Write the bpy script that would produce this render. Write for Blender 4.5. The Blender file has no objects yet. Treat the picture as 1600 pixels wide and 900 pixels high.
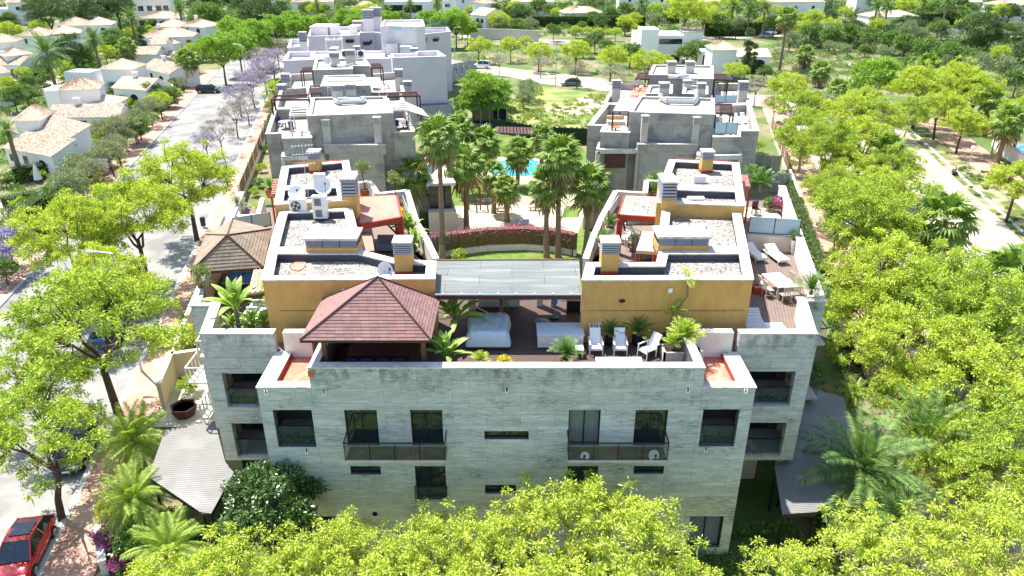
import bpy, math, random
import numpy as np
from mathutils import Vector, Matrix
random.seed(7); np.random.seed(7)
S = bpy.context.scene
COL = S.collection
# ---------------------------------------------------------------- camera
CAMZ, PITCH, FPX = 27.6, math.radians(25.6), 1155.0
cam = bpy.data.cameras.new('camera'); camo = bpy.data.objects.new('camera', cam); COL.objects.link(camo)
cam.sensor_width = 36; cam.lens = FPX/1600*36; cam.clip_start = 0.5; cam.clip_end = 6000
camo.location = (0, 0, CAMZ); camo.rotation_euler = (math.pi/2-PITCH, 0, 0)
S.camera = camo
# ---------------------------------------------------------------- light
LD = Vector((0.36, -0.36, -1.0)).normalized()          # the way sunlight travels
world = bpy.data.worlds.new('World'); S.world = world; world.use_nodes = True
wn = world.node_tree.nodes; wl = world.node_tree.links
bg = wn['Background']; sky = wn.new('ShaderNodeTexSky'); sky.sky_type = 'NISHITA'; sky.sun_disc = False
sky.sun_elevation = math.asin(-LD.z); sky.sun_rotation = math.atan2(-LD.x, -LD.y)
sky.air_density = 1.2; sky.dust_density = 1.0
wl.new(sky.outputs[0], bg.inputs[0]); bg.inputs[1].default_value = 0.118
sun = bpy.data.lights.new('sun', 'SUN'); sun.energy = 4.8; sun.angle = math.radians(0.5); sun.color = (1, .95, .86)
suno = bpy.data.objects.new('sun', sun); COL.objects.link(suno)
suno.rotation_euler = LD.to_track_quat('-Z', 'Y').to_euler(); suno.location = (-30, 30, 80)
S.view_settings.view_transform = 'Standard'; S.view_settings.look = 'None'
S.view_settings.gamma = 1; S.view_settings.use_curve_mapping = False
S.view_settings.exposure = 1.18
S.render.engine = 'CYCLES'
S.cycles.max_bounces = 6; S.cycles.transparent_max_bounces = 8
# ---------------------------------------------------------------- image point -> world point
CP, SP = math.cos(PITCH), math.sin(PITCH)
def ray(px, py):
    u = (px-800)/FPX; v = (py-450)/FPX
    return Vector((u, CP-v*SP, -SP-v*CP))              # depth-normalised ray
def P(px, py, z=0.0):
    r = ray(px, py); t = (z-CAMZ)/r.z
    return Vector((r.x*t, r.y*t, z))
def PY(px, py, Y):
    r = ray(px, py); t = Y/r.y
    return Vector((r.x*t, Y, CAMZ+r.z*t))
def PPM(p):                                            # photo pixels per metre at a world point
    return FPX/(p.y*CP+(CAMZ-p.z)*SP)
# ---------------------------------------------------------------- objects
ORG = {}
def meta(o, label=None, cat=None, group=None, kind=None):
    if label: o['label'] = label
    if cat: o['category'] = cat
    if group: o['group'] = group
    if kind: o['kind'] = kind
    return o
def thing(name, label, cat, loc=(0, 0, 0), group=None):
    o = bpy.data.objects.new(name, None); COL.objects.link(o); o.location = loc
    o.empty_display_size = .3
    ORG[o.name] = Vector(loc)
    return meta(o, label, cat, group)
def mesh_np(name, V, F, mats, tint=None, mi=None, smooth=False):
    V = np.asarray(V, dtype=np.float32); F = np.asarray(F, dtype=np.int32)
    me = bpy.data.meshes.new(name); n, k = F.shape
    me.vertices.add(len(V)); me.vertices.foreach_set('co', V.ravel())
    me.loops.add(n*k); me.loops.foreach_set('vertex_index', F.ravel())
    me.polygons.add(n); me.polygons.foreach_set('loop_start', np.arange(0, n*k, k, dtype=np.int32))
    try: me.polygons.foreach_set('loop_total', np.full(n, k, dtype=np.int32))
    except Exception: pass
    if mi is not None: me.polygons.foreach_set('material_index', np.asarray(mi, dtype=np.int32))
    if smooth: me.polygons.foreach_set('use_smooth', np.ones(n, dtype=bool))
    if tint is not None:
        a = me.attributes.new('tint', 'FLOAT', 'FACE'); a.data.foreach_set('value', np.asarray(tint, dtype=np.float32))
    for m in (mats if isinstance(mats, (list, tuple)) else [mats]): me.materials.append(m)
    me.update(calc_edges=True); return me
def link(name, me, parent=None, loc=(0, 0, 0)):
    o = bpy.data.objects.new(name, me); COL.objects.link(o); o.location = loc
    if parent is not None:
        o.parent = parent; ORG[o.name] = ORG[parent.name]
    else: ORG[o.name] = Vector(loc)
    return o
def kids(o): return [c for c in bpy.data.objects if c.parent == o]
def copy_tree(o, loc=None, rz=None, sc=None, label=None, group=None, _ch=None, parent=None):
    ch = CH.get(o.name)
    if ch is None: ch = [c.name for c in kids(o)]; CH[o.name] = ch
    c = o.copy(); COL.objects.link(c)
    if parent is not None: c.parent = parent
    else:
        if loc is not None: c.location = loc
        if rz is not None: c.rotation_euler = (0, 0, rz)
        if sc is not None: c.scale = sc if isinstance(sc, (tuple, list)) else (sc, sc, sc)
        if label: c['label'] = label
        if group: c['group'] = group
    for n in ch: copy_tree(bpy.data.objects[n], parent=c)
    return c
CH = {}
class MB:
    def __init__(s): s.V = []; s.F = []; s.M = []; s.mi = 0
    def face(s, *pts):
        b = len(s.V); s.V += [tuple(p) for p in pts]; s.F.append(tuple(range(b, b+len(pts)))); s.M.append(s.mi); return s
    def hexa(s, p):                                    # 8 points: bottom ring, top ring
        b = len(s.V); s.V += [tuple(q) for q in p]
        for f in ((3, 2, 1, 0), (4, 5, 6, 7), (0, 1, 5, 4), (1, 2, 6, 5), (2, 3, 7, 6), (3, 0, 4, 7)):
            s.F.append(tuple(b+i for i in f)); s.M.append(s.mi)
        return s
    def box(s, x0, x1, y0, y1, z0, z1):
        return s.hexa([(x0, y0, z0), (x1, y0, z0), (x1, y1, z0), (x0, y1, z0), (x0, y0, z1), (x1, y0, z1), (x1, y1, z1), (x0, y1, z1)])
    def obox(s, c, sx, sy, z0, z1, a=0):
        ca, sa = math.cos(a), math.sin(a); q = []
        for z in (z0, z1):
            for (i, j) in ((-1, -1), (1, -1), (1, 1), (-1, 1)):
                x, y = i*sx/2, j*sy/2; q.append((c[0]+x*ca-y*sa, c[1]+x*sa+y*ca, z))
        return s.hexa(q)
    def bar(s, a, b, w, h, up=(0, 0, 1)):              # rectangular bar between two points
        a = Vector(a); b = Vector(b); d = (b-a).normalized(); u = Vector(up)
        sd = d.cross(u)
        if sd.length < 1e-4: sd = d.cross(Vector((1, 0, 0)))
        sd.normalize(); u = sd.cross(d).normalized(); sd *= w/2; u *= h/2
        return s.hexa([a-sd-u, a+sd-u, b+sd-u, b-sd-u, a-sd+u, a+sd+u, b+sd+u, b-sd+u])
    def prism(s, pts, z0, z1):
        n = len(pts); b = len(s.V)
        A = sum(pts[i][0]*pts[(i+1) % n][1]-pts[(i+1) % n][0]*pts[i][1] for i in range(n))
        if A < 0: pts = pts[::-1]
        s.V += [(p[0], p[1], z0) for p in pts]+[(p[0], p[1], z1) for p in pts]
        s.F.append(tuple(range(b+n-1, b-1, -1))); s.F.append(tuple(range(b+n, b+2*n)))
        for i in range(n):
            j = (i+1) % n; s.F.append((b+i, b+j, b+n+j, b+n+i))
        s.M += [s.mi]*(n+2); return s
    def ring(s, pts, w, z0, z1):                       # wall running round a polygon, w thick inwards
        A = sum(pts[i][0]*pts[(i+1) % len(pts)][1]-pts[(i+1) % len(pts)][0]*pts[i][1] for i in range(len(pts)))
        if A < 0: pts = pts[::-1]
        q = inset(pts, w); n = len(pts); b = len(s.V)
        for L in (pts, q):
            for z in (z0, z1): s.V += [(p[0], p[1], z) for p in L]
        for i in range(n):
            j = (i+1) % n
            s.F += [(b+i, b+j, b+n+j, b+n+i), (b+2*n+j, b+2*n+i, b+3*n+i, b+3*n+j), (b+n+i, b+n+j, b+3*n+j, b+3*n+i), (b+j, b+i, b+2*n+i, b+2*n+j)]
            s.M += [s.mi]*4
        return s
    def tube(s, a, b, r0, r1=None, n=8, cap=True):
        a = Vector(a); b = Vector(b); r1 = r0 if r1 is None else r1
        d = (b-a).normalized(); u = d.orthogonal().normalized(); w = d.cross(u); k = len(s.V)
        for (c, r) in ((a, r0), (b, r1)):
            for i in range(n):
                t = 2*math.pi*i/n; s.V.append(tuple(c+u*(r*math.cos(t))+w*(r*math.sin(t))))
        for i in range(n):
            j = (i+1) % n; s.F.append((k+i, k+j, k+n+j, k+n+i)); s.M.append(s.mi)
        if cap: s.F.append(tuple(range(k+n-1, k-1, -1))); s.F.append(tuple(range(k+n, k+2*n))); s.M += [s.mi]*2
        return s
    def lathe(s, c, prof, n=16):                       # prof: list of (r, z)
        k = len(s.V)
        for (r, z) in prof:
            for i in range(n):
                t = 2*math.pi*i/n; s.V.append((c[0]+r*math.cos(t), c[1]+r*math.sin(t), c[2]+z))
        for q in range(len(prof)-1):
            for i in range(n):
                j = (i+1) % n; s.F.append((k+q*n+i, k+q*n+j, k+(q+1)*n+j, k+(q+1)*n+i)); s.M.append(s.mi)
        s.F.append(tuple(range(k+n-1, k-1, -1))); e = k+(len(prof)-1)*n; s.F.append(tuple(range(e, e+n))); s.M += [s.mi]*2
        return s
    def build(s, name, mat, parent=None, bevel=0, smooth=False, label=None, kind=None):
        o = ORG[parent.name] if parent is not None else Vector((0, 0, 0))
        me = bpy.data.meshes.new(name)
        me.from_pydata([(v[0]-o.x, v[1]-o.y, v[2]-o.z) for v in s.V], [], s.F)
        for m in (mat if isinstance(mat, (list, tuple)) else [mat]): me.materials.append(m)
        if any(s.M): me.polygons.foreach_set('material_index', s.M)
        if smooth: me.polygons.foreach_set('use_smooth', [True]*len(s.F))
        me.update()
        ob = link(name, me, parent)
        if bevel:
            b = ob.modifiers.new('bevel', 'BEVEL'); b.width = bevel; b.segments = 2; b.limit_method = 'ANGLE'
        if label: ob['label'] = label
        if kind: ob['kind'] = kind
        return ob
def inset(pts, w):
    n = len(pts); out = []
    for i in range(n):
        p = Vector(pts[i][:2]); a = Vector(pts[i-1][:2]); c = Vector(pts[(i+1) % n][:2])
        d1 = (p-a).normalized(); d2 = (c-p).normalized()
        n1 = Vector((-d1.y, d1.x)); n2 = Vector((-d2.y, d2.x)); m = (n1+n2); m.normalize()
        out.append(p+m*(w/max(.3, m.dot(n1))))
    return out
def ccw(pts):
    A = sum(pts[i][0]*pts[(i+1) % len(pts)][1]-pts[(i+1) % len(pts)][0]*pts[i][1] for i in range(len(pts)))
    return pts if A > 0 else pts[::-1]
def U(m, *n):
    return None
# ---------------------------------------------------------------- materials
def newmat(name):
    m = bpy.data.materials.new(name); m.use_nodes = True
    nt = m.node_tree; b = nt.nodes['Principled BSDF']; return m, nt, b
def N(nt, t, **k):
    n = nt.nodes.new(t)
    for a, v in k.items(): setattr(n, a, v)
    return n
def mixc(nt, fac, a, b, mode='MIX'):
    x = N(nt, 'ShaderNodeMix', data_type='RGBA', blend_type=mode)
    for i, v in ((0, fac), (6, a), (7, b)):
        if hasattr(v, 'is_output'): nt.links.new(v, x.inputs[i])
        else: x.inputs[i].default_value = v if i == 0 else (*v[:3], 1)
    return x.outputs[2]
def mat(name, col, rough=.75, var=.18, scale=2.0, stretch=(1, 1, 1), bump=0.0, bscale=30, spec=.3, rnd=0.0, metal=0.0,
        col2=None, c2scale=.6, c2lo=.5, c2hi=.65, obj=False, brick=None, emit=None):
    m, nt, b = newmat(name); L = nt.links
    if obj: co = N(nt, 'ShaderNodeTexCoord').outputs['Object']
    else: co = N(nt, 'ShaderNodeNewGeometry').outputs['Position']
    mp = N(nt, 'ShaderNodeMapping'); mp.inputs['Scale'].default_value = stretch; L.new(co, mp.inputs[0])
    n1 = N(nt, 'ShaderNodeTexNoise'); n1.inputs['Scale'].default_value = scale; n1.inputs['Detail'].default_value = 6; n1.inputs['Roughness'].default_value = .65
    L.new(mp.outputs[0], n1.inputs['Vector'])
    lo = tuple(c*(1-var) for c in col); hi = tuple(min(1, c*(1+var)) for c in col)
    r = N(nt, 'ShaderNodeMapRange'); r.inputs[1].default_value = .32; r.inputs[2].default_value = .68; L.new(n1.outputs[0], r.inputs[0])
    c = mixc(nt, r.outputs[0], lo, hi)
    if col2 is not None:
        n2 = N(nt, 'ShaderNodeTexNoise'); n2.inputs['Scale'].default_value = c2scale; n2.inputs['Detail'].default_value = 5
        L.new(mp.outputs[0], n2.inputs['Vector'])
        r2 = N(nt, 'ShaderNodeMapRange'); r2.inputs[1].default_value = c2lo; r2.inputs[2].default_value = c2hi; L.new(n2.outputs[0], r2.inputs[0])
        c = mixc(nt, r2.outputs[0], c, col2)
    if brick:
        (bw, bh, mort, mcol, axis) = brick
        bt = N(nt, 'ShaderNodeTexBrick'); bt.inputs['Scale'].default_value = 1; bt.inputs['Brick Width'].default_value = bw
        bt.inputs['Row Height'].default_value = bh; bt.inputs['Mortar Size'].default_value = mort; bt.inputs['Mortar Smooth'].default_value = .3
        bt.inputs['Color1'].default_value = (1, 1, 1, 1); bt.inputs['Color2'].default_value = (.82, .82, .82, 1); bt.inputs['Mortar'].default_value = (*mcol, 1)
        sx = N(nt, 'ShaderNodeSeparateXYZ'); L.new(co, sx.inputs[0]); cx = N(nt, 'ShaderNodeCombineXYZ')
        if axis == 'wall':
            ad = N(nt, 'ShaderNodeMath', operation='ADD'); L.new(sx.outputs[0], ad.inputs[0]); L.new(sx.outputs[1], ad.inputs[1])
            L.new(ad.outputs[0], cx.inputs[0]); L.new(sx.outputs[2], cx.inputs[1])
        else: L.new(sx.outputs[0], cx.inputs[0]); L.new(sx.outputs[1], cx.inputs[1])
        L.new(cx.outputs[0], bt.inputs['Vector']); c = mixc(nt, 1.0, c, bt.outputs[0], 'MULTIPLY')
    if rnd:
        oi = N(nt, 'ShaderNodeObjectInfo'); rr = N(nt, 'ShaderNodeMapRange'); rr.inputs[3].default_value = 1-rnd; rr.inputs[4].default_value = 1+rnd
        L.new(oi.outputs['Random'], rr.inputs[0]); cc = N(nt, 'ShaderNodeCombineColor')
        for i in range(3): L.new(rr.outputs[0], cc.inputs[i])
        c = mixc(nt, 1.0, c, cc.outputs[0], 'MULTIPLY')
    L.new(c, b.inputs['Base Color'])
    b.inputs['Roughness'].default_value = rough; b.inputs['Specular IOR Level'].default_value = spec; b.inputs['Metallic'].default_value = metal
    if bump:
        n3 = N(nt, 'ShaderNodeTexNoise'); n3.inputs['Scale'].default_value = bscale; n3.inputs['Detail'].default_value = 4; L.new(mp.outputs[0], n3.inputs['Vector'])
        bp = N(nt, 'ShaderNodeBump'); bp.inputs['Strength'].default_value = bump; bp.inputs['Distance'].default_value = .05
        L.new(n3.outputs[0], bp.inputs['Height']); L.new(bp.outputs[0], b.inputs['Normal'])
    return m
def gravel(name, ca, cb, scale=9):
    m, nt, b = newmat(name); L = nt.links; co = N(nt, 'ShaderNodeNewGeometry').outputs['Position']
    v = N(nt, 'ShaderNodeTexVoronoi'); v.inputs['Scale'].default_value = scale; L.new(co, v.inputs['Vector'])
    n1 = N(nt, 'ShaderNodeTexNoise'); n1.inputs['Scale'].default_value = .9; n1.inputs['Detail'].default_value = 5; L.new(co, n1.inputs['Vector'])
    s = N(nt, 'ShaderNodeSeparateColor'); L.new(v.outputs['Color'], s.inputs[0])
    c = mixc(nt, s.outputs[0], ca, cb)
    r = N(nt, 'ShaderNodeMapRange'); r.inputs[1].default_value = .35; r.inputs[2].default_value = .7; r.inputs[3].default_value = .75; r.inputs[4].default_value = 1.1; L.new(n1.outputs[0], r.inputs[0])
    cc = N(nt, 'ShaderNodeCombineColor')
    for i in range(3): L.new(r.outputs[0], cc.inputs[i])
    L.new(mixc(nt, 1.0, c, cc.outputs[0], 'MULTIPLY'), b.inputs['Base Color']); b.inputs['Roughness'].default_value = .9
    bp = N(nt, 'ShaderNodeBump'); bp.inputs['Strength'].default_value = .8; bp.inputs['Distance'].default_value = .04; bp.invert = True
    L.new(v.outputs['Distance'], bp.inputs['Height']); L.new(bp.outputs[0], b.inputs['Normal']); return m
def leafmat(name, a, b2, trans=.35, gloss=.12, rough=.45):
    m, nt, b = newmat(name); L = nt.links; nt.nodes.remove(b); out = nt.nodes['Material Output']
    at = N(nt, 'ShaderNodeAttribute', attribute_name='tint'); c = mixc(nt, at.outputs['Fac'], a, b2)
    d = N(nt, 'ShaderNodeBsdfDiffuse'); t = N(nt, 'ShaderNodeBsdfTranslucent'); g = N(nt, 'ShaderNodeBsdfGlossy'); g.inputs['Roughness'].default_value = rough
    L.new(c, d.inputs[0]); tc = mixc(nt, 1.0, c, (1.15, 1.25, .5), 'MULTIPLY'); L.new(tc, t.inputs[0])
    m1 = N(nt, 'ShaderNodeMixShader'); m1.inputs[0].default_value = trans; L.new(d.outputs[0], m1.inputs[1]); L.new(t.outputs[0], m1.inputs[2])
    m2 = N(nt, 'ShaderNodeMixShader'); m2.inputs[0].default_value = gloss*.5; L.new(m1.outputs[0], m2.inputs[1]); L.new(g.outputs[0], m2.inputs[2])
    L.new(m2.outputs[0], out.inputs[0]); return m
def glassmat(name, col, rough=.03, alpha=1.0):
    m, nt, b = newmat(name)
    b.inputs['Base Color'].default_value = (*col, 1); b.inputs['Roughness'].default_value = rough; b.inputs['Specular IOR Level'].default_value = .8
    b.inputs['IOR'].default_value = 1.5; b.inputs['Alpha'].default_value = alpha
    return m
def tilemat(name, col):
    m = mat(name, col, .85, .25, 1.2, col2=(.62, .5, .36), c2scale=1.6, c2lo=.45, c2hi=.6)
    return m
# facade stone with long dark weather streaks along its courses
def facademat(name, base, rnd=.07, stain=.6):
    m, nt, b = newmat(name); L = nt.links; co = N(nt, 'ShaderNodeNewGeometry').outputs['Position']
    def noise(sc, st, det=6, rg=.65):
        mp = N(nt, 'ShaderNodeMapping'); mp.inputs['Scale'].default_value = st; L.new(co, mp.inputs[0])
        n = N(nt, 'ShaderNodeTexNoise'); n.inputs['Scale'].default_value = sc; n.inputs['Detail'].default_value = det; n.inputs['Roughness'].default_value = rg
        L.new(mp.outputs[0], n.inputs['Vector']); return n.outputs[0]
    def rng(o, a, b_, c=0., d=1.):
        r = N(nt, 'ShaderNodeMapRange'); r.inputs[1].default_value = a; r.inputs[2].default_value = b_; r.inputs[3].default_value = c; r.inputs[4].default_value = d; L.new(o, r.inputs[0]); return r.outputs[0]
    c = mixc(nt, rng(noise(1.0, (.5, .5, 5)), .3, .7), tuple(x*.78 for x in base), tuple(min(1, x*1.15) for x in base))
    c = mixc(nt, rng(noise(2.2, (.8, .8, 15), 6, .75), .47, .64, 0, .85), c, tuple(x*.48 for x in base))     # fine streaks
    big = noise(.5, (1, 1, 2.2), 4); st = N(nt, 'ShaderNodeMath', operation='MULTIPLY')
    L.new(rng(big, .5, .7, 0, stain), st.inputs[0]); L.new(rng(noise(1.7, (1.6, 1.6, 9), 6, .75), .44, .6), st.inputs[1])
    c = mixc(nt, st.outputs[0], c, tuple(x*.2 for x in base))                                             # blotches of dark weathering
    sx = N(nt, 'ShaderNodeSeparateXYZ'); L.new(co, sx.inputs[0])                                          # run-off staining hugging the parapet
    tp = rng(sx.outputs[2], 9.6, 10.75, 0, 1); t2 = N(nt, 'ShaderNodeMath', operation='MULTIPLY'); L.new(tp, t2.inputs[0])
    L.new(rng(noise(1.2, (2.0, 2.0, 1.0), 6, .7), .47, .62, 0, .75), t2.inputs[1]); c = mixc(nt, t2.outputs[0], c, tuple(x*.18 for x in base))
    lower = rng(sx.outputs[2], 2.0, 7.5, 1, 0)                                                           # colour grows warmer towards the lower courses
    c = mixc(nt, lower, c, mixc(nt, 1.0, c, (1.3, 1.2, .84), 'MULTIPLY'))
    if rnd:
        oi = N(nt, 'ShaderNodeObjectInfo'); cc = N(nt, 'ShaderNodeCombineColor'); o = rng(oi.outputs['Random'], 0, 1, 1-rnd, 1+rnd)
        for i in range(3): L.new(o, cc.inputs[i])
        c = mixc(nt, 1.0, c, cc.outputs[0], 'MULTIPLY')
    L.new(c, b.inputs['Base Color']); b.inputs['Roughness'].default_value = .8; b.inputs['Specular IOR Level'].default_value = .25
    bp = N(nt, 'ShaderNodeBump'); bp.inputs['Strength'].default_value = .35; bp.inputs['Distance'].default_value = .03
    L.new(noise(3, (1, 1, 10), 6), bp.inputs['Height']); L.new(bp.outputs[0], b.inputs['Normal']); return m
K = {}
K['stone'] = facademat('facade_stone', (.56, .60, .595), rnd=.05, stain=1.0)
K['stone_plain'] = facademat('facade_stone_side', (.58, .60, .58), rnd=0, stain=.9)
K['joint'] = mat('stone_joint', (.12, .12, .12), .9)
K['white'] = mat('white_render', (.68, .65, .60), .8, .1, 1.5, bump=.1, col2=(.6, .56, .5), c2scale=1.2, c2lo=.6, c2hi=.8)
K['cap'] = mat('white_coping', (.66, .62, .57), .8, .12, 3, col2=(.36, .33, .30), c2scale=2.6, c2lo=.54, c2hi=.78, bump=.15, brick=(1.1, 50, .012, (.45, .43, .4), 'wall'))
K['ochre'] = mat('ochre_render', (.58, .35, .115), .85, .1, 2.2, stretch=(1, 1, .5), bump=.12, col2=(.50, .30, .10), c2scale=1.8, c2lo=.5, c2hi=.75)
K['red'] = mat('oxide_red_render', (.36, .06, .035), .8, .12)
K['redroof'] = mat('red_roof_paint', (.62, .19, .12), .75, .12, 1.3, col2=(.68, .33, .25), c2scale=1.1, c2lo=.5, c2hi=.65)
K['redbrown'] = mat('brown_red_roof', (.47, .22, .17), .75, .12, 1.2)
K['beige'] = mat('beige_render', (.56, .44, .32), .85, .08, 1.0)
K['cream'] = mat('cream_render', (.66, .58, .48), .85, .08, 1.0)
K['gravel'] = gravel('roof_gravel', (.10, .09, .085), (.54, .49, .44), 11)
K['gravel_pale'] = mat('pale_roof_gravel', (.46, .43, .39), .9, .2, 5, bump=.3, bscale=12, col2=(.44, .41, .37), c2scale=.6)
K['slab'] = mat('fibre_cement_roof', (.17, .19, .188), .8, .15, 1.1, stretch=(.35, 3, 1), bump=.1, col2=(.24, .25, .245), c2scale=.8, brick=(3.2, .95, .02, (.5, .5, .5), 'floor'))
K['concrete'] = mat('grey_concrete_panels', (.42, .40, .37), .85, .12, 1.6, bump=.15, brick=(2.4, 1.15, .018, (.55, .55, .55), 'wall'), col2=(.28, .27, .25), c2scale=.7)
K['concrete_plain'] = mat('pale_concrete', (.50, .47, .43), .85, .1, 1.4)
K['lav'] = mat('lavender_grey_render', (.58, .54, .60), .85, .06, .6)
K['lav2'] = mat('pale_grey_render', (.66, .63, .64), .85, .07, .6)
K['louvre'] = mat('louvre_metal', (.30, .33, .40), .5, .08, metal=.2)
K['dark'] = mat('dark_interior', (.02, .022, .028), .8)
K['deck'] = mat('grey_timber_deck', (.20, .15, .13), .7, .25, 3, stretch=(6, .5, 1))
K['deckx'] = mat('shade_darkened_brown_deck', (.10, .066, .056), .65, .3, 3, stretch=(.5, 8, 1))  # canopy shade over the front terrace is put into this darker plank colour
K['wood'] = mat('stained_timber', (.20, .085, .04), .65, .25, 6, stretch=(1, 1, .2))
K['wood_dark'] = mat('dark_brown_timber', (.085, .035, .028), .6, .2, 4)
K['metal'] = mat('dark_metal', (.035, .035, .04), .4, .05, metal=.5)
K['galv'] = mat('galvanised_duct', (.5, .53, .56), .35, .1, 3, metal=.8)
K['lamp'] = mat('pole_grey_paint', (.45, .47, .5), .45, .05, metal=.3)
K['whitep'] = mat('white_plastic', (.82, .82, .80), .4, .03, obj=True)
K['fabric'] = mat('white_cover_cloth', (.62, .70, .76), .8, .05, 3, bump=.2, bscale=4, obj=True)
K['cushion'] = mat('white_cushion', (.85, .84, .82), .85, .03, obj=True)
K['bluecloth'] = mat('blue_cushion', (.09, .28, .72), .8, .08, obj=True)
K['terracotta'] = mat('terracotta', (.45, .15, .06), .8, .12, obj=True)
K['glass'] = glassmat('window_glass', (.012, .025, .03))
K['glassrail'] = glassmat('glass_panel', (.05, .10, .10), .03, .22)
K['bitumen'] = mat('bitumen_upstand', (.07, .075, .095), .7, .1, 3)
K['frost'] = mat('frosted_glass', (.40, .56, .62), .3, .05, .6, spec=.5)
K['curtain'] = mat('curtain_cloth', (.42, .46, .46), .9, .1)
K['shingle'] = mat('gazebo_shingle', (.25, .145, .135), .8, .16, 2.5, rnd=.13, col2=(.31, .15, .125), c2scale=.7, c2lo=.55, c2hi=.7)
K['shingle_b'] = mat('brown_shingle', (.21, .165, .125), .85, .2, 2.5, rnd=.14, col2=(.29, .24, .17), c2scale=1.4, c2lo=.5, c2hi=.7)
K['metalroof'] = mat('ribbed_grey_roof', (.30, .29, .28), .6, .1, 1.2, col2=(.4, .39, .38), c2scale=.6)
K['tileroof'] = tilemat('clay_roof_tiles', (.42, .26, .16))
K['tileroof_w'] = mat('pale_clay_roof_tiles', (.56, .44, .33), .85, .2, 1.6, col2=(.42, .27, .17), c2scale=2.2)
K['villa'] = mat('white_villa_render', (.80, .80, .80), .85, .04, .5)
K['asphalt'] = mat('sun_bleached_road', (.26, .255, .245), .9, .16, .5, bump=.2, col2=(.19, .185, .18), c2scale=.3, c2lo=.5, c2hi=.62)
K['road_w'] = mat('pale_concrete_road', (.45, .40, .33), .9, .12, .5, bump=.2, col2=(.30, .25, .19), c2scale=.35, c2lo=.46, c2hi=.6)
K['pave'] = mat('pink_paving', (.50, .30, .225), .85, .16, 1.2, brick=(.4, .4, .012, (.8, .78, .75), 'floor'), col2=(.56, .40, .31), c2scale=.35)
K['kerb'] = mat('kerb_stone', (.52, .50, .47), .85, .08)
K['earth'] = mat('dry_earth', (.22, .19, .11), .95, .25, .6, col2=(.09, .15, .035), c2scale=.14, c2lo=.42, c2hi=.56, bump=.3, bscale=3)
K['sand'] = mat('pale_sand', (.60, .51, .38), .95, .12, .8)
K['plaza'] = mat('cream_court_paving', (.62, .53, .38), .9, .06, .4)
K['lawn'] = mat('mown_lawn', (.11, .19, .03), .95, .25, 1.5, bump=.3, bscale=20, col2=(.20, .19, .08), c2scale=.5, c2lo=.52, c2hi=.7)
K['drygrass'] = mat('dry_grass', (.24, .26, .09), .95, .3, .5, col2=(.13, .20, .045), c2scale=.22, c2lo=.45, c2hi=.6, bump=.4, bscale=6)
K['pool'] = glassmat('pool_water', (.03, .45, .58), .08)
K['bark'] = mat('tree_bark', (.085, .058, .042), .9, .25, 5, obj=True, bump=.4)
K['bark_pale'] = mat('pale_bark', (.46, .41, .34), .9, .2, 6, obj=True)
K['palmtrunk'] = mat('palm_trunk_fibre', (.24, .17, .12), .9, .25, 5, stretch=(1, 1, 4), obj=True, bump=.5)
K['lime'] = leafmat('lime_leaves', (.09, .18, .018), (.76, .84, .12), .3, .06, .5)
K['lime2'] = leafmat('fresh_leaves', (.07, .16, .02), (.62, .73, .10), .32, .06, .5)
K['lime_w'] = leafmat('weed_blades', (.14, .22, .04), (.40, .44, .12), .3)
K['bright'] = leafmat('bright_green_leaves', (.09, .25, .02), (.40, .56, .06), .33)
K['mid'] = leafmat('mid_green_leaves', (.05, .13, .02), (.22, .34, .06), .28)
K['darkleaf'] = leafmat('dark_glossy_leaves', (.025, .07, .012), (.13, .23, .045), .12, .2, .35)
K['pine'] = leafmat('pine_needles', (.03, .08, .018), (.12, .20, .045), .15)
K['olive'] = leafmat('grey_green_leaves', (.14, .20, .09), (.30, .36, .19), .2)
K['sparse'] = leafmat('dusty_green_leaves', (.15, .21, .06), (.30, .36, .12), .25)
K['grey'] = leafmat('bare_grey_twigs', (.24, .21, .19), (.40, .36, .33), .1)
K['violet'] = leafmat('violet_blossom', (.30, .24, .62), (.50, .43, .85), .25)
K['magenta'] = leafmat('magenta_blossom', (.40, .03, .30), (.65, .07, .50), .3)
K['yellow'] = leafmat('yellow_leaves', (.55, .45, .02), (.80, .70, .05), .3)
K['fan'] = leafmat('fan_palm_leaf', (.09, .18, .02), (.27, .38, .07), .3, .08, .55)
K['feather'] = leafmat('date_palm_leaf', (.035, .09, .02), (.20, .32, .07), .2, .06, .6)
K['feather_b'] = leafmat('bright_palm_leaf', (.15, .27, .03), (.42, .52, .09), .3, .06, .6)
K['deadleaf'] = leafmat('dead_palm_skirt', (.22, .15, .07), (.42, .33, .18), .15)
K['banana'] = leafmat('banana_leaf', (.14, .28, .03), (.38, .52, .10), .35, .1, .5)
K['hedge'] = leafmat('clipped_hedge_leaf', (.04, .12, .015), (.16, .30, .03), .2)
K['flower_w'] = leafmat('white_blossom', (.7, .7, .62), (.85, .85, .8), .2)
# ================================================================ GROUND
def sheet(name, pts, z, m, kind='structure'):
    mb = MB(); mb.face(*[(p[0], p[1], z) for p in ccw([tuple(q[:2]) for q in pts])]); return mb.build(name, m, kind=kind)
def px(*a, z=0.0): return [P(x, y, z) for (x, y) in a]
def LL(x0, y0, y): return (x0+(540-x0)*(y0-y)/(y0+103.), y)      # the left street's direction
def LR(x0, y0, y): return (x0+(1087-x0)*(y0-y)/(y0+103.), y)     # the right street's direction
def strip(name, f, a, b, ya, yb, z, m, h=0):
    q = px(f(*a, ya), f(*b, ya), f(*b, yb), f(*a, yb))
    if h:
        mb = MB(); mb.prism([tuple(p[:2]) for p in q], z, z+h); return mb.build(name, m, kind='structure')
    return sheet(name, q, z, m)
mb = MB()
mb.face((-2500, -60, -.03), (2500, -60, -.03), (2500, 4000, -.03), (-2500, 4000, -.03)); mb.build('ground', K['earth'], kind='structure')
strip('left_street', LL, (27, 450), (275, 450), 1300, 88, 0, K['asphalt'])
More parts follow.
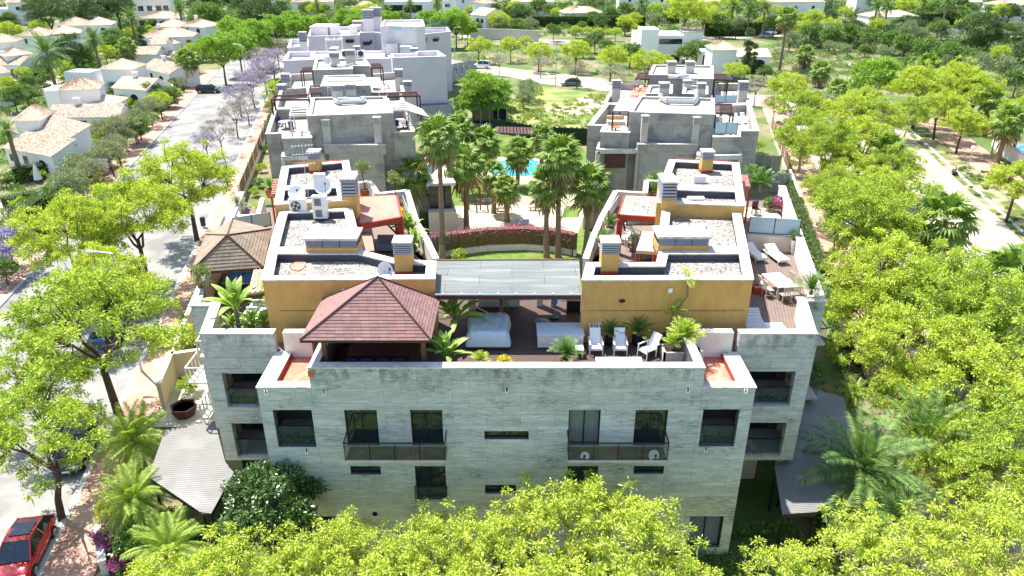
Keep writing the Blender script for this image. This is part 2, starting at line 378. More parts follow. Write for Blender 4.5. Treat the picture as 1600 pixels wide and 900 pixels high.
strip('left_far_pavement', LL, (-26, 450), (25, 450), 900, 110, 0, K['pave'], .12)
strip('left_far_kerb', LL, (25, 450), (29.5, 450), 900, 110, 0, K['kerb'], .13)
strip('left_near_pavement', LL, (279, 450), (324, 450), 1300, 88, 0, K['pave'], .12)
strip('left_near_kerb', LL, (273, 450), (279, 450), 1300, 88, 0, K['kerb'], .13)
strip('right_pavement', LR, (1234, 282), (1286, 282), 1200, 150, 0, K['pave'], .12)
strip('right_kerb', LR, (1286, 282), (1290, 282), 1200, 150, 0, K['kerb'], .13)
strip('right_street', LR, (1290, 282), (1532, 304), 1200, 160, 0, K['road_w'])
strip('right_far_kerb', LR, (1530, 304), (1535, 304), 1200, 160, 0, K['kerb'], .13)
K['verge'] = mat('patchy_verge_grass', (.10, .14, .03), .95, .3, .8, col2=(.34, .27, .17), c2scale=.45, c2lo=.45, c2hi=.58, bump=.3, bscale=8)
strip('park_path', LR, (1495, 240), (1548, 240), 700, 185, .004, K['pave'])
strip('park_lawn', LR, (1452, 240), (1494, 240), 700, 190, .004, K['verge'])
sheet('cross_street', px((700, 92), (735, 98), (800, 107), (900, 118), (960, 126), (1060, 138), (1200, 150), (1290, 160), (1290, 180), (1200, 168), (1100, 158), (960, 144), (850, 131), (800, 121), (735, 112), (700, 105)), .004, K['road_w'])
sheet('upper_right_road', px((1050, 66), (1200, 58), (1350, 51), (1500, 53), (1620, 60), (1620, 50), (1500, 46), (1350, 44), (1200, 51), (1050, 58)), .004, K['road_w'])
sheet('upper_middle_road', px((640, 50), (745, 61), (800, 66.5), (885, 68), (960, 66), (960, 62), (885, 62.5), (800, 61), (745, 56), (640, 46)), .004, K['road_w'])
sheet('vacant_lot', px((770, 205), (1000, 215), (1010, 150), (960, 148), (850, 136), (790, 160)), .004, K['drygrass'])
sheet('sand_clearing', px((850, 172), (880, 182), (930, 176), (945, 160), (925, 150), (900, 154), (895, 165), (860, 166)), .010, K['sand'])
sheet('courtyard_lawn', px((675, 412), (905, 412), (935, 270), (900, 215), (690, 215), (672, 300)), .004, K['lawn'])
sheet('courtyard_paving', px((680, 372), (900, 372), (925, 300), (905, 296), (860, 306), (780, 306), (725, 322), (668, 322)), .012, K['plaza'])
pw = [(805+52*math.cos(t)*1.25, 266+22*math.sin(t)) for t in [i*math.pi/12 for i in range(24)]]
sheet('pool_surround', px(*pw), .012, K['plaza'])
pool = [(811+44*math.cos(t)*(1.0+.18*math.cos(2*t)), 263+14*math.sin(t)) for t in [i*math.pi/12 for i in range(24)]]
mb = MB(); mb.ring([tuple(p[:2]) for p in px(*pool)], -.35, .016, .09); mb.build('pool_edge', K['plaza'], kind='structure')
sheet('pool_water', px(*pool), .02, K['pool'])
sheet('left_house_path', px((0, 156), (45, 150), (100, 128), (160, 88), (175, 72), (150, 80), (85, 118), (35, 140), (0, 145)), .004, K['road_w'])
sheet('left_pool_terrace', px((0, 318), (30, 300), (70, 298), (72, 306), (40, 312), (25, 345), (0, 350)), .004, K['plaza'])
sheet('left_garden_terrace', px((100, 222), (130, 238), (122, 262), (104, 262)), .004, K['plaza'])
# far fields above the frame go on as scrub
# ================================================================ WALL HELPERS
def wall(mb, Y, x0, x1, z0, z1, holes, t=.3):
    xs = sorted(set([x0, x1]+[h[i] for h in holes for i in (0, 1)])); zs = sorted(set([z0, z1]+[h[i] for h in holes for i in (2, 3)]))
    xs = [x for x in xs if x0 <= x <= x1]; zs = [z for z in zs if z0 <= z <= z1]
    sol = lambda i, j: 0 <= i < len(xs)-1 and 0 <= j < len(zs)-1 and not any(h[0] < (xs[i]+xs[i+1])/2 < h[1] and h[2] < (zs[j]+zs[j+1])/2 < h[3] for h in holes)
    for i in range(len(xs)-1):
        for j in range(len(zs)-1):
            if not sol(i, j): continue
            a, b, c, d = xs[i], xs[i+1], zs[j], zs[j+1]
            mb.face((a, Y, c), (b, Y, c), (b, Y, d), (a, Y, d)); mb.face((b, Y+t, c), (a, Y+t, c), (a, Y+t, d), (b, Y+t, d))
            if not sol(i-1, j): mb.face((a, Y+t, c), (a, Y, c), (a, Y, d), (a, Y+t, d))
            if not sol(i+1, j): mb.face((b, Y, c), (b, Y+t, c), (b, Y+t, d), (b, Y, d))
            if not sol(i, j-1): mb.face((a, Y+t, c), (b, Y+t, c), (b, Y, c), (a, Y, c))
            if not sol(i, j+1): mb.face((a, Y, d), (b, Y, d), (b, Y+t, d), (a, Y+t, d))
def clad(root, Y, rects, holes, ch, cw, m, name='facade_stone', joined=False, seed=1, gap=.012, th=.035):
    rnd = random.Random(seed); unit = None; big = MB(); n = 0
    for (x0, x1, z0, z1) in rects:
        nz = max(1, round((z1-z0)/ch)); hz = (z1-z0)/nz
        for j in range(nz):
            za, zb = z0+j*hz, z0+(j+1)*hz; off = (.5*cw if j % 2 else 0)
            cuts = [x0]; x = x0+off+cw*.6
            while x < x1-.25: cuts.append(x); x += cw
            cuts.append(x1)
            for a, b in zip(cuts[:-1], cuts[1:]):
                pcs = [(a, b, za, zb)]
                for h in holes:
                    nw = []
                    for (p, q, r, s) in pcs:
                        if h[1] <= p or h[0] >= q or h[3] <= r or h[2] >= s: nw.append((p, q, r, s)); continue
                        if h[2] > r: nw.append((p, q, r, h[2]))
                        if h[3] < s: nw.append((p, q, h[3], s))
                        r2, s2 = max(r, h[2]), min(s, h[3])
                        if h[0] > p: nw.append((p, h[0], r2, s2))
                        if h[1] < q: nw.append((h[1], q, r2, s2))
                    pcs = nw
                for (p, q, r, s) in pcs:
                    if q-p < .08 or s-r < .06: continue
                    dy = rnd.uniform(-.006, .006)
                    if joined:
                        big.box(p+gap/2, q-gap/2, Y-th+dy, Y-.002, r+gap/2, s-gap/2); continue
                    if unit is None:
                        u = MB(); u.box(-.5, .5, 0, 1, -.5, .5); unit = bpy.data.meshes.new('stone_slab'); unit.from_pydata(u.V, [], u.F); unit.materials.append(m)
                    o = bpy.data.objects.new(name, unit); COL.objects.link(o); o.parent = root
                    o.location = Vector(((p+q)/2, Y-th+dy, (r+s)/2))-ORG[root.name]; o.scale = (q-p-gap, th-.002-dy, s-r-gap); n += 1
    if joined: big.build(name+'_course', m, root, kind='stuff')
    return n
def frame(root, Y, x0, x1, z0, z1, leaves=2, name='window', curtain=False, fw=.06, inset_=.14, mat_f='metal'):
    f = MB(); y = Y+inset_
    f.box(x0, x0+fw, y, y+.06, z0, z1); f.box(x1-fw, x1, y, y+.06, z0, z1)
    f.box(x0+fw, x1-fw, y, y+.06, z0, z0+fw); f.box(x0+fw, x1-fw, y, y+.06, z1-fw, z1)
    for k in range(1, leaves):
        x = x0+(x1-x0)*k/leaves; f.box(x-fw/2, x+fw/2, y-.005, y+.055, z0+fw, z1-fw)
    fo = f.build(name, K[mat_f], root)
    for k in range(leaves):
        a = x0+(x1-x0)*k/leaves+fw*.5; b = x0+(x1-x0)*(k+1)/leaves-fw*.5
        g = MB(); g.box(a, b, y+.02, y+.03, z0+fw*.9, z1-fw*.9); g.build('pane', K['glass_c'] if curtain else K['glass'], fo)
    if curtain:
        c = MB(); n = 16; w = (x1-x0-.1)/n
        for i in range(n):
            a = x0+.05+i*w; c.face((a, y+.16+.05*(i % 2), z0), (a+w, y+.16+.05*((i+1) % 2), z0), (a+w, y+.16+.05*((i+1) % 2), z1), (a, y+.16+.05*(i % 2), z1))
        c.build('curtain', K['curtain'], fo)
    b = MB(); b.box(x0-.2, x1+.2, y+1.1, y+1.12, z0-.3, z1+.2); b.build('room_backdrop', K['dark'], root)
    return fo
K['glass_c'] = glassmat('clear_window_glass', (.2, .25, .25), .03, .35)
def ringroof(root, pts, zt, zr, pw, zb, wallm, capm, roofm, wname='wall', upm=None, capo=.04, capt=.07, cap=True):
    """block: wall prism up to the roof surface, parapet ring, coping, roof surface"""
    pts = ccw([tuple(p[:2]) for p in pts])
    m = MB(); n = len(pts)
    for i in range(n):
        a, b = pts[i], pts[(i+1) % n]
        m.face((*a, zb), (*b, zb), (*b, zt-capt), (*a, zt-capt))
    m.build(wname, wallm, root); m = MB(); q = inset(pts, pw)
    for i in range(n):
        a, b = q[i], q[(i+1) % n]; m.face((*b, zr-.05), (*a, zr-.05), (*a, zt-capt), (*b, zt-capt))
    m.build('upstand', upm or K['bitumen'], root)
    r = MB(); r.face(*[(*p, zr) for p in inset(pts, pw-.02)]); r.build('roof', roofm, root)
    if cap:
        c = MB(); o = inset(pts, -capo); i2 = inset(pts, pw+capo)
        for i in range(n):
            j = (i+1) % n
            c.hexa([(*o[i], zt-capt), (*o[j], zt-capt), (*i2[j], zt-capt), (*i2[i], zt-capt), (*o[i], zt), (*o[j], zt), (*i2[j], zt), (*i2[i], zt)])
        c.build('coping', capm, root)
def chimney(px_, py_, zb, w, d, h, label, rot=0, base='red', shaft='ochre', Y=None, louv=True, group=None, fromtop=False):
    """px_,py_ = image point of the middle of the front bottom edge"""
    p = P(px_, py_, zb); c = (p.x, p.y+d/2)
    r = thing('chimney', label, 'chimney', (c[0], c[1], zb), group)
    m = MB(); m.obox(c, w, d, zb+.2, zb+h*.62, rot); m.build('shaft', K[shaft], r)
    if base: m = MB(); m.obox(c, w+.02, d+.02, zb, zb+.2, rot); m.build('base', K[base], r)
    else: m = MB(); m.obox(c, w, d, zb, zb+.2, rot); m.build('base', K[shaft], r)
    m = MB(); m.obox(c, w-.1, d-.1, zb+h*.62, zb+h-.1, rot); m.build('core', K['metal'], r)
    m = MB(); n = 5
    for i in range(n):
        z = zb+h*.62+(h*.38-.12)*(i+.15)/n; m.obox(c, w+.01, d+.01, z, z+(h*.38-.12)/n*.62, rot)
    m.build('louvre_grille', K['louvre'], r)
    m = MB(); m.obox(c, w+.1, d+.1, zb+h-.1, zb+h, rot); m.build('cap', K['cap'], r)
    return r
def planks(root, x0, x1, y0, y1, z, w, m, name, along='y', joined=True, rot=0, c=None):
    mb = MB(); a = x0 if along == 'y' else y0; e = x1 if along == 'y' else y1
    while a < e-.01:
        b = min(a+w-.012, e)
        if along == 'y': mb.box(a, b, y0, y1, z-.03, z)
        else: mb.box(x0, x1, a, b, z-.03, z)
        a += w
    return mb.build(name, m, root, kind='stuff')
def poly_planks(root, pts, z, w, m, name, d):
    """planks across a polygon, running along unit direction d (clipped by half-plane walks)"""
    pts = [Vector(p[:2]) for p in ccw([tuple(p[:2]) for p in pts])]; d = Vector(d).normalized(); nrm = Vector((-d.y, d.x))
    lo = min(p.dot(nrm) for p in pts); hi = max(p.dot(nrm) for p in pts); mb = MB(); a = lo
    def xs(s):
        out = []
        for i in range(len(pts)):
            p, q = pts[i], pts[(i+1) % len(pts)]; u, v = p.dot(nrm)-s, q.dot(nrm)-s
            if u*v < 0: out.append((p+(q-p)*(u/(u-v))).dot(d))
        return (min(out), max(out)) if len(out) >= 2 else None
    while a < hi-.02:
        b = a+w-.015; A, B = xs(a+.003), xs(min(b, hi-.003))
        if A and B:
            q = [nrm*a+d*A[0], nrm*a+d*A[1], nrm*b+d*B[1], nrm*b+d*B[0]]
            mb.prism([tuple(v) for v in q], z-.03, z)
        a += w
    if mb.F: return mb.build(name, m, root, kind='stuff')
# ================================================================ FRONT APARTMENT BUILDING
YF, YO = 27.2, 30.2
apt = thing('apartment_building', 'large stone faced apartment building with ochre penthouse walls in the foreground', 'apartment building', (0, 31, 0))
def hx(x0, x1, y0, y1, Y):
    a = PY(x0, y0, Y); b = PY(x1, y0, Y); c = PY(x1, y1, Y); d = PY(x0, y1, Y)
    return ((a.x+d.x)/2, (b.x+c.x)/2, (c.z+d.z)/2, (a.z+b.z)/2)
XL0, XR0 = PY(401, 604, YF).x, PY(1181, 604, YF).x
XL1, XR1 = PY(481, 572, YF).x, PY(1102, 572, YF).x
ZT, ZT2 = 9.8, 10.8
H = {}
rows = dict(logL=(431, 491, 640, 698), dL1=(541, 591, 640, 696), dL2=(643, 692, 640, 696), slot=(757, 826, 673, 686), dR1=(888, 937, 640, 696),
            dR2=(991, 1041, 640, 696), logR=(1095, 1151, 639, 697), s1=(548, 595, 727.5, 741), dm=(650, 697, 727.5, 780), slot2=(758, 806, 757, 771),
            dm2=(886, 933, 727.5, 780), s2=(990, 1037, 727.5, 740), gR=(1075, 1127, 806, 855), gL=(475, 527, 806, 855))
for k, v in rows.items(): H[k] = hx(*v, YF)
m = MB(); hl = list(H.values())
wall(m, YF, XL1, XR1, 0, ZT2-.07, hl, .35)
wall(m, YF, XL0, XL1, 0, ZT-.07, hl, .35); wall(m, YF, XR1, XR0, 0, ZT-.07, hl, .35)
m.face((XL0, YF, 0), (XL0, YO+.5, 0), (XL0, YO+.5, ZT-.07), (XL0, YF, ZT-.07)); m.face((XR0, YO+.5, 0), (XR0, YF, 0), (XR0, YF, ZT-.07), (XR0, YO+.5, ZT-.07))
m.box(XL1+.001, XL1+.35, YF+.36, YO+3.0, ZT-.3, ZT2-.07); m.box(XR1-.35, XR1-.001, YF+.36, YO+.2, ZT-.3, ZT2-.07)
m.build('wall', K['joint'], apt)
n1 = clad(apt, YF, [(XL1, XR1, .02, ZT2-.07), (XL0, XL1, .02, ZT-.07), (XR1, XR0, .02, ZT-.07)], hl, .60, 1.5, K['stone'], gap=.008)
# parapet coping of the centre and of the two lower corners
c = MB(); c.box(XL1-.02, XR1+.02, YF-.05, YF+.42, ZT2-.07, ZT2); c.box(XL1-.02, XL1+.38, YF+.42, YO+2.9, ZT2-.07, ZT2); c.box(XR1-.38, XR1+.02, YF+.42, YO+.1, ZT2-.07, ZT2)
for (a, b, s) in ((XL0, XL1, 1), (XR1, XR0, -1)):
    c.box(a-.04 if s > 0 else a, b if s > 0 else b+.04, YF-.05, YF+.45, ZT-.07, ZT)
    if s > 0: c.box(a-.04, a+.72, YF+.45, YO, ZT-.07, ZT)
    else: c.box(b-.72, b+.04, YF+.45, YO, ZT-.07, ZT)
c.build('coping', K['cap'], apt)
# red painted corner roofs
for (a, b) in ((XL0+.68, XL1), (XR1, XR0-.68)):
    r = MB(); r.box(a, b, YF+.36, YO, ZT-.6, ZT-.32); r.build('corner_roof', K['redroof'], apt)
    r = MB(); r.box(a, b, YO-.012, YO-.004, ZT-.32, ZT-.05); r.box(a+.055 if a < 0 else b-.06, a+.06 if a < 0 else b-.055, YF+.46, YO-.02, ZT-.32, ZT-.07)
    r.build('red_upstand', K['red'], apt)
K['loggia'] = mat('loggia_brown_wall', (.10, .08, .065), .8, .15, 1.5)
# windows
for k in ('dL1', 'dL2', 'dR1', 'dR2'): frame(apt, YF, *H[k], 2, 'balcony_door', curtain=(k == 'dR1'))
for k in ('dm', 'dm2'): frame(apt, YF, *H[k], 2, 'balcony_door')
frame(apt, YF, *H['gR'], 2, 'window', curtain=True); frame(apt, YF, *H['gL'], 2, 'window')
for k in ('slot', 'slot2', 's1', 's2'): frame(apt, YF, *H[k], 2 if k[0] == 's' and k != 'slot' else 1, 'slot_window', fw=.05)
# loggias: recessed rooms with planting and a rail
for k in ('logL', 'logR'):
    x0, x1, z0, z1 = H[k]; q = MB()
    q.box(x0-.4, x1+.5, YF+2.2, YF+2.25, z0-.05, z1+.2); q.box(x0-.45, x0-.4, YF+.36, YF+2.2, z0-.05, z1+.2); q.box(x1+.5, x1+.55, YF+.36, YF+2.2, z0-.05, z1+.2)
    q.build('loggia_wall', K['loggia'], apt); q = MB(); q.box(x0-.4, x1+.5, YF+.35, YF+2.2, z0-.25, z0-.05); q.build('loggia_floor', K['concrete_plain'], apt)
    q = MB(); q.bar((x0, YF+.2, z0+1.0), (x1, YF+.2, z0+1.0), .05, .05); q.build('rail', K['metal'], apt)
    q = MB(); q.box(x0+.02, x1-.02, YF+.19, YF+.2, z0+.02, z0+.96); q.build('glass_panel', K['glassrail'], apt)
# balconies
def balcony(xa, xb, lab):
    a = PY(xa, 722, YF-1.0); b = PY(xb, 722, YF-1.0); z0 = PY(700, 722, YF-.95).z; r = apt; x0, x1 = a.x, b.x
    q = MB(); q.box(x0, x1, YF-1.0, YF-.036, z0, z0+.12); bo = q.build('balcony_slab', K['concrete_plain'], r)
    q = MB(); q.box(x0+.04, x1-.04, YF-.95, YF-.037, z0+.124, z0+.14); q.build('balcony_tiles', K['rust'], bo)
    zt = z0+1.05
    q = MB(); q.bar((x0, YF-.97, zt), (x1, YF-.97, zt), .05, .04); q.bar((x0+.02, YF-.95, zt), (x0+.02, YF-.04, zt), .05, .04); q.bar((x1-.02, YF-.95, zt), (x1-.02, YF-.04, zt), .05, .04)
    n = 4
    for i in range(n+1): x = x0+.03+(x1-x0-.06)*i/n; q.box(x-.02, x+.02, YF-.985, YF-.955, z0, zt)
    q.build('balcony_rail', K['metal'], bo)
    for i in range(n):
        q = MB(); q.box(x0+.06+(x1-x0-.06)*i/n, x0+(x1-x0-.06)*(i+1)/n, YF-.975, YF-.965, z0+.05, zt-.03); q.build('glass_panel', K['glassrail'], bo)
    for x in (x0, x1-.012): q = MB(); q.box(x, x+.012, YF-.95, YF-.06, z0+.05, zt-.03); q.build('glass_panel', K['glassrail'], bo)
K['rust'] = mat('rust_brown_floor', (.13, .065, .04), .85, .25, 1.5, col2=(.22, .13, .08), c2scale=1.2)
balcony(539, 697, 'left'); balcony(887, 1043, 'right')
x0, x1, z0, z1 = H['dm']; q = MB(); q.bar((x0-.05, YF-.2, z0+.95), (x1+.05, YF-.2, z0+.95), .04, .04); q.bar((x0-.03, YF-.2, z0), (x0-.03, YF-.2, z0+.95), .04, .04); q.bar((x1+.03, YF-.2, z0), (x1+.03, YF-.2, z0+.95), .04, .04); q.build('rail', K['metal'], apt)
q = MB(); q.box(x0-.03, x1+.03, YF-.205, YF-.195, z0+.02, z0+.92); q.build('glass_panel', K['glassrail'], apt)
# scuppers and round vents
for (x, y) in ((417, 611), (507, 611), (792, 608), (1074, 608), (1164, 609), (480, 703), (1102, 701)):
    p = PY(x, y, YF); q = MB(); q.box(p.x-.07, p.x+.07, YF-.16, YF-.036, p.z-.11, p.z-.08); q.box(p.x-.07, p.x-.04, YF-.16, YF-.036, p.z-.08, p.z+.1); q.box(p.x+.04, p.x+.07, YF-.16, YF-.036, p.z-.08, p.z+.1); s = q.build('scupper', K['whitep'], apt)
    q = MB(); q.box(p.x-.038, p.x+.038, YF-.045, YF-.037, p.z-.08, p.z+.1); q.build('spout_hole', K['dark'], s)
for (x, y) in ((586, 802), (720, 802)):
    p = PY(x, y, YF); q = MB(); q.tube((p.x, YF-.06, p.z), (p.x, YF-.036, p.z), .13, n=14); q.build('round_vent', K['metal'], apt)
# tiny number plate at the left corner step
p = PY(482, 583, YF); q = MB(); q.box(p.x-.02, p.x+.22, YF-.05, YF-.037, p.z-.16, p.z+.14); q.build('brown_plaque', K['terracotta'], apt)
# outer blocks with a stepped, splayed side
def outer(sx, pxf, pyf, holespx, inner_x, zb):
    pf = P(pxf, pyf, 10.8); x_out = pf.x; f = LL if sx < 0 else LR
    hs = [hx(*h, YO) for h in holespx]; xa, xb = (x_out, inner_x) if sx < 0 else (inner_x, x_out)
    m = MB(); wall(m, YO, xa, xb, zb, ZT2-.07, hs, .35)
    # splayed side running back
    st = P(*f(pxf, pyf, 474 if sx < 0 else 467), 10.8)
    jut = P(297, 474, 10.8) if sx < 0 else P(1291, 468, 10.8)
    bk = P(*f(297, 474, 300), 10.8) if sx < 0 else P(*f(1291, 468, 290), 10.8)
    return pf, hs, m, st, jut, bk
pf, hs, m, st, jut, bk = outer(-1, 312, 520, [(352, 420, 583, 636), (367, 425, 661, 714)], XL0, 3.4)
m.face((pf.x, YO, 3.4), (pf.x, YO, ZT2-.07), (st.x, st.y, ZT2-.07), (st.x, st.y, 3.4))
m.face((st.x, st.y, 0), (st.x, st.y, ZT2-.07), (jut.x, jut.y, ZT2-.07), (jut.x, jut.y, 0)); m.face((jut.x, jut.y, 0), (jut.x, jut.y, ZT2-.07), (bk.x, bk.y, ZT2-.07), (bk.x, bk.y, 0))
m.face((pf.x, YO, 3.4), (XL0, YO, 3.4), (XL0, 34, 3.4), (st.x, st.y, 3.4)); m.build('outer_wall', K['stone_plain'], apt)
clad(apt, YO, [(pf.x, XL0, 3.42, ZT2-.08)], hs, .60, 1.5, K['stone_plain'], joined=True, name='outer_stone')
OL = dict(pf=pf, st=st, jut=jut, bk=bk, hs=hs)
pf, hs, m, st, jut, bk = outer(1, 1276, 517, [(1160, 1238, 580, 634), (1150, 1224, 660, 713)], XR0, 3.4)
m.face((pf.x, YO, ZT2-.07), (pf.x, YO, 3.4), (st.x, st.y, 3.4), (st.x, st.y, ZT2-.07))
m.face((st.x, st.y, ZT2-.07), (st.x, st.y, 0), (jut.x, jut.y, 0), (jut.x, jut.y, ZT2-.07)); m.face((jut.x, jut.y, ZT2-.07), (jut.x, jut.y, 0), (bk.x, bk.y, 0), (bk.x, bk.y, ZT2-.07))
m.face((XR0, YO, 3.4), (pf.x, YO, 3.4), (st.x, st.y, 3.4), (XR0, 34, 3.4)); m.build('outer_wall', K['stone_plain'], apt)
clad(apt, YO, [(XR0, pf.x, 3.42, ZT2-.08)], hs, .60, 1.5, K['stone_plain'], joined=True, name='outer_stone')
OR = dict(pf=pf, st=st, jut=jut, bk=bk, hs=hs)
for D, s in ((OL, -1), (OR, 1)):
    for (x0, x1, z0, z1) in D['hs']:
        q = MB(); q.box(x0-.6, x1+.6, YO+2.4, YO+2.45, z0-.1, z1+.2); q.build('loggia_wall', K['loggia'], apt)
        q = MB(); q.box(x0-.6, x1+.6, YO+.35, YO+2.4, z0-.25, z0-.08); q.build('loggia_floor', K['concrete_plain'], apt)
        q = MB(); q.box(x0-.7, x1+.7, YO+.36, YO+2.4, z1+.12, z1+.3); q.build('loggia_ceiling', K['cream'], apt)
        q = MB(); q.bar((x0, YO+.2, z0+.95), (x1, YO+.2, z0+.95), .05, .05); q.build('rail', K['metal'], apt)
        q = MB(); q.box(x0+.02, x1-.02, YO+.19, YO+.2, z0+.02, z0+.9); q.build('glass_panel', K['glassrail'], apt)
        q = MB(); q.box(x0, x1, YO+2.3, YO+2.36, z0+.1, z1-.1); q.build('room_window', K['glass'], apt)
    # recessed dark ground floor under the overhang
    q = MB(); xi = XL0 if s < 0 else XR0; xo = D['pf'].x-s*.7
    q.box(min(xi, xo), max(xi, xo), YO+2.6, YO+2.9, 0, 3.4); q.build('undercroft_wall', K['beige'], apt)
    # terrace parapet: inner faces and coping along the splayed edge
    a, b, j, k = [Vector((v.x, v.y)) for v in (D['pf'], D['st'], D['jut'], D['bk'])]
    w = .42; front_in = Vector((xi, YO))
    c = MB()
    def seg(p, q_, wd):
        d = (q_-p).normalized(); n_ = Vector((d.y, -d.x))*(-s)*wd*1.0
        n_ = -n_ if (n_.x*s) > 0 else n_
        return [p, q_, q_+n_, p+n_]
    for (p, q_, wd) in ((a, b, .5), (j, k, .5)):
        g = seg(p, q_, wd); g2 = [tuple(v) for v in g]
        c.prism(g2, ZT2-.07, ZT2)
        i_ = MB(); h = seg(p, q_, wd-.06)
        i_.face((h[2].x, h[2].y, 9.4), (h[3].x, h[3].y, 9.4), (h[3].x, h[3].y, ZT2-.08), (h[2].x, h[2].y, ZT2-.08)); i_.build('terrace_parapet', K['white'], apt)
    c.box(min(xi, a.x), max(xi, a.x), YO-.05, YO+.45, ZT2-.073, ZT2-.003)
    if s < 0: c.box(j.x-.03, b.x+.5, b.y-.25, b.y+.25, ZT2-.068, ZT2+.004)
    else: c.box(b.x-.5, j.x+.03, b.y-.25, b.y+.25, ZT2-.068, ZT2+.004)
    c.build('terrace_coping', K['cap'], apt)
# terraces (deck level 9.6)
ZD = 9.62
tl = [OL['pf'], OL['st'], OL['jut'], OL['bk'], P(430, 300, ZD), P(430, 435, 13)]
slabL = [(OL['pf'].x+.1, YO+.3), (OL['st'].x+.1, OL['st'].y), (OL['jut'].x+.2, OL['jut'].y+.1), (OL['bk'].x+.2, OL['bk'].y), (P(470, 330, ZD).x, OL['bk'].y), (-6, 33), (-8.6, YO+.3)]
slabR = [(OR['pf'].x-.1, YO+.3), (OR['st'].x-.1, OR['st'].y), (OR['jut'].x-.2, OR['jut'].y+.1), (OR['bk'].x-.2, OR['bk'].y), (P(1140, 330, ZD).x, OR['bk'].y), (6, 33), (8.2, YO+.3)]
for s_ in (slabL, slabR):
    q = MB(); q.prism(s_, ZD-.3, ZD-.05); q.build('terrace_slab', K['dark'], apt)
dl = (P(*LL(400, 400, 300), ZD)-P(400, 400, ZD)); dr = (P(*LR(1200, 400, 300), ZD)-P(1200, 400, ZD))
poly_planks(apt, slabR, ZD, .16, K['deck'], 'terrace_deck', (dr.x, dr.y))
poly_planks(apt, slabL, ZD, .16, K['deck'], 'terrace_deck', (dl.x, dl.y))
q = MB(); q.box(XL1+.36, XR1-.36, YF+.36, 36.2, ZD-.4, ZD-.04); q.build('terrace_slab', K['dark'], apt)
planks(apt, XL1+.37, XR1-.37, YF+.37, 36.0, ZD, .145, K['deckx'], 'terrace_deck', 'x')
# ---- penthouse blocks: roofs at 13.0 (parapet) with gravel at 12.55
ZR = 13.0
W = lambda pts, z=ZR: [P(x, y, z) for (x, y) in pts]
def rf(pts, z, zr, zb, pw=.42, wm='ochre', rm='gravel', cm='cap', root=None, wname='penthouse_wall'): ringroof(root or apt, W(pts, z), z, zr, pw, zb, K[wm], K[cm], K[rm], wname)
RW_front = [(910, 437), (1177, 435), (1171, 405), (1163, 397), (1033, 397), (1026, 413), (916, 411)]
rf([(910, 437), (1177, 436), (1168, 391), (1031, 391), (1026, 410), (917, 410)], ZR, 12.55, ZD)
rf([(1027, 390), (1168, 390), (1155, 325), (1036, 322)], ZR, 12.56, ZD)
rf([(1026, 316), (1164, 321), (1160, 296), (1030, 292)], 13.42, 12.95, ZD)
rf([(1030, 292), (1160, 295), (1154, 254), (1046, 249)], 13.42, 12.97, ZD)
rf([(410, 437), (679, 435), (681, 408), (621, 405), (565, 391), (420, 391)], ZR, 12.55, ZD)
rf([(420, 391), (566, 390), (549, 325), (438, 329)], ZR, 12.56, ZD)
rf([(429, 319), (541, 312), (536, 289), (434, 294)], 13.42, 12.95, ZD)
rf([(434, 294), (551, 287), (544, 250), (441, 260)], 13.42, 12.97, ZD)
# thin red stripes on the rear coping
for (a, b, y0, y1) in ((458, 536, 257, 252), (1058, 1140, 250, 254)):
    p, q_ = P(a, y0, 13.43), P(b, y1, 13.43); q = MB(); q.bar((p.x, p.y+.25, 13.44), (q_.x, q_.y+.25, 13.44), .12, .03); q.build('red_stripe', K['red'], apt)
# horizontal groove on the ochre walls
for (xa, xb) in ((430, 676), (912, 1172)):
    a, b = P(xa, 437, 13), P(xb, 437, 13); q = MB(); q.box(a.x, b.x, a.y-.004, a.y+.01, 11.35, 11.37); q.build('render_groove', K['wood'], apt)
# flat canopy between the two penthouses
cz = 12.33; cp = W([(680, 458), (908, 458), (905, 406), (683, 407)], cz)
q = MB(); q.prism([tuple(p[:2]) for p in cp], cz-.12, cz); q.build('canopy_roof', K['slab'], apt)
a, b = cp[0], cp[1]; q = MB(); q.box(a.x, b.x, a.y-.06, a.y-.002, cz-.3, cz-.02); q.build('canopy_fascia', K['wood_dark'], apt)
q = MB(); q.bar((a.x, a.y-.1, cz-.03), (b.x, b.y-.1, cz-.03), .1, .07); q.build('gutter', K['louvre'], apt)
for i in range(8):
    x = a.x+(b.x-a.x)*(i+.45)/8; q = MB(); q.box(x-.03, x+.03, a.y-.16, a.y-.05, cz, cz+.04); q.build('gutter_clip', K['whitep'], apt)
q = MB(); q.bar((cp[3].x, cp[3].y, cz+.03), (cp[2].x, cp[2].y, cz+.03), .08, .05); q.build('canopy_edge', K['wood'], apt)
for (x0, x1, y) in ((732, 744, 485), (838, 848, 480)):
    p, q_ = P(x0, y, ZD+.0), P(x1, y, ZD); q = MB(); q.box(p.x, q_.x, p.y, p.y+.35, ZD, cz-.12); q.build('pillar', K['white'], apt)
# rear wall below the canopy: white, with an opening showing sunlit ochre beyond
yb = 35.2
for (x0, x1) in ((744, 812), (860, 868)):
    q = MB(); a, b = PY(x0, 480, yb), PY(x1, 480, yb); q.box(a.x, b.x, yb, yb+.2, ZD, cz-.13); q.build('rear_terrace_wall', K['white'], apt)
a, b = PY(806, 480, 37.5), PY(844, 480, 37.5); q = MB(); q.box(a.x, b.x, 37.5, 37.7, ZD-.2, 11.2); q.build('rear_terrace_wall', K['ochre'], apt)
q = MB(); q.box(PY(700, 400, 36).x, PY(900, 400, 36).x, 36.1, 37.6, ZD-.5, ZD-.1); q.build('rear_slab', K['cream'], apt)
q = MB(); q.box(PY(686, 400, 37.7).x, PY(900, 400, 37.7).x, 37.7, 37.95, 0, ZD+.3); q.build('rear_wall', K['cream'], apt)
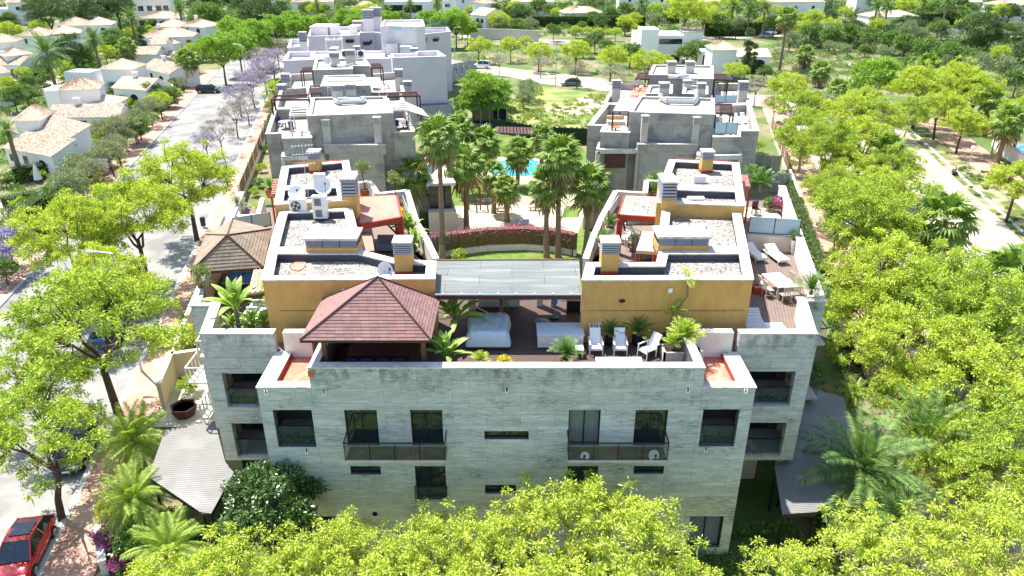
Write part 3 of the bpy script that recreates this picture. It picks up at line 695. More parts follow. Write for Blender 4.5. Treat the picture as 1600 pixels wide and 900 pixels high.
# lower white planter wall and lavender wall behind the right corner roof
a, b = PY(1075, 512, YO), PY(1148, 512, YO); q = MB(); q.box(a.x, b.x, YO-.02, YO+.4, ZT-.3, 10.82); q.build('corner_parapet', K['white'], apt)
a, b = PY(440, 512, YO), PY(484, 512, YO); q = MB(); q.box(a.x, b.x, YO-.02, YO+.4, ZT-.3, 10.82); q.build('corner_parapet', K['white'], apt)
# wall light and camera on the right ochre wall
yw = P(1000, 437, 13).y
p = PY(972, 470, yw); q = MB(); q.lathe((0, 0, 0), [(.15, 0), (.15, .05), (.09, .09)], 16)
q.V = [(p.x+v[0], yw-v[2]-.002, p.z+v[1]*.6) for v in q.V]; q.build('wall_light', K['metal'], apt)
for (x, y) in ((1047, 453), (538, 454)):
    p = PY(x, y, yw); q = MB(); q.box(p.x-.1, p.x+.1, yw-.1, yw-.002, p.z-.1, p.z+.1); q.build('wall_spout', K['whitep'], apt)
# ================================================================ PLANT LIBRARY
rng = np.random.default_rng(11)
def unit(v): return v/np.maximum(1e-6, np.linalg.norm(v, axis=-1, keepdims=True))
def leaves_np(C, Nn, per, L, Wd, spread=.9, droop=.25, jit=.5, rg=rng):
    """tufts of rhombic leaves: C tuft centres (n,3), Nn growth directions"""
    n = len(C); C = np.repeat(C, per, 0); D = np.repeat(Nn, per, 0)
    D = unit(D*.55+rg.normal(size=D.shape)*spread*.6)
    ln = L*rg.uniform(.6, 1.25, (len(D), 1)); base = C+D*ln*rg.uniform(0, jit*2, (len(D), 1))
    tip = base+D*ln; tip[:, 2] -= (ln[:, 0]*droop)
    side = unit(np.cross(D, rg.normal(size=D.shape)))*Wd*rg.uniform(.7, 1.2, (len(D), 1))
    mid = base*.5+tip*.5; mid[:, 2] += ln[:, 0]*.06
    V = np.stack([base, mid+side, tip, mid-side], 1).reshape(-1, 3); F = np.arange(len(V)).reshape(-1, 4)
    return V, F
def limb_np(pts, rad, n=5):
    pts = np.asarray(pts, float); k = len(pts); V = []; F = []
    for i in range(k):
        d = pts[min(i+1, k-1)]-pts[max(i-1, 0)]; d = d/max(1e-6, np.linalg.norm(d))
        u = np.cross(d, [0.3, 1, .2]); u /= max(1e-6, np.linalg.norm(u)); w = np.cross(d, u)
        for j in range(n):
            t = 2*math.pi*j/n; V.append(pts[i]+(u*math.cos(t)+w*math.sin(t))*rad[i])
    for i in range(k-1):
        for j in range(n):
            a = i*n+j; b = i*n+(j+1) % n; F.append((a, b, b+n, a+n))
    return V, F
def cen0(H): return np.array([0, 0, H])
def tree_meshes(name, seed, R, H, squash, nl, lr, tpl, per, L, Wd, leaf, bark=None, tr=.18, trunk_h=None, open_=.35, up=.5, shoots=0, twig=True, tw=1.0, m2=None, m2f=0, lean=.1, hole=0.0, shell=.5):
    """R crown radius, H height of crown centre, squash vertical ratio, nl lobes of radius lr*R, tpl tufts per lobe"""
    rg = np.random.default_rng(seed); TV = []; TF = []
    def limb(pts, rad, n=5):
        V, F = limb_np(pts, rad, n); b = len(TV); TV.extend(V); TF.extend([tuple(i+b for i in f) for f in F])
    trunk_h = trunk_h if trunk_h is not None else H-R*squash*.75
    fork = np.array([rg.normal()*lean, rg.normal()*lean, trunk_h])
    limb([(0, 0, -.1), (fork[0]*.2+.03, fork[1]*.4, trunk_h*.45), fork], [tr*1.25, tr, tr*.8], 8)
    lob = []
    tries = 0
    while len(lob) < nl and tries < 4000:
        tries += 1
        v = unit(rg.normal(size=3)); rr = R*(1-lr*.75)*(rg.uniform(shell, 1)**.6); c = np.array([v[0]*rr, v[1]*rr, v[2]*rr*squash])
        if v[2] < -open_ : continue
        if all(np.linalg.norm(c-q) > R*lr*.75 for q in lob) or tries > 2500: lob.append(c)
    C = []; D = []
    cen = np.array([0, 0, H])
    gaz = [rg.uniform(0, 6.28)]; ng = 3 if nl < 15 else 5
    ang = np.array([math.atan2(c[1], c[0]) for c in lob]); grp = ((ang-gaz[0]) % (2*math.pi)/(2*math.pi)*ng).astype(int); mains = {}
    for g_ in range(ng):
        ms = [lob[i] for i in range(len(lob)) if grp[i] == g_]
        if not ms: continue
        mc = np.mean(ms, 0); e1 = fork+(cen0(H)+mc*.45-fork)*.55+rg.normal(size=3)*.03*R; e2 = cen0(H)+mc*.8+rg.normal(size=3)*.04*R
        e0 = fork*.55+e1*.45+rg.normal(size=3)*.045*R; e3 = (e1+e2)/2+rg.normal(size=3)*.05*R
        limb([fork, e0, e1, e3, e2], [tr*.62, tr*.5, tr*.4, tr*.28, tr*.14], 6); mains[g_] = (e1, e3, e2)
    for ci, c in enumerate(lob):
        p = cen+c; mm = mains[grp[ci]]; st = min(mm, key=lambda q_: np.linalg.norm(p-q_)+(.35*R if q_ is mm[2] else 0)); mid = (st+p)/2+rg.normal(size=3)*.06*R
        limb([st, mid, p], [tr*.2, tr*.13, tr*.06], 4)
        q = unit(rg.normal(size=(tpl, 3))); q[:, 2] = np.where(q[:, 2] < -.25, -q[:, 2]*.6, q[:, 2])
        rad = R*lr*rg.uniform(.35, 1.12, (tpl, 1))
        o = q*rad; o[:, 2] *= .8; tp = p+o; nn = unit(q+np.array([0, 0, up])+unit(c)*.5)
        C.append(tp); D.append(nn)
        if twig:
            for t in tp[::3]: limb([p, p*.45+t*.55+rg.normal(size=3)*.03*R, t], [tr*.07*tw, tr*.05*tw, tr*.03*tw], 3)
    if shoots:
        for i in range(shoots):
            a = rg.uniform(0, 2*math.pi); r_ = R*rg.uniform(0, .9); b = cen+np.array([math.cos(a)*r_, math.sin(a)*r_, R*squash*.45*math.sqrt(max(.05, 1-(r_/R)**2))])
            t = b+np.array([rg.normal()*.25, rg.normal()*.25, rg.uniform(.5, 1.6)])*R*.34
            limb([b, b*.5+t*.5+rg.normal(size=3)*.03*R, t], [tr*.16, tr*.13, tr*.08], 4)
            for k in range(7):
                a_ = k*.9+i; q_ = np.array([math.cos(a_), math.sin(a_), .15]); C.append((t+q_*.035*R*(k > 0)+(b-t)*.1*(k > 4))[None]); D.append((q_ if k else np.array([0, 0, 1.]))[None])
    C = np.concatenate(C); D = np.concatenate(D)
    if hole: keep = rg.uniform(size=len(C)) > hole; C = C[keep]; D = D[keep]
    V, F = leaves_np(C, D, per, L, Wd, rg=rg)
    # leaf colour: leaves differ one by one, and whole sprays differ a little (young and old growth)
    ti = np.clip(np.repeat(rg.beta(2, 2, len(C)), per)*.6+rg.uniform(0, .5, len(F)), 0, 1)
    mi = None; mats = [K[leaf]]
    if m2: mats.append(K[m2]); mi = np.repeat((rg.uniform(size=len(C)) < m2f).astype(int), per)
    crown = mesh_np(name+'_crown', V, F, mats, ti, mi)
    trunk = bpy.data.meshes.new(name+'_trunk'); trunk.from_pydata([tuple(v) for v in TV], [], TF); trunk.materials.append(K[bark or 'bark'])
    return dict(trunk=trunk, crown=crown, R=R, H=H)
TK = {}
GROW = dict(tipuana=1.12, tipuana_soft=1.12, tipuana_open=1.15, lime_tree=1.12)
def kind(k, variants, **a):
    TK[k] = [tree_meshes(k, 100*len(TK)+i, **a) for i in range(variants)]
# near, leaf by leaf
kind('tipuana', 3, R=4, H=4.9, squash=.66, nl=62, lr=.17, tpl=27, per=18, L=.19, Wd=.034, leaf='lime', tr=.17, open_=.42, shoots=14, up=.5, bark='bark', lean=.3, shell=.35)
kind('tipuana_soft', 2, R=4, H=4.9, squash=.7, nl=62, lr=.18, tpl=27, per=18, L=.2, Wd=.034, leaf='lime2', tr=.17, open_=.5, shoots=20, up=.5, bark='bark_pale', lean=.3, shell=.35)
kind('tipuana_open', 2, R=4, H=5.0, squash=.66, nl=56, lr=.15, tpl=20, per=16, L=.19, Wd=.036, leaf='lime2', tr=.17, open_=.42, up=.5, lean=.3, shell=.35)
kind('tipuana_front', 3, R=3.2, H=5.5, squash=.5, nl=32, lr=.15, tpl=10, per=12, L=.22, Wd=.036, leaf='lime', tr=.15, tw=2.2, open_=.35, shoots=46, up=.8, bark='bark_pale', lean=.3, shell=.3)
kind('magnolia', 1, R=2.6, H=4.0, squash=1.0, nl=30, lr=.26, tpl=50, per=14, L=.2, Wd=.05, leaf='darkleaf', tr=.12, m2='flower_w', m2f=.006, up=.3)
# middle distance
kind('lime_tree', 2, R=4, H=4.8, squash=.7, nl=40, lr=.22, tpl=30, per=12, L=.22, Wd=.05, leaf='lime', tr=.16, open_=.5)
kind('plane_tree', 2, R=4, H=5.8, squash=.95, nl=34, lr=.28, tpl=34, per=14, L=.26, Wd=.08, leaf='bright', tr=.16, open_=.6, up=.2)
kind('green_tree', 2, R=3, H=3.4, squash=.8, nl=20, lr=.34, tpl=34, per=12, L=.25, Wd=.07, leaf='mid', tr=.13, open_=.7)
kind('olive_tree', 2, R=3, H=3.0, squash=.75, nl=18, lr=.32, tpl=30, per=12, L=.22, Wd=.04, leaf='olive', tr=.13, open_=.7)
kind('dusty_tree', 2, R=2.6, H=3.3, squash=.7, nl=20, lr=.27, tpl=26, per=10, L=.2, Wd=.035, leaf='sparse', tr=.1, open_=.4, m2='grey', m2f=.3)
kind('bare_tree', 2, R=2.8, H=3.6, squash=.75, nl=26, lr=.22, tpl=22, per=7, L=.24, Wd=.022, leaf='grey', tr=.1, open_=.4)
kind('jacaranda', 2, R=3, H=4.0, squash=.7, nl=22, lr=.28, tpl=26, per=9, L=.22, Wd=.035, leaf='grey', tr=.12, open_=.4, m2='violet', m2f=.4)
kind('pine', 2, R=5, H=6.5, squash=.8, nl=26, lr=.26, tpl=44, per=14, L=.3, Wd=.05, leaf='pine', tr=.24, open_=.5, up=.7)
kind('shrub', 3, R=1.2, H=1.0, squash=.8, nl=10, lr=.4, tpl=26, per=9, L=.17, Wd=.05, leaf='mid', tr=.05, open_=.8, twig=False)
kind('lime_shrub', 2, R=1.2, H=1.0, squash=.8, nl=10, lr=.4, tpl=26, per=9, L=.17, Wd=.05, leaf='lime2', tr=.05, open_=.8, twig=False)
kind('grey_shrub', 2, R=1.3, H=1.0, squash=.75, nl=10, lr=.4, tpl=26, per=9, L=.17, Wd=.035, leaf='olive', tr=.05, open_=.8, twig=False)
kind('cypress', 1, R=1.0, H=4.8, squash=7.5, nl=34, lr=.5, tpl=30, per=11, L=.22, Wd=.05, leaf='pine', tr=.1, open_=.95, twig=False, up=1.5, shell=.1, trunk_h=.6)
kind('bougainvillea', 1, R=1.0, H=.8, squash=.8, nl=9, lr=.42, tpl=26, per=9, L=.12, Wd=.05, leaf='mid', tr=.04, open_=.8, twig=False, m2='magenta', m2f=.7)
kind('violet_shrub', 1, R=1.6, H=1.3, squash=.8, nl=12, lr=.38, tpl=28, per=9, L=.16, Wd=.05, leaf='sparse', tr=.05, open_=.8, twig=False, m2='violet', m2f=.75)
kind('yellow_shrub', 1, R=.9, H=.7, squash=.8, nl=8, lr=.42, tpl=22, per=9, L=.14, Wd=.05, leaf='yellow', tr=.04, open_=.8, twig=False)
kind('potted_tree', 1, R=.55, H=1.3, squash=.95, nl=9, lr=.42, tpl=16, per=9, L=.1, Wd=.022, leaf='sparse', tr=.03, open_=.8)
seedc = {}
def plant(kd, name, loc, r, label, cat, group=None, hz=1.0, rz=None, v=None):
    vs = TK[kd]; i = seedc.get(kd, 0); seedc[kd] = i+1; t = vs[(i if v is None else v) % len(vs)]
    s = r/t['R']; o = thing(name, label, cat, loc, group); o.rotation_euler = (0, 0, random.uniform(0, 6.28) if rz is None else rz); o.scale = (s, s, s*hz)
    for part in ('trunk', 'crown'):
        c = bpy.data.objects.new(part if part == 'trunk' or 'tree' in cat else 'foliage', t[part]); COL.objects.link(c); c.parent = o
        if part == 'trunk' and 'tree' not in cat: c.name = 'stems'
    return o
def at_crown(kd, x, y, rpx, hz=1.0, z0=0.0):
    t = TK[kd][0]; z = 3.0+z0
    for _ in range(25):
        p = P(x, y, z); s = rpx/PPM(p)/t['R']; z = z0+t['H']*s*hz
    return (p.x, p.y, z0), s*t['R']
def tree(kd, x, y, rpx, name, label, cat='tree', group=None, hz=1.0, z0=0.0, rz=None, v=None):
    rpx *= GROW.get(kd, 1)
    loc, r = at_crown(kd, x, y, rpx, hz, z0); return plant(kd, name, loc, r, label, cat, group, hz, rz, v)
# ---------------------------------------------------------------- fronds
def fan_mesh(name, R, segs, leaf, seed, pet=.9, droop=.5):
    rg = np.random.default_rng(seed); V = []; F = []; T = []
    def q(a, b, c, d, t):
        k = len(V); V.extend([a, b, c, d]); F.append((k, k+1, k+2, k+3)); T.append(t)
    q((0, -.025, 0), (0, .025, 0), (pet, .015, pet*.02), (pet, -.015, pet*.02), .1)
    for i in range(segs):
        a = (i/(segs-1)-.5)*math.radians(230); w = R*.085
        d = np.array([math.cos(a), math.sin(a), 0]); s = np.array([-d[1], d[0], 0]); b = np.array([pet, 0, pet*.02]); Lr = R*rg.uniform(.85, 1.08)*(1-.15*abs(a)/2)
        m = b+d*Lr*.55+np.array([0, 0, .10*R]); e = b+d*Lr*.92+np.array([0, 0, -droop*R*rg.uniform(.25, .7)])
        t = rg.uniform(0, 1)
        q(b, b, m+s*w+np.array([0, 0, -.03*R]), m, t); q(b, m, m-s*w+np.array([0, 0, -.03*R]), b, t)
        q(m+s*w+np.array([0, 0, -.03*R]), e, m, m, t); q(m, e, m-s*w+np.array([0, 0, -.03*R]), m-s*w, t)
    # triangles degenerate quads are fine for shading
    F = [tuple(dict.fromkeys(f)) for f in F]
    me = bpy.data.meshes.new(name); VV = [tuple(map(float, v)) for v in V]; me.from_pydata(VV, [], F); me.materials.append(K[leaf])
    at = me.attributes.new('tint', 'FLOAT', 'FACE'); at.data.foreach_set('value', np.array(T, dtype=np.float32)); me.validate(); return me
def feather_mesh(name, L, leaf, seed, n=26, ll=.28, lw=.02, droop=.55, rise=.25, vee=.5, fold=.0):
    """pinnate frond of length L along +x"""
    rg = np.random.default_rng(seed); V = []; F = []; T = []
    def q(t, *p):
        k = len(V); V.extend(p); F.append(tuple(range(k, k+len(p)))); T.append(t)
    def rach(u): return np.array([L*(u-.12*u*u*droop), 0, L*(rise*u-droop*u*u*.9)])
    N_ = 8
    for i in range(N_):
        a, b = rach(i/N_), rach((i+1)/N_); w = .018*L*(1-i/N_*.8)*.5; q(.3, a+[0, -w, 0], a+[0, w, 0], b+[0, w*.8, 0], b+[0, -w*.8, 0])
    for i in range(n):
        u = .12+.88*i/(n-1); p = rach(u); dd = rach(min(1, u+.03))-rach(u-.03); dd /= np.linalg.norm(dd)
        ln = L*ll*(math.sin(math.pi*(.12+.8*u))**.6)*rg.uniform(.85, 1.1)
        for s in (-1, 1):
            d = dd*.55+np.array([0, s*1.0, 0])+np.array([0, 0, vee*.5]); d /= np.linalg.norm(d); w = dd*L*lw
            m = p+d*ln*.55; e = p+d*ln+np.array([0, 0, -ln*(.25+fold)])
            q(rg.uniform(0, 1), p-w*.4, m-w, e, m+w)
    me = bpy.data.meshes.new(name); me.from_pydata([tuple(map(float, v)) for v in V], [], F); me.materials.append(K[leaf])
    at = me.attributes.new('tint', 'FLOAT', 'FACE'); at.data.foreach_set('value', np.array(T, dtype=np.float32)); return me
def broad_mesh(name, L, Wd, leaf, seed, rise=.5, droop=.5):
    rg = np.random.default_rng(seed); V = []; F = []; T = []; n = 9; prev = None
    for i in range(n+1):
        u = i/n; c = np.array([L*(.25+u*.75), 0, L*(rise*(.25+u*.75)-droop*u*u)]); w = Wd*math.sin(math.pi*min(1, .06+u*.94))**.7*(1 if u < .97 else .3)
        row = [c+[0, -w, -.12*w], c, c+[0, w, -.12*w]]
        if prev is not None:
            for k in (0, 1):
                b = len(V); V.extend([prev[k], prev[k+1], row[k+1], row[k]]); F.append((b, b+1, b+2, b+3)); T.append(rg.uniform(.2, 1))
        prev = row
    b = len(V); V.extend([np.array([0, -.02, 0]), np.array([0, .02, 0]), np.array([L*.25, .02, L*rise*.25]), np.array([L*.25, -.02, L*rise*.25])]); F.append((b, b+1, b+2, b+3)); T.append(.5)
    me = bpy.data.meshes.new(name); me.from_pydata([tuple(map(float, v)) for v in V], [], F); me.materials.append(K[leaf])
    at = me.attributes.new('tint', 'FLOAT', 'FACE'); at.data.foreach_set('value', np.array(T, dtype=np.float32)); return me
FR = {}
FR['fan'] = [fan_mesh('fan_frond', .85, 17, 'fan', i, .85) for i in range(3)]
FR['feather'] = [feather_mesh('feather_frond', 2.6, 'feather', i, 34, .2, .012) for i in range(3)]
FR['feather_b'] = [feather_mesh('bright_frond', 2.6, 'feather_b', i, 40, .26, .012, fold=.3) for i in range(3)]
FR['cycad'] = [feather_mesh('cycad_frond', 1.0, 'hedge', i, 30, .17, .012, droop=.45, rise=.35) for i in range(2)]
FR['areca'] = [feather_mesh('areca_frond', 1.0, 'lime2', i, 22, .3, .018, droop=.6, rise=.6) for i in range(2)]
FR['broad'] = [broad_mesh('broad_leaf', 1.2, .115, 'banana', i) for i in range(3)]
def crown_objs(root, kd, n, z, sc=1, lo=-35, hi=75, name='frond', c=(0, 0), seed=0):
    rg = random.Random(seed)
    for i in range(n):
        me = FR[kd][i % len(FR[kd])]; o = bpy.data.objects.new(name, me); COL.objects.link(o); o.parent = root
        el = math.radians(lo+(hi-lo)*((i+.5)/n)); az = i*2.39996+rg.uniform(-.2, .2)
        o.location = (c[0], c[1], z); o.scale = (sc,)*3
        o.rotation_euler = (Matrix.Rotation(az, 3, 'Z') @ Matrix.Rotation(-el, 3, 'Y') @ Matrix.Rotation(rg.uniform(-.35, .35), 3, 'X')).to_euler()
def joined_crown(kd, n, lo, hi, sc, seed, name):
    rg = random.Random(seed); V = []; F = []; T = []
    for i in range(n):
        me = FR[kd][i % len(FR[kd])]; el = math.radians(lo+(hi-lo)*((i+.5)/n)); az = i*2.39996+rg.uniform(-.2, .2)
        M = (Matrix.Rotation(az, 3, 'Z') @ Matrix.Rotation(-el, 3, 'Y') @ Matrix.Rotation(rg.uniform(-.35, .35), 3, 'X'))
        b = len(V); V += [tuple((M @ v.co)*sc) for v in me.vertices]; F += [tuple(b+k for k in p.vertices) for p in me.polygons]
        T += [d.value for d in me.attributes['tint'].data]
    me = bpy.data.meshes.new(name); me.from_pydata(V, [], F); me.materials.append(FR[kd][0].materials[0])
    at = me.attributes.new('tint', 'FLOAT', 'FACE'); at.data.foreach_set('value', np.array(T, dtype=np.float32)); return me
def trunk_mesh(name, h, r0, r1, m='palmtrunk', bend=.15):
    mb = MB(); prof = []; n = 9; k = 12
    for i in range(n+1):
        u = i/n; r = r0+(r1-r0)*min(1, u*1.6)+(.04 if i == 0 else 0); prof.append((u*h, r, bend*math.sin(u*2.2)))
    for i in range(n+1):
        for j in range(k):
            t = 2*math.pi*j/k; rr = prof[i][1]*(1+.05*((j+i) % 2)); mb.V.append((prof[i][2]+rr*math.cos(t), rr*math.sin(t), prof[i][0]))
    for i in range(n):
        for j in range(k): mb.F.append((i*k+j, i*k+(j+1) % k, (i+1)*k+(j+1) % k, (i+1)*k+j)); mb.M.append(0)
    me = bpy.data.meshes.new(name); me.from_pydata(mb.V, [], mb.F); me.materials.append(K[m]); return me, bend*math.sin(2.2)
TRM = {}
def palm(kd, loc, h, label, name='palm_tree', group=None, n=26, sc=1.0, tr=.2, parts=True, skirt=True, seed=0, cat='palm tree', lo=-50, hi=80):
    key = (round(h, 1), round(tr, 2))
    if key not in TRM: TRM[key] = trunk_mesh('palm_trunk', h, tr*1.5, tr)
    me, bx = TRM[key]; r = thing(name, label, cat, loc, group); r.rotation_euler = (0, 0, seed*1.7)
    o = bpy.data.objects.new('trunk', me); COL.objects.link(o); o.parent = r
    if parts: crown_objs(r, kd, n, h, sc, lo, hi, seed=seed, c=(bx, 0))
    else:
        k2 = ('crown', kd, n)
        if k2 not in TRM: TRM[k2] = joined_crown(kd, n, lo, hi, 1.0, 3, kd+'_crown')
        o = bpy.data.objects.new('crown', TRM[k2]); COL.objects.link(o); o.parent = r; o.location = (bx, 0, h); o.scale = (sc,)*3
    if skirt:
        if 'skirt' not in TRM:
            rg = np.random.default_rng(5); a = rg.uniform(0, 2*math.pi, 60); z = rg.uniform(-.9, 0, 60); rr = .22+.1*rg.uniform(size=60)
            C = np.stack([np.cos(a)*rr, np.sin(a)*rr, z], 1); D = np.stack([np.cos(a)*.5, np.sin(a)*.5, -np.ones(60)], 1)
            V, F = leaves_np(C, D, 4, .7, .06, .4, .3, rg=rg); TRM['skirt'] = mesh_np('dead_frond_skirt', V, F, K['deadleaf'], rg.uniform(0, 1, len(F)))
        o = bpy.data.objects.new('dead_skirt', TRM['skirt']); COL.objects.link(o); o.parent = r; o.location = (bx, 0, h); o.scale = (sc*1.0,)*3
    return r
def palm_px(kd, xc, yc, xb, yb, label, z0=0.0, rpx=None, **k):
    """crown centre px, base px: base at z0 fixes the place, the crown row fixes the height"""
    b = P(xb, yb, z0); t = PY(xc, yc, b.y); h = max(1.0, t.z-z0)
    if rpx: k['sc'] = rpx/PPM(t)/{'fan': 1.6, 'feather': 2.5, 'feather_b': 2.5}.get(kd, 1.0)
    return palm(kd, ((b.x+t.x)/2, b.y, z0), h, label, **k)
def palm_h(kd, xc, yc, h, label, z0=0.0, rpx=None, **k):
    t = P(xc, yc, z0+h)
    if rpx: k['sc'] = rpx/PPM(t)/{'fan': 1.6, 'feather': 2.5, 'feather_b': 2.5}.get(kd, 1.0)
    return palm(kd, (t.x, t.y, z0), h, label, **k)
def cycad(loc, R, label, cat='cycad', n=26, kd='cycad', name='cycad_plant', lo=8, hi=80, group=None, stub=.18, parts=True):
    r = thing(name, label, cat, loc, group); m = MB(); m.lathe((0, 0, 0), [(.07, 0), (.11, .06), (.09, stub)], 10)
    me = bpy.data.meshes.new('cycad_stub'); me.from_pydata(m.V, [], m.F); me.materials.append(K['palmtrunk']); o = bpy.data.objects.new('stem', me); COL.objects.link(o); o.parent = r
    crown_objs(r, kd, n, stub, R, lo, hi, 'frond' if kd != 'broad' else 'leaf', seed=int(loc[0]*7) % 99); return r
def pot(loc, r, h, m, label, sq=False, group=None, soil=True, taper=.8):
    t = thing('plant_pot', label, 'plant pot', loc, group); q = MB()
    if sq:
        a, b = r*taper, r; x, y, z = loc
        q.hexa([(x-a, y-a, z), (x+a, y-a, z), (x+a, y+a, z), (x-a, y+a, z), (x-b, y-b, z+h), (x+b, y-b, z+h), (x+b, y+b, z+h), (x-b, y+b, z+h)])
    else: q.lathe(loc, [(r*taper*.9, 0), (r*.97, h*.55), (r*.9, h*.88), (r*1.05, h*.9), (r*1.05, h), (r*.85, h), (r*.85, h-.05)], 18)
    q.build('body', K[m], t); q = MB()
    (q.box(loc[0]-r*.85, loc[0]+r*.85, loc[1]-r*.85, loc[1]+r*.85, loc[2]+h, loc[2]+h+.012) if sq else q.tube((loc[0], loc[1], loc[2]+h-.06), (loc[0], loc[1], loc[2]+h-.03), r*.84, n=16)); q.build('soil', K['soil'], t)
    return t
K['soil'] = mat('potting_soil', (.06, .04, .03), .95, .3, 20)
# ================================================================ ROOF EQUIPMENT OF THE FRONT BUILDING
ZG = 12.56
chimney(952, 430, ZG, .85, .85, 1.75, 'ochre chimney with grey louvre at the inner front corner of the right gravel roof')
chimney(631, 430, ZG, .85, .85, 1.75, 'ochre chimney with grey louvre beside the round dish on the left gravel roof')
chimney(1041, 358, ZD+2.2, .85, 1.0, 2.9, 'nearer ochre chimney of the pair on the inner side of the right roof')
chimney(1040, 322, ZG, .85, .9, 1.8, 'farther ochre chimney of the pair on the inner side of the right roof')
chimney(549, 352, ZD+2.2, .85, 1.0, 2.9, 'nearer ochre chimney of the pair on the inner side of the left roof')
chimney(547, 318, ZG, .85, .9, 1.8, 'farther ochre chimney of the pair on the inner side of the left roof')
chimney(1104, 271, 12.97, .75, .8, 1.5, 'ochre chimney at the rear edge of the right upper roof')
chimney(492, 271, 12.97, .75, .8, 1.5, 'ochre chimney at the rear edge of the left upper roof')
def skybox(x0, x1, yb, label, ret):
    a, b = P(x0, yb, ZG+.25), P(x1, yb, ZG+.25); d = 1.5; r = thing('roof_vent_box', label, 'roof vent', ((a.x+b.x)/2, a.y, ZG))
    q = MB(); q.box(a.x, b.x, a.y, a.y+d, ZG+.25, ZG+.7); q.build('ochre_body', K['ochre'], r)
    q = MB(); q.box(a.x+.02, b.x-.02, a.y+.04, a.y+d, ZG+.02, ZG+.25); q.build('red_plinth', K['red'], r)
    q = MB(); q.box(a.x+.03, b.x-.03, a.y+.06, a.y+d, ZG+.7, ZG+1.1); q.build('core', K['metal'], r)
    for k in range(3):
        q = MB(); xa = a.x+(b.x-a.x)*k/3+.02; xb = a.x+(b.x-a.x)*(k+1)/3-.02
        for i in range(6): z = ZG+.72+i*.062; q.hexa([(xa, a.y, z), (xb, a.y, z), (xb, a.y+.07, z+.02), (xa, a.y+.07, z+.02), (xa, a.y, z+.03), (xb, a.y, z+.03), (xb, a.y+.07, z+.05), (xa, a.y+.07, z+.05)])
        q.build('louvre_panel', K['louvre'], r)
    q = MB(); q.box(a.x-.06, b.x+.06, a.y-.06, a.y+d+.05, ZG+1.1, ZG+1.22)
    q.build('cap', K['cap'], r)
    s = 1 if ret > 0 else -1; xc = b.x-.1 if s > 0 else a.x+.1
    q = MB(); q.box(xc-.35, xc+.35, a.y+d+.051, a.y+d+.5, ZG+.6, ZG+1.18); q.build('side_cap', K['cap'], r)
    return r
skybox(1027, 1106, 397, 'long ochre vent box with louvres and white cap on the right gravel roof', 1)
skybox(479, 559, 400, 'long ochre vent box with louvres and white cap on the left gravel roof', -1)
def ac(px_, py_, z, w, h, d, fans, label, mast=False):
    p = P(px_, py_, z); r = thing('air_conditioner', label, 'air conditioner', (p.x, p.y, z))
    q = MB(); q.box(p.x-w/2, p.x+w/2, p.y, p.y+d, z, z+h); q.build('case', K['whitep'], r, bevel=.015)
    for i in range(fans):
        cz_ = z+h*(i+.5)/fans if fans > 1 else z+h*.5; cx = p.x-w*.1 if fans == 1 else p.x-w*.08; rr = .3 if fans == 1 else .26
        if fans == 1:
            q = MB(); q.tube((cx, p.y-.012, cz_), (cx, p.y-.001, cz_), rr, n=24); f = q.build('fan_disc', K['metal'], r)
            q = MB()
            for k in range(4): t = k*math.pi/2+.4; q.bar((cx, p.y-.02, cz_), (cx+math.cos(t)*rr*.85, p.y-.02, cz_+math.sin(t)*rr*.85), .14, .01, up=(0, 1, 0))
            q.build('fan_blades', K['lamp'], f)
            q = MB()
            for k in range(3):
                rk = rr*(.4+.28*k)
                for j in range(20): t0, t1 = j*math.pi/10, (j+1)*math.pi/10; q.bar((cx+math.cos(t0)*rk, p.y-.03, cz_+math.sin(t0)*rk), (cx+math.cos(t1)*rk, p.y-.03, cz_+math.sin(t1)*rk), .012, .012)
            q.build('guard', K['lamp'], f)
        else:
            q = MB(); q.box(cx-.2, cx+.2, p.y-.012, p.y-.001, cz_-.22, cz_+.22); f = q.build('grille', K['lamp'], r); q = MB()
            for k in range(9): q.box(cx-.19, cx+.19, p.y-.03, p.y-.013, cz_-.2+k*.047, cz_-.185+k*.047)
            q.build('grille_bars', K['metal'], f)
    q = MB(); q.box(p.x-w*.4, p.x-w*.3, p.y+.02, p.y+d-.02, z-.1, z); q.box(p.x+w*.3, p.x+w*.4, p.y+.02, p.y+d-.02, z-.1, z); q.build('feet', K['metal'], r)
    return r
ac(466, 333, ZG+.3, .98, .86, .36, 1, 'white air conditioner with one round fan at the left end of the left upper roof')
ac(501, 342, ZG+.1, .84, 1.35, .4, 2, 'tall white air conditioner with two grilles on the left gravel roof')
ac(499, 285, 12.97, .75, .55, .35, 0, 'small white air conditioner behind the dishes on the left upper roof')
ac(1086, 331, ZG+.15, .98, .86, .36, 1, 'white air conditioner with round fan on the right gravel roof')
ac(1093, 287, 12.97, .8, .5, .35, 0, 'small white air conditioner with grey side on the right upper roof')
def dish(c, r_, label, az=-.5, el=.7, pole=1.0, m='whitep'):
    r = thing('satellite_dish', label, 'satellite dish', (c[0], c[1], c[2]))
    Rm = Matrix.Rotation(az, 3, 'Z') @ Matrix.Rotation(math.pi/2-el, 3, 'X'); top = Vector(c)+Vector((0, 0, pole))
    q = MB(); n = 24; prof = [(0.01, 0), (r_*.4, r_*.05), (r_*.75, r_*.15), (r_, r_*.28)]; q.lathe((0, 0, 0), prof, n); q.V = [tuple(top+Rm @ Vector(v)) for v in q.V]; q.F = q.F[:-1]; q.M = q.M[:-1]
    q.build('reflector', K[m], r, smooth=True)
    q = MB(); q.tube(Vector(c), top, .03); q.build('mast', K['lamp'], r)
    q = MB(); a = top+Rm @ Vector((0, -r_*.98, r_*.25)); b = top+Rm @ Vector((0, 0, r_*1.05)); q.tube(a, b, .015); q.tube(b-Vector((0, 0, .06)), b+Vector((0, 0, .06)), .05); q.build('feed_arm', K['metal'], r)
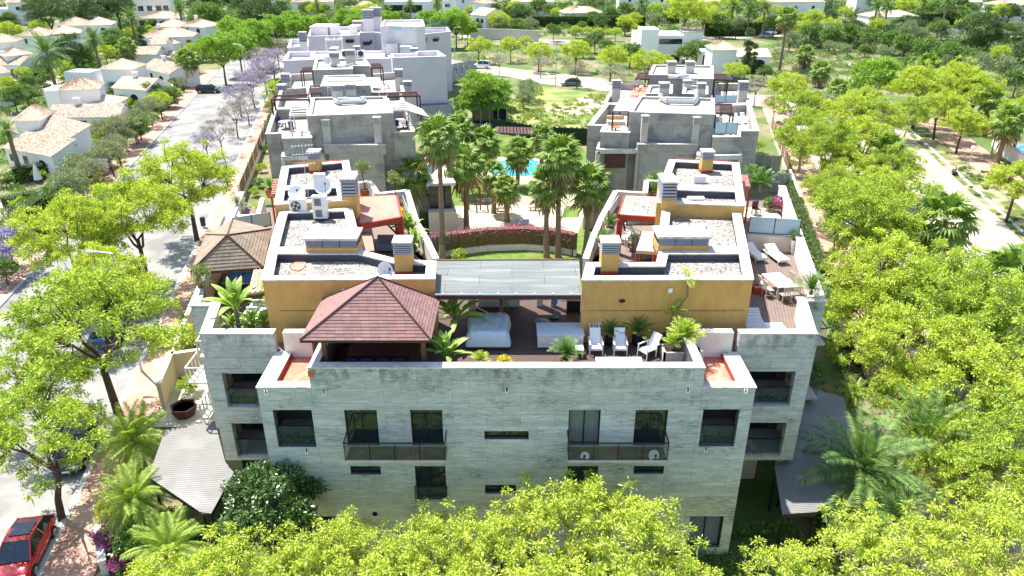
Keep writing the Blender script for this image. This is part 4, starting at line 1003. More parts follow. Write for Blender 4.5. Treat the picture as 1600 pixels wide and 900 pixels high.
dish(P(466, 322, 12.97), .5, 'left of the two satellite dishes behind the air conditioners', az=.4, el=.75, pole=.75)
dish(P(506, 322, 12.97), .55, 'right of the two satellite dishes behind the air conditioners', az=.7, el=.55, pole=1.2)
dish(P(601, 437, 12.6), .45, 'satellite dish on the front strip of the left gravel roof', az=.9, el=.5, pole=.45)
p = PY(1020, 717, YF-.8); dish((p.x, p.y, p.z-.15), .25, 'small satellite dish on the right balcony', az=.3, el=.5, pole=.35)
p = PY(914, 717, YF-.8); dish((p.x, p.y, p.z-.15), .2, 'small pale dish at the left end of the right balcony', az=-.3, el=.6, pole=.3)
# antenna mast
p = P(483, 317, 12.97); r = thing('antenna_mast', 'tall thin television antenna mast on the left upper roof', 'antenna', tuple(p)); q = MB(); q.tube(p, p+Vector((0, 0, 3.6)), .03, .02)
q.build('mast', K['lamp'], r)
for k, z in enumerate((2.4, 3.0, 3.5)):
    q = MB(); c = p+Vector((0, 0, z)); q.bar(c-Vector((.6, .2, 0)), c+Vector((.6, .2, 0)), .03, .03)
    for j in range(7): o = c+Vector((-.55+j*.18, -.18+j*.06, 0)); q.bar(o-Vector((-.05, .22, 0)), o+Vector((-.05, .22, 0)), .015, .015)
    q.build('aerial', K['lamp'], r)
for (pts, l) in (([(452, 322), (470, 312), (505, 308), (530, 300), (541, 296)], 'black cables running across the left upper roof'), ([(540, 322), (520, 332), (505, 345), (488, 348)], 'black cables on the left gravel roof by the tall unit'), ([(1086, 330), (1062, 338), (1040, 336)], 'black cable beside the right air conditioner')):
    g = [P(x, y, 13.02 if l.endswith('upper roof') else 12.6) for (x, y) in pts]; r = thing('cable', l, 'cable', tuple(g[0])); q = MB()
    for a, b in zip(g[:-1], g[1:]): q.tube(a, b, .03, n=5)
    q.build('strand', K['metal'], r)
# loose red membrane patches on the left gravel
for (pts) in ([(466, 401), (474, 403), (478, 412), (474, 419), (466, 423), (454, 420)], [(450, 432), (455, 426), (470, 424), (476, 427), (471, 433)]):
    q = MB(); q.prism([tuple(v[:2]) for v in W(pts, 12.6)], 12.56, 12.6); o = q.build('membrane_patch', K['redroof']); meta(o, 'upper salmon membrane patch lying on the left gravel roof' if pts[0][1] < 410 else 'lower salmon membrane patch lying on the left gravel roof near the parapet', 'roof patch')
# ---------------------------------------------------------------- inner side terraces
for (pts, zb, m) in (([(563, 349), (625, 338), (618, 305), (560, 308)], 11.95, 'redbrown'), ([(969, 334), (1028, 338), (1030, 308), (978, 306)], 11.95, 'gravel')):
    root = thing('roof_pergola', 'flat topped red framed pergola beside the '+('left' if pts[0][0] < 800 else 'right')+' penthouse', 'pergola', tuple(P(*pts[0], ZD)))
    g = W(pts, 12.25); q = MB(); q.prism([tuple(v[:2]) for v in g], 12.05, 12.25); q.build('roof', K['redbrown'] if m == 'redbrown' else K['concrete_plain'], root)
    if m == 'gravel': q = MB(); q.face(*[(v.x, v.y, 12.255) for v in [g[0]*.93+g[2]*.07, g[1]*.93+g[3]*.07, g[2]*.93+g[0]*.07, g[3]*.93+g[1]*.07]]); q.build('gravel_top', K['gravel'], root)
    q = MB(); gg = [Vector((v.x, v.y, 12.06)) for v in g]
    for i in range(4): q.bar(gg[i], gg[(i+1) % 4], .28, .36)
    q.build('beam', K['red'], root)
    for i in ((1, 2) if pts[0][0] < 800 else (0, 3)):
        q = MB(); q.obox((gg[i].x, gg[i].y), .32, .32, ZD, 11.9); q.build('post', K['red'], root)
for (pts, m, s) in (([(564, 394), (585, 391), (580, 362), (562, 363)], 'redbrown', 'small brown red canopy above the stair of the left inner terrace'), ([(994, 391), (1026, 393), (1027, 363), (1004, 361)], 'concrete_plain', 'small grey slab canopy above the right inner terrace')):
    root = thing('stair_canopy', s, 'canopy', tuple(P(*pts[0], ZD))); g = W(pts, 11.6); q = MB(); q.prism([tuple(v[:2]) for v in g], 11.4, 11.6); q.build('slab', K[m], root)
    for i in range(4): q = MB(); q.obox((g[i].x*.97+g[(i+2) % 4].x*.03, g[i].y*.97+g[(i+2) % 4].y*.03), .12, .12, ZD, 11.4); q.build('post', K['red'], root)
def lowwall(pts, z0, z1, t, m='white', nm='terrace_parapet', root=None, capm='cap'):
    g = [Vector(p) for p in pts]
    for a, b in zip(g[:-1], g[1:]):
        a2 = Vector((a.x, a.y, (z0+z1)/2)); b2 = Vector((b.x, b.y, (z0+z1)/2)); q = MB(); q.bar(a2, b2, t, z1-z0); q.build(nm, K[m], root or apt)
        q = MB(); q.bar(Vector((a.x, a.y, z1+.025)), Vector((b.x, b.y, z1+.025)), t+.06, .05); q.build('coping', K[capm], root or apt)
wz = 10.7
inL = [P(x, y, wz) for (x, y) in ((681, 405), (667, 375), (651, 348), (636, 298), (590, 303), (582, 290), (575, 284), (560, 286))]
inR = [P(x, y, wz) for (x, y) in ((915, 405), (925, 375), (940, 340), (962, 299), (1008, 302), (1010, 283), (1030, 283))]
lowwall(inL, ZD-.1, wz, .32); lowwall(inR, ZD-.1, wz, .32)
for pl, inner in ((inL, [P(x, y, ZD) for (x, y) in ((560, 300), (570, 400), (680, 420))]), (inR, [P(x, y, ZD) for (x, y) in ((1030, 300), (1030, 400), (912, 420))])):
    q = MB(); q.prism([tuple(v[:2]) for v in pl]+[tuple(v[:2]) for v in inner[::-1]][::-1 if False else 1], ZD-.3, ZD-.02)
    q.build('inner_terrace_floor', K['deck'], apt)
# outer faces of the wings towards the courtyard
for pl in (inL, inR):
    for a, b in zip(pl[:-1], pl[1:]):
        q = MB(); q.face((a.x, a.y, 0), (b.x, b.y, 0), (b.x, b.y, ZD), (a.x, a.y, ZD)); q.build('court_wall', K['cream'], apt)
# rear ends of the wings
for D, xr in ((OL, P(560, 286, wz)), (OR, P(1030, 283, wz))):
    b = D['bk']; q = MB(); q.face((b.x, b.y, 0), (xr.x, xr.y, 0), (xr.x, xr.y, ZD), (b.x, b.y, ZD)); q.build('rear_end_wall', K['stone_plain'], apt)
# frosted screens
def screen(pts, z0, z1, label, m='frost', cat='screen', n=2, base=None):
    a, b = [Vector(v) for v in pts]; r = thing('glass_screen', label, cat, (a.x, a.y, z0))
    for k in range(n):
        p = a.lerp(b, k/n+.01); q_ = a.lerp(b, (k+1)/n-.01); q = MB(); q.bar((p.x, p.y, (z0+z1)/2), (q_.x, q_.y, (z0+z1)/2), .03, z1-z0); q.build('glass_panel', K[m], r)
    q = MB()
    for k in range(n+1): p = a.lerp(b, k/n); q.bar((p.x, p.y, z0), (p.x, p.y, z1), .05, .05)
    q.bar((a.x, a.y, z0), (b.x, b.y, z0), .06, .05); q.build('frame', K['metal'], r); return r
screen((P(1169, 363, 10.7), P(1248, 368, 10.7)), 10.7, 11.75, 'pale blue frosted glass screen across the right roof terrace')
lowwall([P(1168, 366, 10.6), P(1236, 371, 10.6)], ZD, 10.6, .2, 'cream')
screen((P(366, 361, 10.6), P(424, 352, 10.6)), 10.6, 11.5, 'pale glass screen behind the brown gazebo on the left')
screen((P(568, 350, 10.9), P(618, 346, 10.9)), 10.7, 11.3, 'white glass strip under the left red pergola', n=1)
screen((P(979, 347, 10.9), P(1028, 347, 10.9)), 10.7, 11.3, 'white glass strip under the right red pergola', n=1)
screen((P(950, 345, 10.7), P(966, 320, 10.7)), 10.75, 11.4, 'short frosted glass panel on the right inner parapet', n=1)
screen((P(641, 350, 10.7), P(630, 320, 10.7)), 10.75, 11.4, 'short frosted glass panel on the left inner parapet', n=1)
# left rear patio walls
lowwall([P(366, 322, 10.6), P(372, 338, 10.6), P(403, 336, 10.6), P(410, 310, 10.6)], ZD, 10.6, .25, 'cream')
# ================================================================ GAZEBOS
def gazebo(label, corners, ze, apex, post_pts, roofm, zf, rows, rowlen, ridge='wood_dark', stuff_after=300, post='wood'):
    c0 = sum((Vector(c) for c in corners), Vector())/len(corners); r = thing('gazebo', label, 'gazebo', (c0.x, c0.y, zf)); apex = Vector(apex)
    n = len(corners); cs = [Vector((c[0], c[1], ze)) for c in corners]
    q = MB()
    for i in range(n):
        a, b = cs[i], cs[(i+1) % n]; q.face(a-Vector((0, 0, .03)), b-Vector((0, 0, .03)), apex-Vector((0, 0, .03)))
        q.face(b-Vector((0, 0, .12)), a-Vector((0, 0, .12)), a-Vector((0, 0, .03)), b-Vector((0, 0, .03)))
    q.build('roof_boarding', K['wood_dark'], r)
    unit = None; cnt = 0; rest = MB(); rd = random.Random(4)
    for i in range(n):
        a, b = cs[i], cs[(i+1) % n]; m = (a+b)/2; ex = (b-a).normalized(); fp = a+ex*((apex-a).dot(ex)); up = (apex-fp); Ls = up.length; up.normalize(); nn = ex.cross(up).normalized()
        if nn.z < 0: nn = -nn
        nr = max(3, int(Ls/rows)); ta = (apex-a).dot(ex); w0 = (b-a).length
        for j in range(nr):
            u0, u1 = j/nr, (j+1)/nr; xa = ta*u0; xb = w0+(ta-w0)*u0; xa1 = ta*u1; xb1 = w0+(ta-w0)*u1
            x = xa-(rowlen*.5 if j % 2 else 0)
            while x < xb:
                p0, p1 = max(x, xa), min(x+rowlen, xb); x += rowlen
                if p1-p0 < .03: continue
                t0, t1 = max(p0, min(xa1, p1)), min(p1, max(xb1, p0)); t0 = min(max(p0, xa1), p1); t1 = max(min(p1, xb1), p0)
                if t1 < t0: t0 = t1 = (t0+t1)/2
                g = .007; lift = .022+rd.uniform(0, .006)
                bl = a+ex*(p0+g/2)+up*(u0*Ls); br = a+ex*(p1-g/2)+up*(u0*Ls); tl_ = a+ex*(t0+g/2)+up*(u1*Ls); tr_ = a+ex*(t1-g/2)+up*(u1*Ls)
                V = [bl+nn*.001, br+nn*.001, tr_, tl_, bl+nn*lift, br+nn*lift, tr_+nn*.004, tl_+nn*.004]
                if cnt < stuff_after:
                    s = MB(); s.hexa(V); s.build('shingle', K[roofm], r); cnt += 1
                else: rest.hexa(V)
    if rest.F: rest.build('upper_shingles', K[roofm], r, kind='stuff')
    for i in range(n):
        q = MB(); q.bar(cs[i]+Vector((0, 0, .04)), apex+Vector((0, 0, .04)), .07, .05); q.build('hip_ridge', K[ridge], r)
    for (x, y) in post_pts: q = MB(); q.obox((x, y), .2, .2, zf, ze+.05); q.build('post', K[post], r)
    q = MB()
    for i in range(n):
        a = cs[i].lerp(Vector((apex.x, apex.y, ze)), .12); b = cs[(i+1) % n].lerp(Vector((apex.x, apex.y, ze)), .12); q.bar(a-Vector((0, 0, .1)), b-Vector((0, 0, .1)), .12, .16)
    q.build('ring_beam', K[post], r)
    return r
e = [P(468, 532, 12.0), P(673, 532, 12.0), P(687, 468, 12.0), P(504, 468, 12.0)]
ap = PY(590, 433, 29.45)
gx = [e[0].x+.75, e[1].x-.45]
gazebo('large red shingled gazebo standing on the front roof terrace', e, 12.0, ap, [(gx[0], 28.3), (gx[1], 28.3), (gx[0], 30.9), (gx[1], 30.9)], 'shingle', ZD, .145, .38)
e = [P(297, 426, 11.9), P(411, 418, 11.9), P(424, 358, 11.9), P(364, 343, 11.9), P(322, 367, 11.9)]
ap = P(355, 368, 13.4); c0 = sum(e, Vector())/5
gazebo('brown shingled gazebo on the left side terrace', e, 11.9, ap, [tuple((v*.86+c0*.14)[:2]) for v in e], 'shingle_b', ZD, .17, .3, ridge='wood_dark', stuff_after=0)
# stone-slab lean-to roof beside the ochre wall on the left
g = W([(387, 455), (412, 451), (414, 418), (396, 419)], 12.0); r = thing('side_awning', 'pale brick topped awning between the brown gazebo and the ochre wall', 'awning', (g[0].x, g[0].y, ZD))
q = MB(); q.prism([tuple(v[:2]) for v in g], 11.8, 11.9); q.build('base', K['beige'], r)
for i in range(6):
    for j in range(3):
        a = g[0].lerp(g[3], i/6).lerp(g[1].lerp(g[2], i/6), j/3); b = g[0].lerp(g[3], (i+1)/6).lerp(g[1].lerp(g[2], (i+1)/6), (j+1)/3); q = MB(); q.box(min(a.x, b.x)+.02, max(a.x, b.x)-.02, min(a.y, b.y)+.02, max(a.y, b.y)-.02, 11.9, 11.95); q.build('slab_tile', K['paleclay'] if 'paleclay' in K else K['tileroof_w'], r)
# ================================================================ TERRACE FURNITURE
# daybed under white cover
p0, p1 = P(728, 548, ZD), P(797, 548, ZD); bx0, bx1, by = p0.x, p1.x, p0.y; bl = 2.6
r = thing('daybed', 'wide daybed under a pale blue white cover on the shaded deck', 'daybed', ((bx0+bx1)/2, by, ZD))
q = MB(); q.box(bx0+.05, bx1-.05, by+.08, by+bl, ZD+.03, ZD+.2); q.build('wooden_base', K['wood_dark'], r)
for (x, y) in ((bx0+.15, by+.1), (bx1-.15, by+.1), (bx0+.15, by+bl-.1), (bx1-.15, by+bl-.1)): q = MB(); q.box(x-.06, x+.06, y-.06, y+.06, ZD, ZD+.1); q.build('leg', K['wood_dark'], r)
nx, ny = 26, 30; V = []; F = []
for j in range(ny+1):
    for i in range(nx+1):
        u, v = i/nx, j/ny; eu = min(u, 1-u); ev = min(v, 1-v); h_ = .62*min(1, (eu*9)**.35 if eu > 0 else 0)*min(1, (ev*9)**.35 if ev > 0 else 0)
        hump = .16*math.exp(-((v-.72)/.2)**2)+.10*math.exp(-((v-.12)/.09)**2); wv = .02*math.sin(u*19+v*7)*math.sin(v*13-u*5)+.012*math.sin(u*41+math.sin(v*9)*3)
        z = ZD+.2+max(0, h_*(1+hump)+(wv if eu > .04 and ev > .04 else 0)); bulge = .05*math.sin(v*math.pi*3)*(1 if eu < .05 else 0)
        V.append((bx0+(bx1-bx0)*u+(-bulge if u < .5 else bulge), by+bl*v, z))
for j in range(ny):
    for i in range(nx): a = j*(nx+1)+i; F.append((a, a+1, a+nx+2, a+nx+1))
q = MB(); q.V = V; q.F = F; q.M = [0]*len(F); q.build('cover', K['fabric'], r, smooth=True)
# white covered counter
p0, p1 = P(840, 546, ZD), P(911, 546, ZD)
r = thing('low_counter', 'long pale cabinet with flat top between the deck and the ochre wall', 'cabinet', ((p0.x+p1.x)/2, p0.y, ZD)); w_ = 1.25
q = MB(); q.box(p0.x, p1.x, p0.y+.02, p0.y+w_, ZD+.08, ZD+.72); q.build('carcass', K['whitep'], r, bevel=.02)
q = MB(); q.box(p0.x-.04, p1.x+.04, p0.y-.02, p0.y+w_+.03, ZD+.72, ZD+.78); q.build('top', K['fabric'], r, bevel=.015)
for x in (p0.x+.1, p1.x-.1): q = MB(); q.box(x-.05, x+.05, p0.y+.1, p0.y+w_-.1, ZD, ZD+.08); q.build('foot', K['metal'], r)
# lounge chairs
def lounge(label):
    r = thing('lounge_chair', label, 'chair'); q = MB()
    q.box(-.26, .26, -.28, .3, .36, .42); q.build('seat', K['cushion'], r, bevel=.02)
    q = MB(); q.hexa([(-.26, .26, .36), (.26, .26, .36), (.26, .34, .36), (-.26, .34, .36), (-.26, .62, 1.02), (.26, .62, 1.02), (.26, .7, 1.02), (-.26, .7, 1.02)]); q.build('backrest', K['cushion'], r, bevel=.015)
    for s in (-1, 1):
        for (y, t) in ((-.27, .6), (.33, .6)): q = MB(); q.bar((s*.3, y-.02, 0), (s*.3, y, t), .045, .045, up=(0, 1, 0)); q.build('leg', K['whitep'], r)
        q = MB(); q.bar((s*.3, -.3, .61), (s*.3, .5, .63), .06, .04); q.build('armrest', K['whitep'], r)
    q = MB(); q.box(-.3, .3, -.3, -.26, .3, .36); q.box(-.3, .3, .3, .34, .3, .36); q.build('frame', K['whitep'], r); return r
def place(o, x, y, z, rz=0, yo=0): p = P(x, y, z); o.location = (p.x, p.y+yo, z); o.rotation_euler = (0, 0, rz); return o
c1 = lounge('white lounge chair by the folded clothes horse, leftmost of three'); place(c1, 931, 555, ZD, 0, .2)
for (x, y, rz, s) in ((969, 555, -.03, 'white lounge chair in the middle of the three on the terrace'), (1011, 560, -.95, 'white lounge chair turned sideways beside the planter')):
    o = copy_tree(c1, label=s); place(o, x, y, ZD, rz, .2)
for o in [c1]: o['group'] = 'white lounge chairs on the front terrace'
for o in bpy.data.objects:
    if o.get('category') == 'chair': o['group'] = 'white lounge chairs on the front terrace'
def simple_table(label, x0, x1, y, d, z, h, m='whitep', legm='whitep', cat='table', name='table', th=.05):
    p0, p1 = P(x0, y, z), P(x1, y, z); r = thing(name, label, cat, ((p0.x+p1.x)/2, p0.y, z)); q = MB(); q.box(p0.x, p1.x, p0.y, p0.y+d, z+h-th, z+h); q.build('tabletop', K[m], r, bevel=.01)
    for (x, yy) in ((p0.x+.06, p0.y+.06), (p1.x-.06, p0.y+.06), (p1.x-.06, p0.y+d-.06), (p0.x+.06, p0.y+d-.06)): q = MB(); q.box(x-.03, x+.03, yy-.03, yy+.03, z, z+h-th); q.build('leg', K[legm], r)
    return r
simple_table('long white bench table in front of the three lounge chairs', 931, 1003, 578, .45, ZD, .42)
simple_table('small white side table behind the leafy cycad', 899, 912, 560, .5, ZD, .45)
# folded drying rack against the ochre wall
p = P(929, 540, ZD); r = thing('drying_rack', 'folded white clothes horse leaning on the ochre wall', 'drying rack', (p.x, p.y, ZD))
for (a, b) in ((-.35, -.1), (-.12, .02), (.05, .0), (.3, .12), (.12, .32)):
    q = MB(); q.tube((p.x+b*.6, p.y+.1, ZD), (p.x+a*1.2, p.y+.45, ZD+1.75), .022, n=6); q.build('rail', K['whitep'], r)
q = MB(); q.tube((p.x-.2, p.y+.25, ZD+.8), (p.x+.25, p.y+.25, ZD+.8), .02, n=6); q.build('crossbar', K['whitep'], r)
# barbecue
p = P(896, 492, ZD); r = thing('barbecue', 'covered blue barbecue trolley at the back of the shaded deck', 'barbecue', (p.x, p.y, ZD))
q = MB(); q.box(p.x-.35, p.x+.35, p.y, p.y+.5, ZD+.12, ZD+.8); q.build('cabinet', K['metal'], r, bevel=.02)
q = MB(); q.hexa([(p.x-.36, p.y-.02, ZD+.8), (p.x+.36, p.y-.02, ZD+.8), (p.x+.36, p.y+.52, ZD+.8), (p.x-.36, p.y+.52, ZD+.8), (p.x-.3, p.y+.1, ZD+1.1), (p.x+.3, p.y+.1, ZD+1.1), (p.x+.3, p.y+.4, ZD+1.1), (p.x-.3, p.y+.4, ZD+1.1)]); q.build('lid', K['louvre'], r, bevel=.03)
q = MB(); q.box(p.x-.65, p.x-.37, p.y+.05, p.y+.4, ZD+.76, ZD+.8); q.build('side_shelf', K['fabric'], r)
for x in (-.3, .3): q = MB(); q.tube((p.x+x-.03, p.y+.1, ZD+.08), (p.x+x+.03, p.y+.1, ZD+.08), .08, n=12); q.build('wheel', K['metal'], r)
p = P(848, 508, ZD); r = thing('cloth_bundle', 'crumpled grey blue cover lying on the dark deck', 'cover', (p.x, p.y, ZD)); q = MB(); q.lathe((p.x, p.y, ZD), [(.42, 0), (.4, .12), (.3, .25), (.12, .33)], 14)
q.V = [(v[0]+.12*math.sin(v[1]*9), v[1]*1+.05*math.sin(v[0]*11), v[2]) for v in q.V]; q.build('cloth', K['louvre'], r, smooth=True)
p = P(866, 497, ZD); r = thing('parasol', 'closed blue parasol standing by the rear wall of the deck', 'parasol', (p.x, p.y, ZD)); q = MB(); q.tube((p.x, p.y, ZD), (p.x, p.y, ZD+2.4), .025); q.build('pole', K['lamp'], r)
q = MB(); q.lathe((p.x, p.y, ZD), [(.05, .7), (.16, .9), (.13, 1.6), (.05, 2.35)], 10); q.build('canopy', K['bluecloth'], r); q = MB(); q.tube((p.x, p.y, ZD), (p.x, p.y, ZD+.08), .25, n=16); q.build('foot', K['metal'], r)
# dining set under the red gazebo
p0, p1 = P(545, 575, ZD), P(640, 575, ZD); r = thing('dining_table', 'dark dining table under the red gazebo', 'table', ((p0.x+p1.x)/2, 29.3, ZD)); q = MB(); q.box(p0.x, p1.x, 28.9, 29.9, ZD+.7, ZD+.76); q.build('tabletop', K['wood_dark'], r)
for x in (p0.x+.15, p1.x-.15):
    for y in (29, 29.8): q = MB(); q.box(x-.04, x+.04, y-.04, y+.04, ZD, ZD+.7); q.build('leg', K['wood_dark'], r)
def chair(label, m, cat='chair'):
    r = thing('dining_chair', label, cat); q = MB(); q.box(-.24, .24, -.22, .24, .42, .47); q.build('seat', K[m], r)
    q = MB(); q.box(-.24, .24, .22, .27, .47, .95); q.build('backrest', K[m], r)
    for (x, y) in ((-.2, -.19), (.2, -.19), (-.2, .22), (.2, .22)): q = MB(); q.box(x-.02, x+.02, y-.02, y+.02, 0, .42); q.build('leg', K['metal'], r)
    return r
K['bluechair'] = mat('navy_chair', (.03, .06, .16), .6, .1)
lab = ['first', 'second', 'third', 'fourth']
d0 = None
for i in range(4):
    x = p0.x+.35+i*(p1.x-p0.x-.7)/3; s = lab[i]+' dark blue chair from the left along the near side of the gazebo table'
    if d0 is None: d0 = chair(s, 'bluechair'); o = d0
    else: o = copy_tree(d0, label=s)
    o['group'] = 'chairs around the gazebo table'; o.location = (x, 28.5, ZD); o.rotation_euler = (0, 0, math.pi)
for i in range(4):
    x = p0.x+.35+i*(p1.x-p0.x-.7)/3; o = copy_tree(d0, label=lab[i]+' pale blue chair from the left along the far side of the gazebo table', loc=(x, 30.2, ZD), rz=0, group='chairs around the gazebo table')
# sun loungers
def lounger(label, m='cushion', fm='whitep', L=1.95, Wd=.68, head=.5):
    r = thing('sun_lounger', label, 'sun lounger'); q = MB(); q.box(-Wd/2, Wd/2, 0, L*(1-head*.7), .3, .4); q.build('mattress', K[m], r, bevel=.03)
    y0 = L*(1-head*.7); q = MB(); q.hexa([(-Wd/2, y0, .3), (Wd/2, y0, .3), (Wd/2, L, .55), (-Wd/2, L, .55), (-Wd/2, y0, .4), (Wd/2, y0, .4), (Wd/2, L-.03, .66), (-Wd/2, L-.03, .66)]); q.build('headrest', K[m], r, bevel=.02)
    q = MB()
    for s in (-1, 1): q.box(s*Wd/2-.02, s*Wd/2+.02, 0, L, .24, .3)
    q.box(-Wd/2, Wd/2, 0, .04, .24, .3); q.box(-Wd/2, Wd/2, L-.04, L, .24, .3); q.build('frame', K[fm], r)
    for (x, y) in ((-Wd/2+.03, .2), (Wd/2-.03, .2), (-Wd/2+.03, L-.3), (Wd/2-.03, L-.3)): q = MB(); q.box(x-.02, x+.02, y-.02, y+.02, 0, .24); q.build('leg', K[fm], r)
    return r
G = 'white sun loungers on the right roof terrace'; s1 = lounger('left white sun lounger below the frosted glass screen'); s1['group'] = G; place(s1, 1190, 412, ZD, -.2+.4)
s2 = copy_tree(s1, label='right white sun lounger next to the tall white planter'); place(s2, 1225, 415, ZD, .2)
s3 = lounger('left blue sun lounger in the shade of the brown gazebo', 'bluecloth', 'whitep', 1.5, 1.05, .2); s3['group'] = 'blue sun loungers under the brown gazebo'; place(s3, 362, 449, ZD, 0)
s4 = copy_tree(s3, label='right blue sun lounger partly hidden by the brick awning'); place(s4, 386, 450, ZD, 0)
# slatted grey blue lounger and pale mat at the front right
r = thing('slatted_bench', 'pale slatted lounger pressed against the ochre wall on the right terrace', 'sun lounger'); q = MB()
for i in range(9): x = -.48+i*.12; q = MB(); q.box(x, x+.1, 0, 1.15, .3, .34); q.build('slat', K['lamp2'] if 'lamp2' in K else K['fabric'], r)
for i in range(4): q = MB(); q.hexa([(-.48, 1.16+i*.15, .3+i*.08), (.58, 1.16+i*.15, .3+i*.08), (.58, 1.28+i*.15, .36+i*.08), (-.48, 1.28+i*.15, .36+i*.08), (-.48, 1.16+i*.15, .33+i*.08), (.58, 1.16+i*.15, .33+i*.08), (.58, 1.28+i*.15, .39+i*.08), (-.48, 1.28+i*.15, .39+i*.08)]); q.build('slat', K['fabric'], r)
q = MB(); q.box(-.46, -.4, .02, 1.6, .1, .3); q.box(.5, .56, .02, 1.6, .1, .3); q.build('frame', K['lamp'], r); place(r, 1181, 523, ZD, 0)
r = thing('folded_lounger', 'flat pale striped cushion on the planks at the front corner', 'cushion'); q = MB()
for i in range(5): q.box(-.55, .55, i*.16, i*.16+.14, .05, .13)
q.build('pads', K['cushion'], r, kind='stuff'); place(r, 1212, 519, ZD, 0)
# right dining set with white table and slatted chairs
p = P(1224, 470, ZD); rz = .2
r = thing('terrace_table', 'white topped dining table on the right roof terrace', 'table'); q = MB(); q.box(-.55, .55, -.9, .9, .70, .76); q.build('tabletop', K['whitep'], r, bevel=.01)
for (x, y) in ((-.48, -.8), (.48, -.8), (.48, .8), (-.48, .8)): q = MB(); q.box(x-.04, x+.04, y-.04, y+.04, 0, .7); q.build('leg', K['paletimber'] if 'paletimber' in K else K['bark_pale'], r)
r.location = (p.x, p.y+1.1, ZD); r.rotation_euler = (0, 0, rz)
def slatchair(label):
    r = thing('slatted_chair', label, 'chair'); q = MB(); q.box(-.24, .24, -.22, .24, .42, .46); q.build('seat', K['bark_pale'], r); q = MB()
    for i in range(5): q.box(-.22+i*.1, -.17+i*.1, .22, .25, .46, .9)
    q.box(-.25, .25, .21, .26, .9, .96); q.build('backrest', K['bark_pale'], r)
    for (x, y) in ((-.22, -.2), (.22, -.2), (-.22, .22), (.22, .22)): q = MB(); q.box(x-.025, x+.025, y-.025, y+.025, 0, .42); q.build('leg', K['bark_pale'], r)
    return r
k0 = None
for (dx, dy, a, s) in ((-.25, -1.15, math.pi, 'slatted timber chair at the near left end of the white terrace table'), (.28, -1.15, math.pi, 'slatted timber chair at the near right end of the white terrace table'),
                       (-.8, -.4, math.pi/2, 'slatted chair nearer the camera on the left side of the white terrace table'), (-.8, .4, math.pi/2, 'slatted chair farther back on the left side of the white terrace table'),
                       (.8, .4, -math.pi/2, 'slatted chair farther back on the right side of the white terrace table'), (.8, -.4, -math.pi/2, 'slatted chair nearer the camera on the right side of the white terrace table')):
    if k0 is None: k0 = slatchair(s); o = k0
    else: o = copy_tree(k0, label=s)
    o['group'] = 'slatted chairs around the white terrace table'; ca, sa = math.cos(rz), math.sin(rz)
    o.location = (p.x+dx*ca-dy*sa, p.y+1.1+dx*sa+dy*ca, ZD); o.rotation_euler = (0, 0, rz+a)
# red beam and steps beside the ochre wall
a, b = P(1178, 452, ZD+.3), P(1202, 452, ZD+.3); r = thing('red_planter', 'low red painted bench box between the gravel roof and the terrace table', 'planter box', (a.x, a.y, ZD)); q = MB(); q.box(a.x, b.x, a.y, a.y+.6, ZD, ZD+.35); q.build('box', K['red'], r); q = MB(); q.box(a.x+.1, b.x, a.y+.1, a.y+.2, ZD+.35, ZD+.38); q.build('white_strip', K['cap'], r)
# white sofas on the left terrace
for (x, y, s, g2) in ((404, 500, 'white garden sofa nearest the ochre wall on the left terrace', 0), (391, 512, 'white garden armchair in front of the sofa on the left terrace', 1), (412, 517, 'white low stool among the plants on the left terrace', 1)):
    p = P(x, y, ZD); r = thing('garden_sofa', s, 'sofa', (p.x, p.y, ZD), 'white garden seats on the left terrace'); w_ = .95-.25*g2
    q = MB(); q.box(p.x-w_/2, p.x+w_/2, p.y, p.y+.7, ZD+.2, ZD+.42); q.build('seat', K['cushion'], r, bevel=.03); q = MB(); q.box(p.x-w_/2, p.x+w_/2, p.y+.7, p.y+.85, ZD+.2, ZD+.8); q.build('backrest', K['louvre'], r, bevel=.03)
    for sx in (-1, 1): q = MB(); q.box(p.x+sx*w_/2-.05, p.x+sx*w_/2+.05, p.y, p.y+.8, ZD+.1, ZD+.6); q.build('armrest', K['whitep'], r)
# inner right terrace furniture
simple_table('white garden table on the right inner terrace', 978, 993, 392, .9, ZD, .74)
for (x, y, s) in ((977, 381, 'white chair left of the garden table on the right inner terrace'), (990, 375, 'white chair behind the garden table on the right inner terrace')):
    o = copy_tree(c1, label=s, group='white chairs on the right inner terrace'); place(o, x, y, ZD, .6)
r = thing('garden_sofa', 'grey covered sofa on the left inner terrace', 'sofa', tuple(P(605, 395, ZD))); p = P(605, 395, ZD); q = MB(); q.box(p.x-.7, p.x+.7, p.y, p.y+.8, ZD+.1, ZD+.42); q.build('seat', K['louvre'], r, bevel=.05); q = MB(); q.box(p.x-.7, p.x+.7, p.y+.8, p.y+1, ZD+.1, ZD+.85); q.build('backrest', K['louvre'], r, bevel=.05)
# round spa deck and chair on the far right terrace
p = P(1182, 338, ZD); r = thing('round_deck', 'round cream deck behind the frosted glass screen', 'deck', (p.x, p.y, ZD)); q = MB(); q.tube((p.x, p.y, ZD), (p.x, p.y, ZD+.12), 1.6, n=32); q.build('disc', K['sand'], r)
o = chair('brown rounded armchair on the round cream deck', 'wood_dark', 'armchair'); place(o, 1181, 336, ZD+.12, .3)
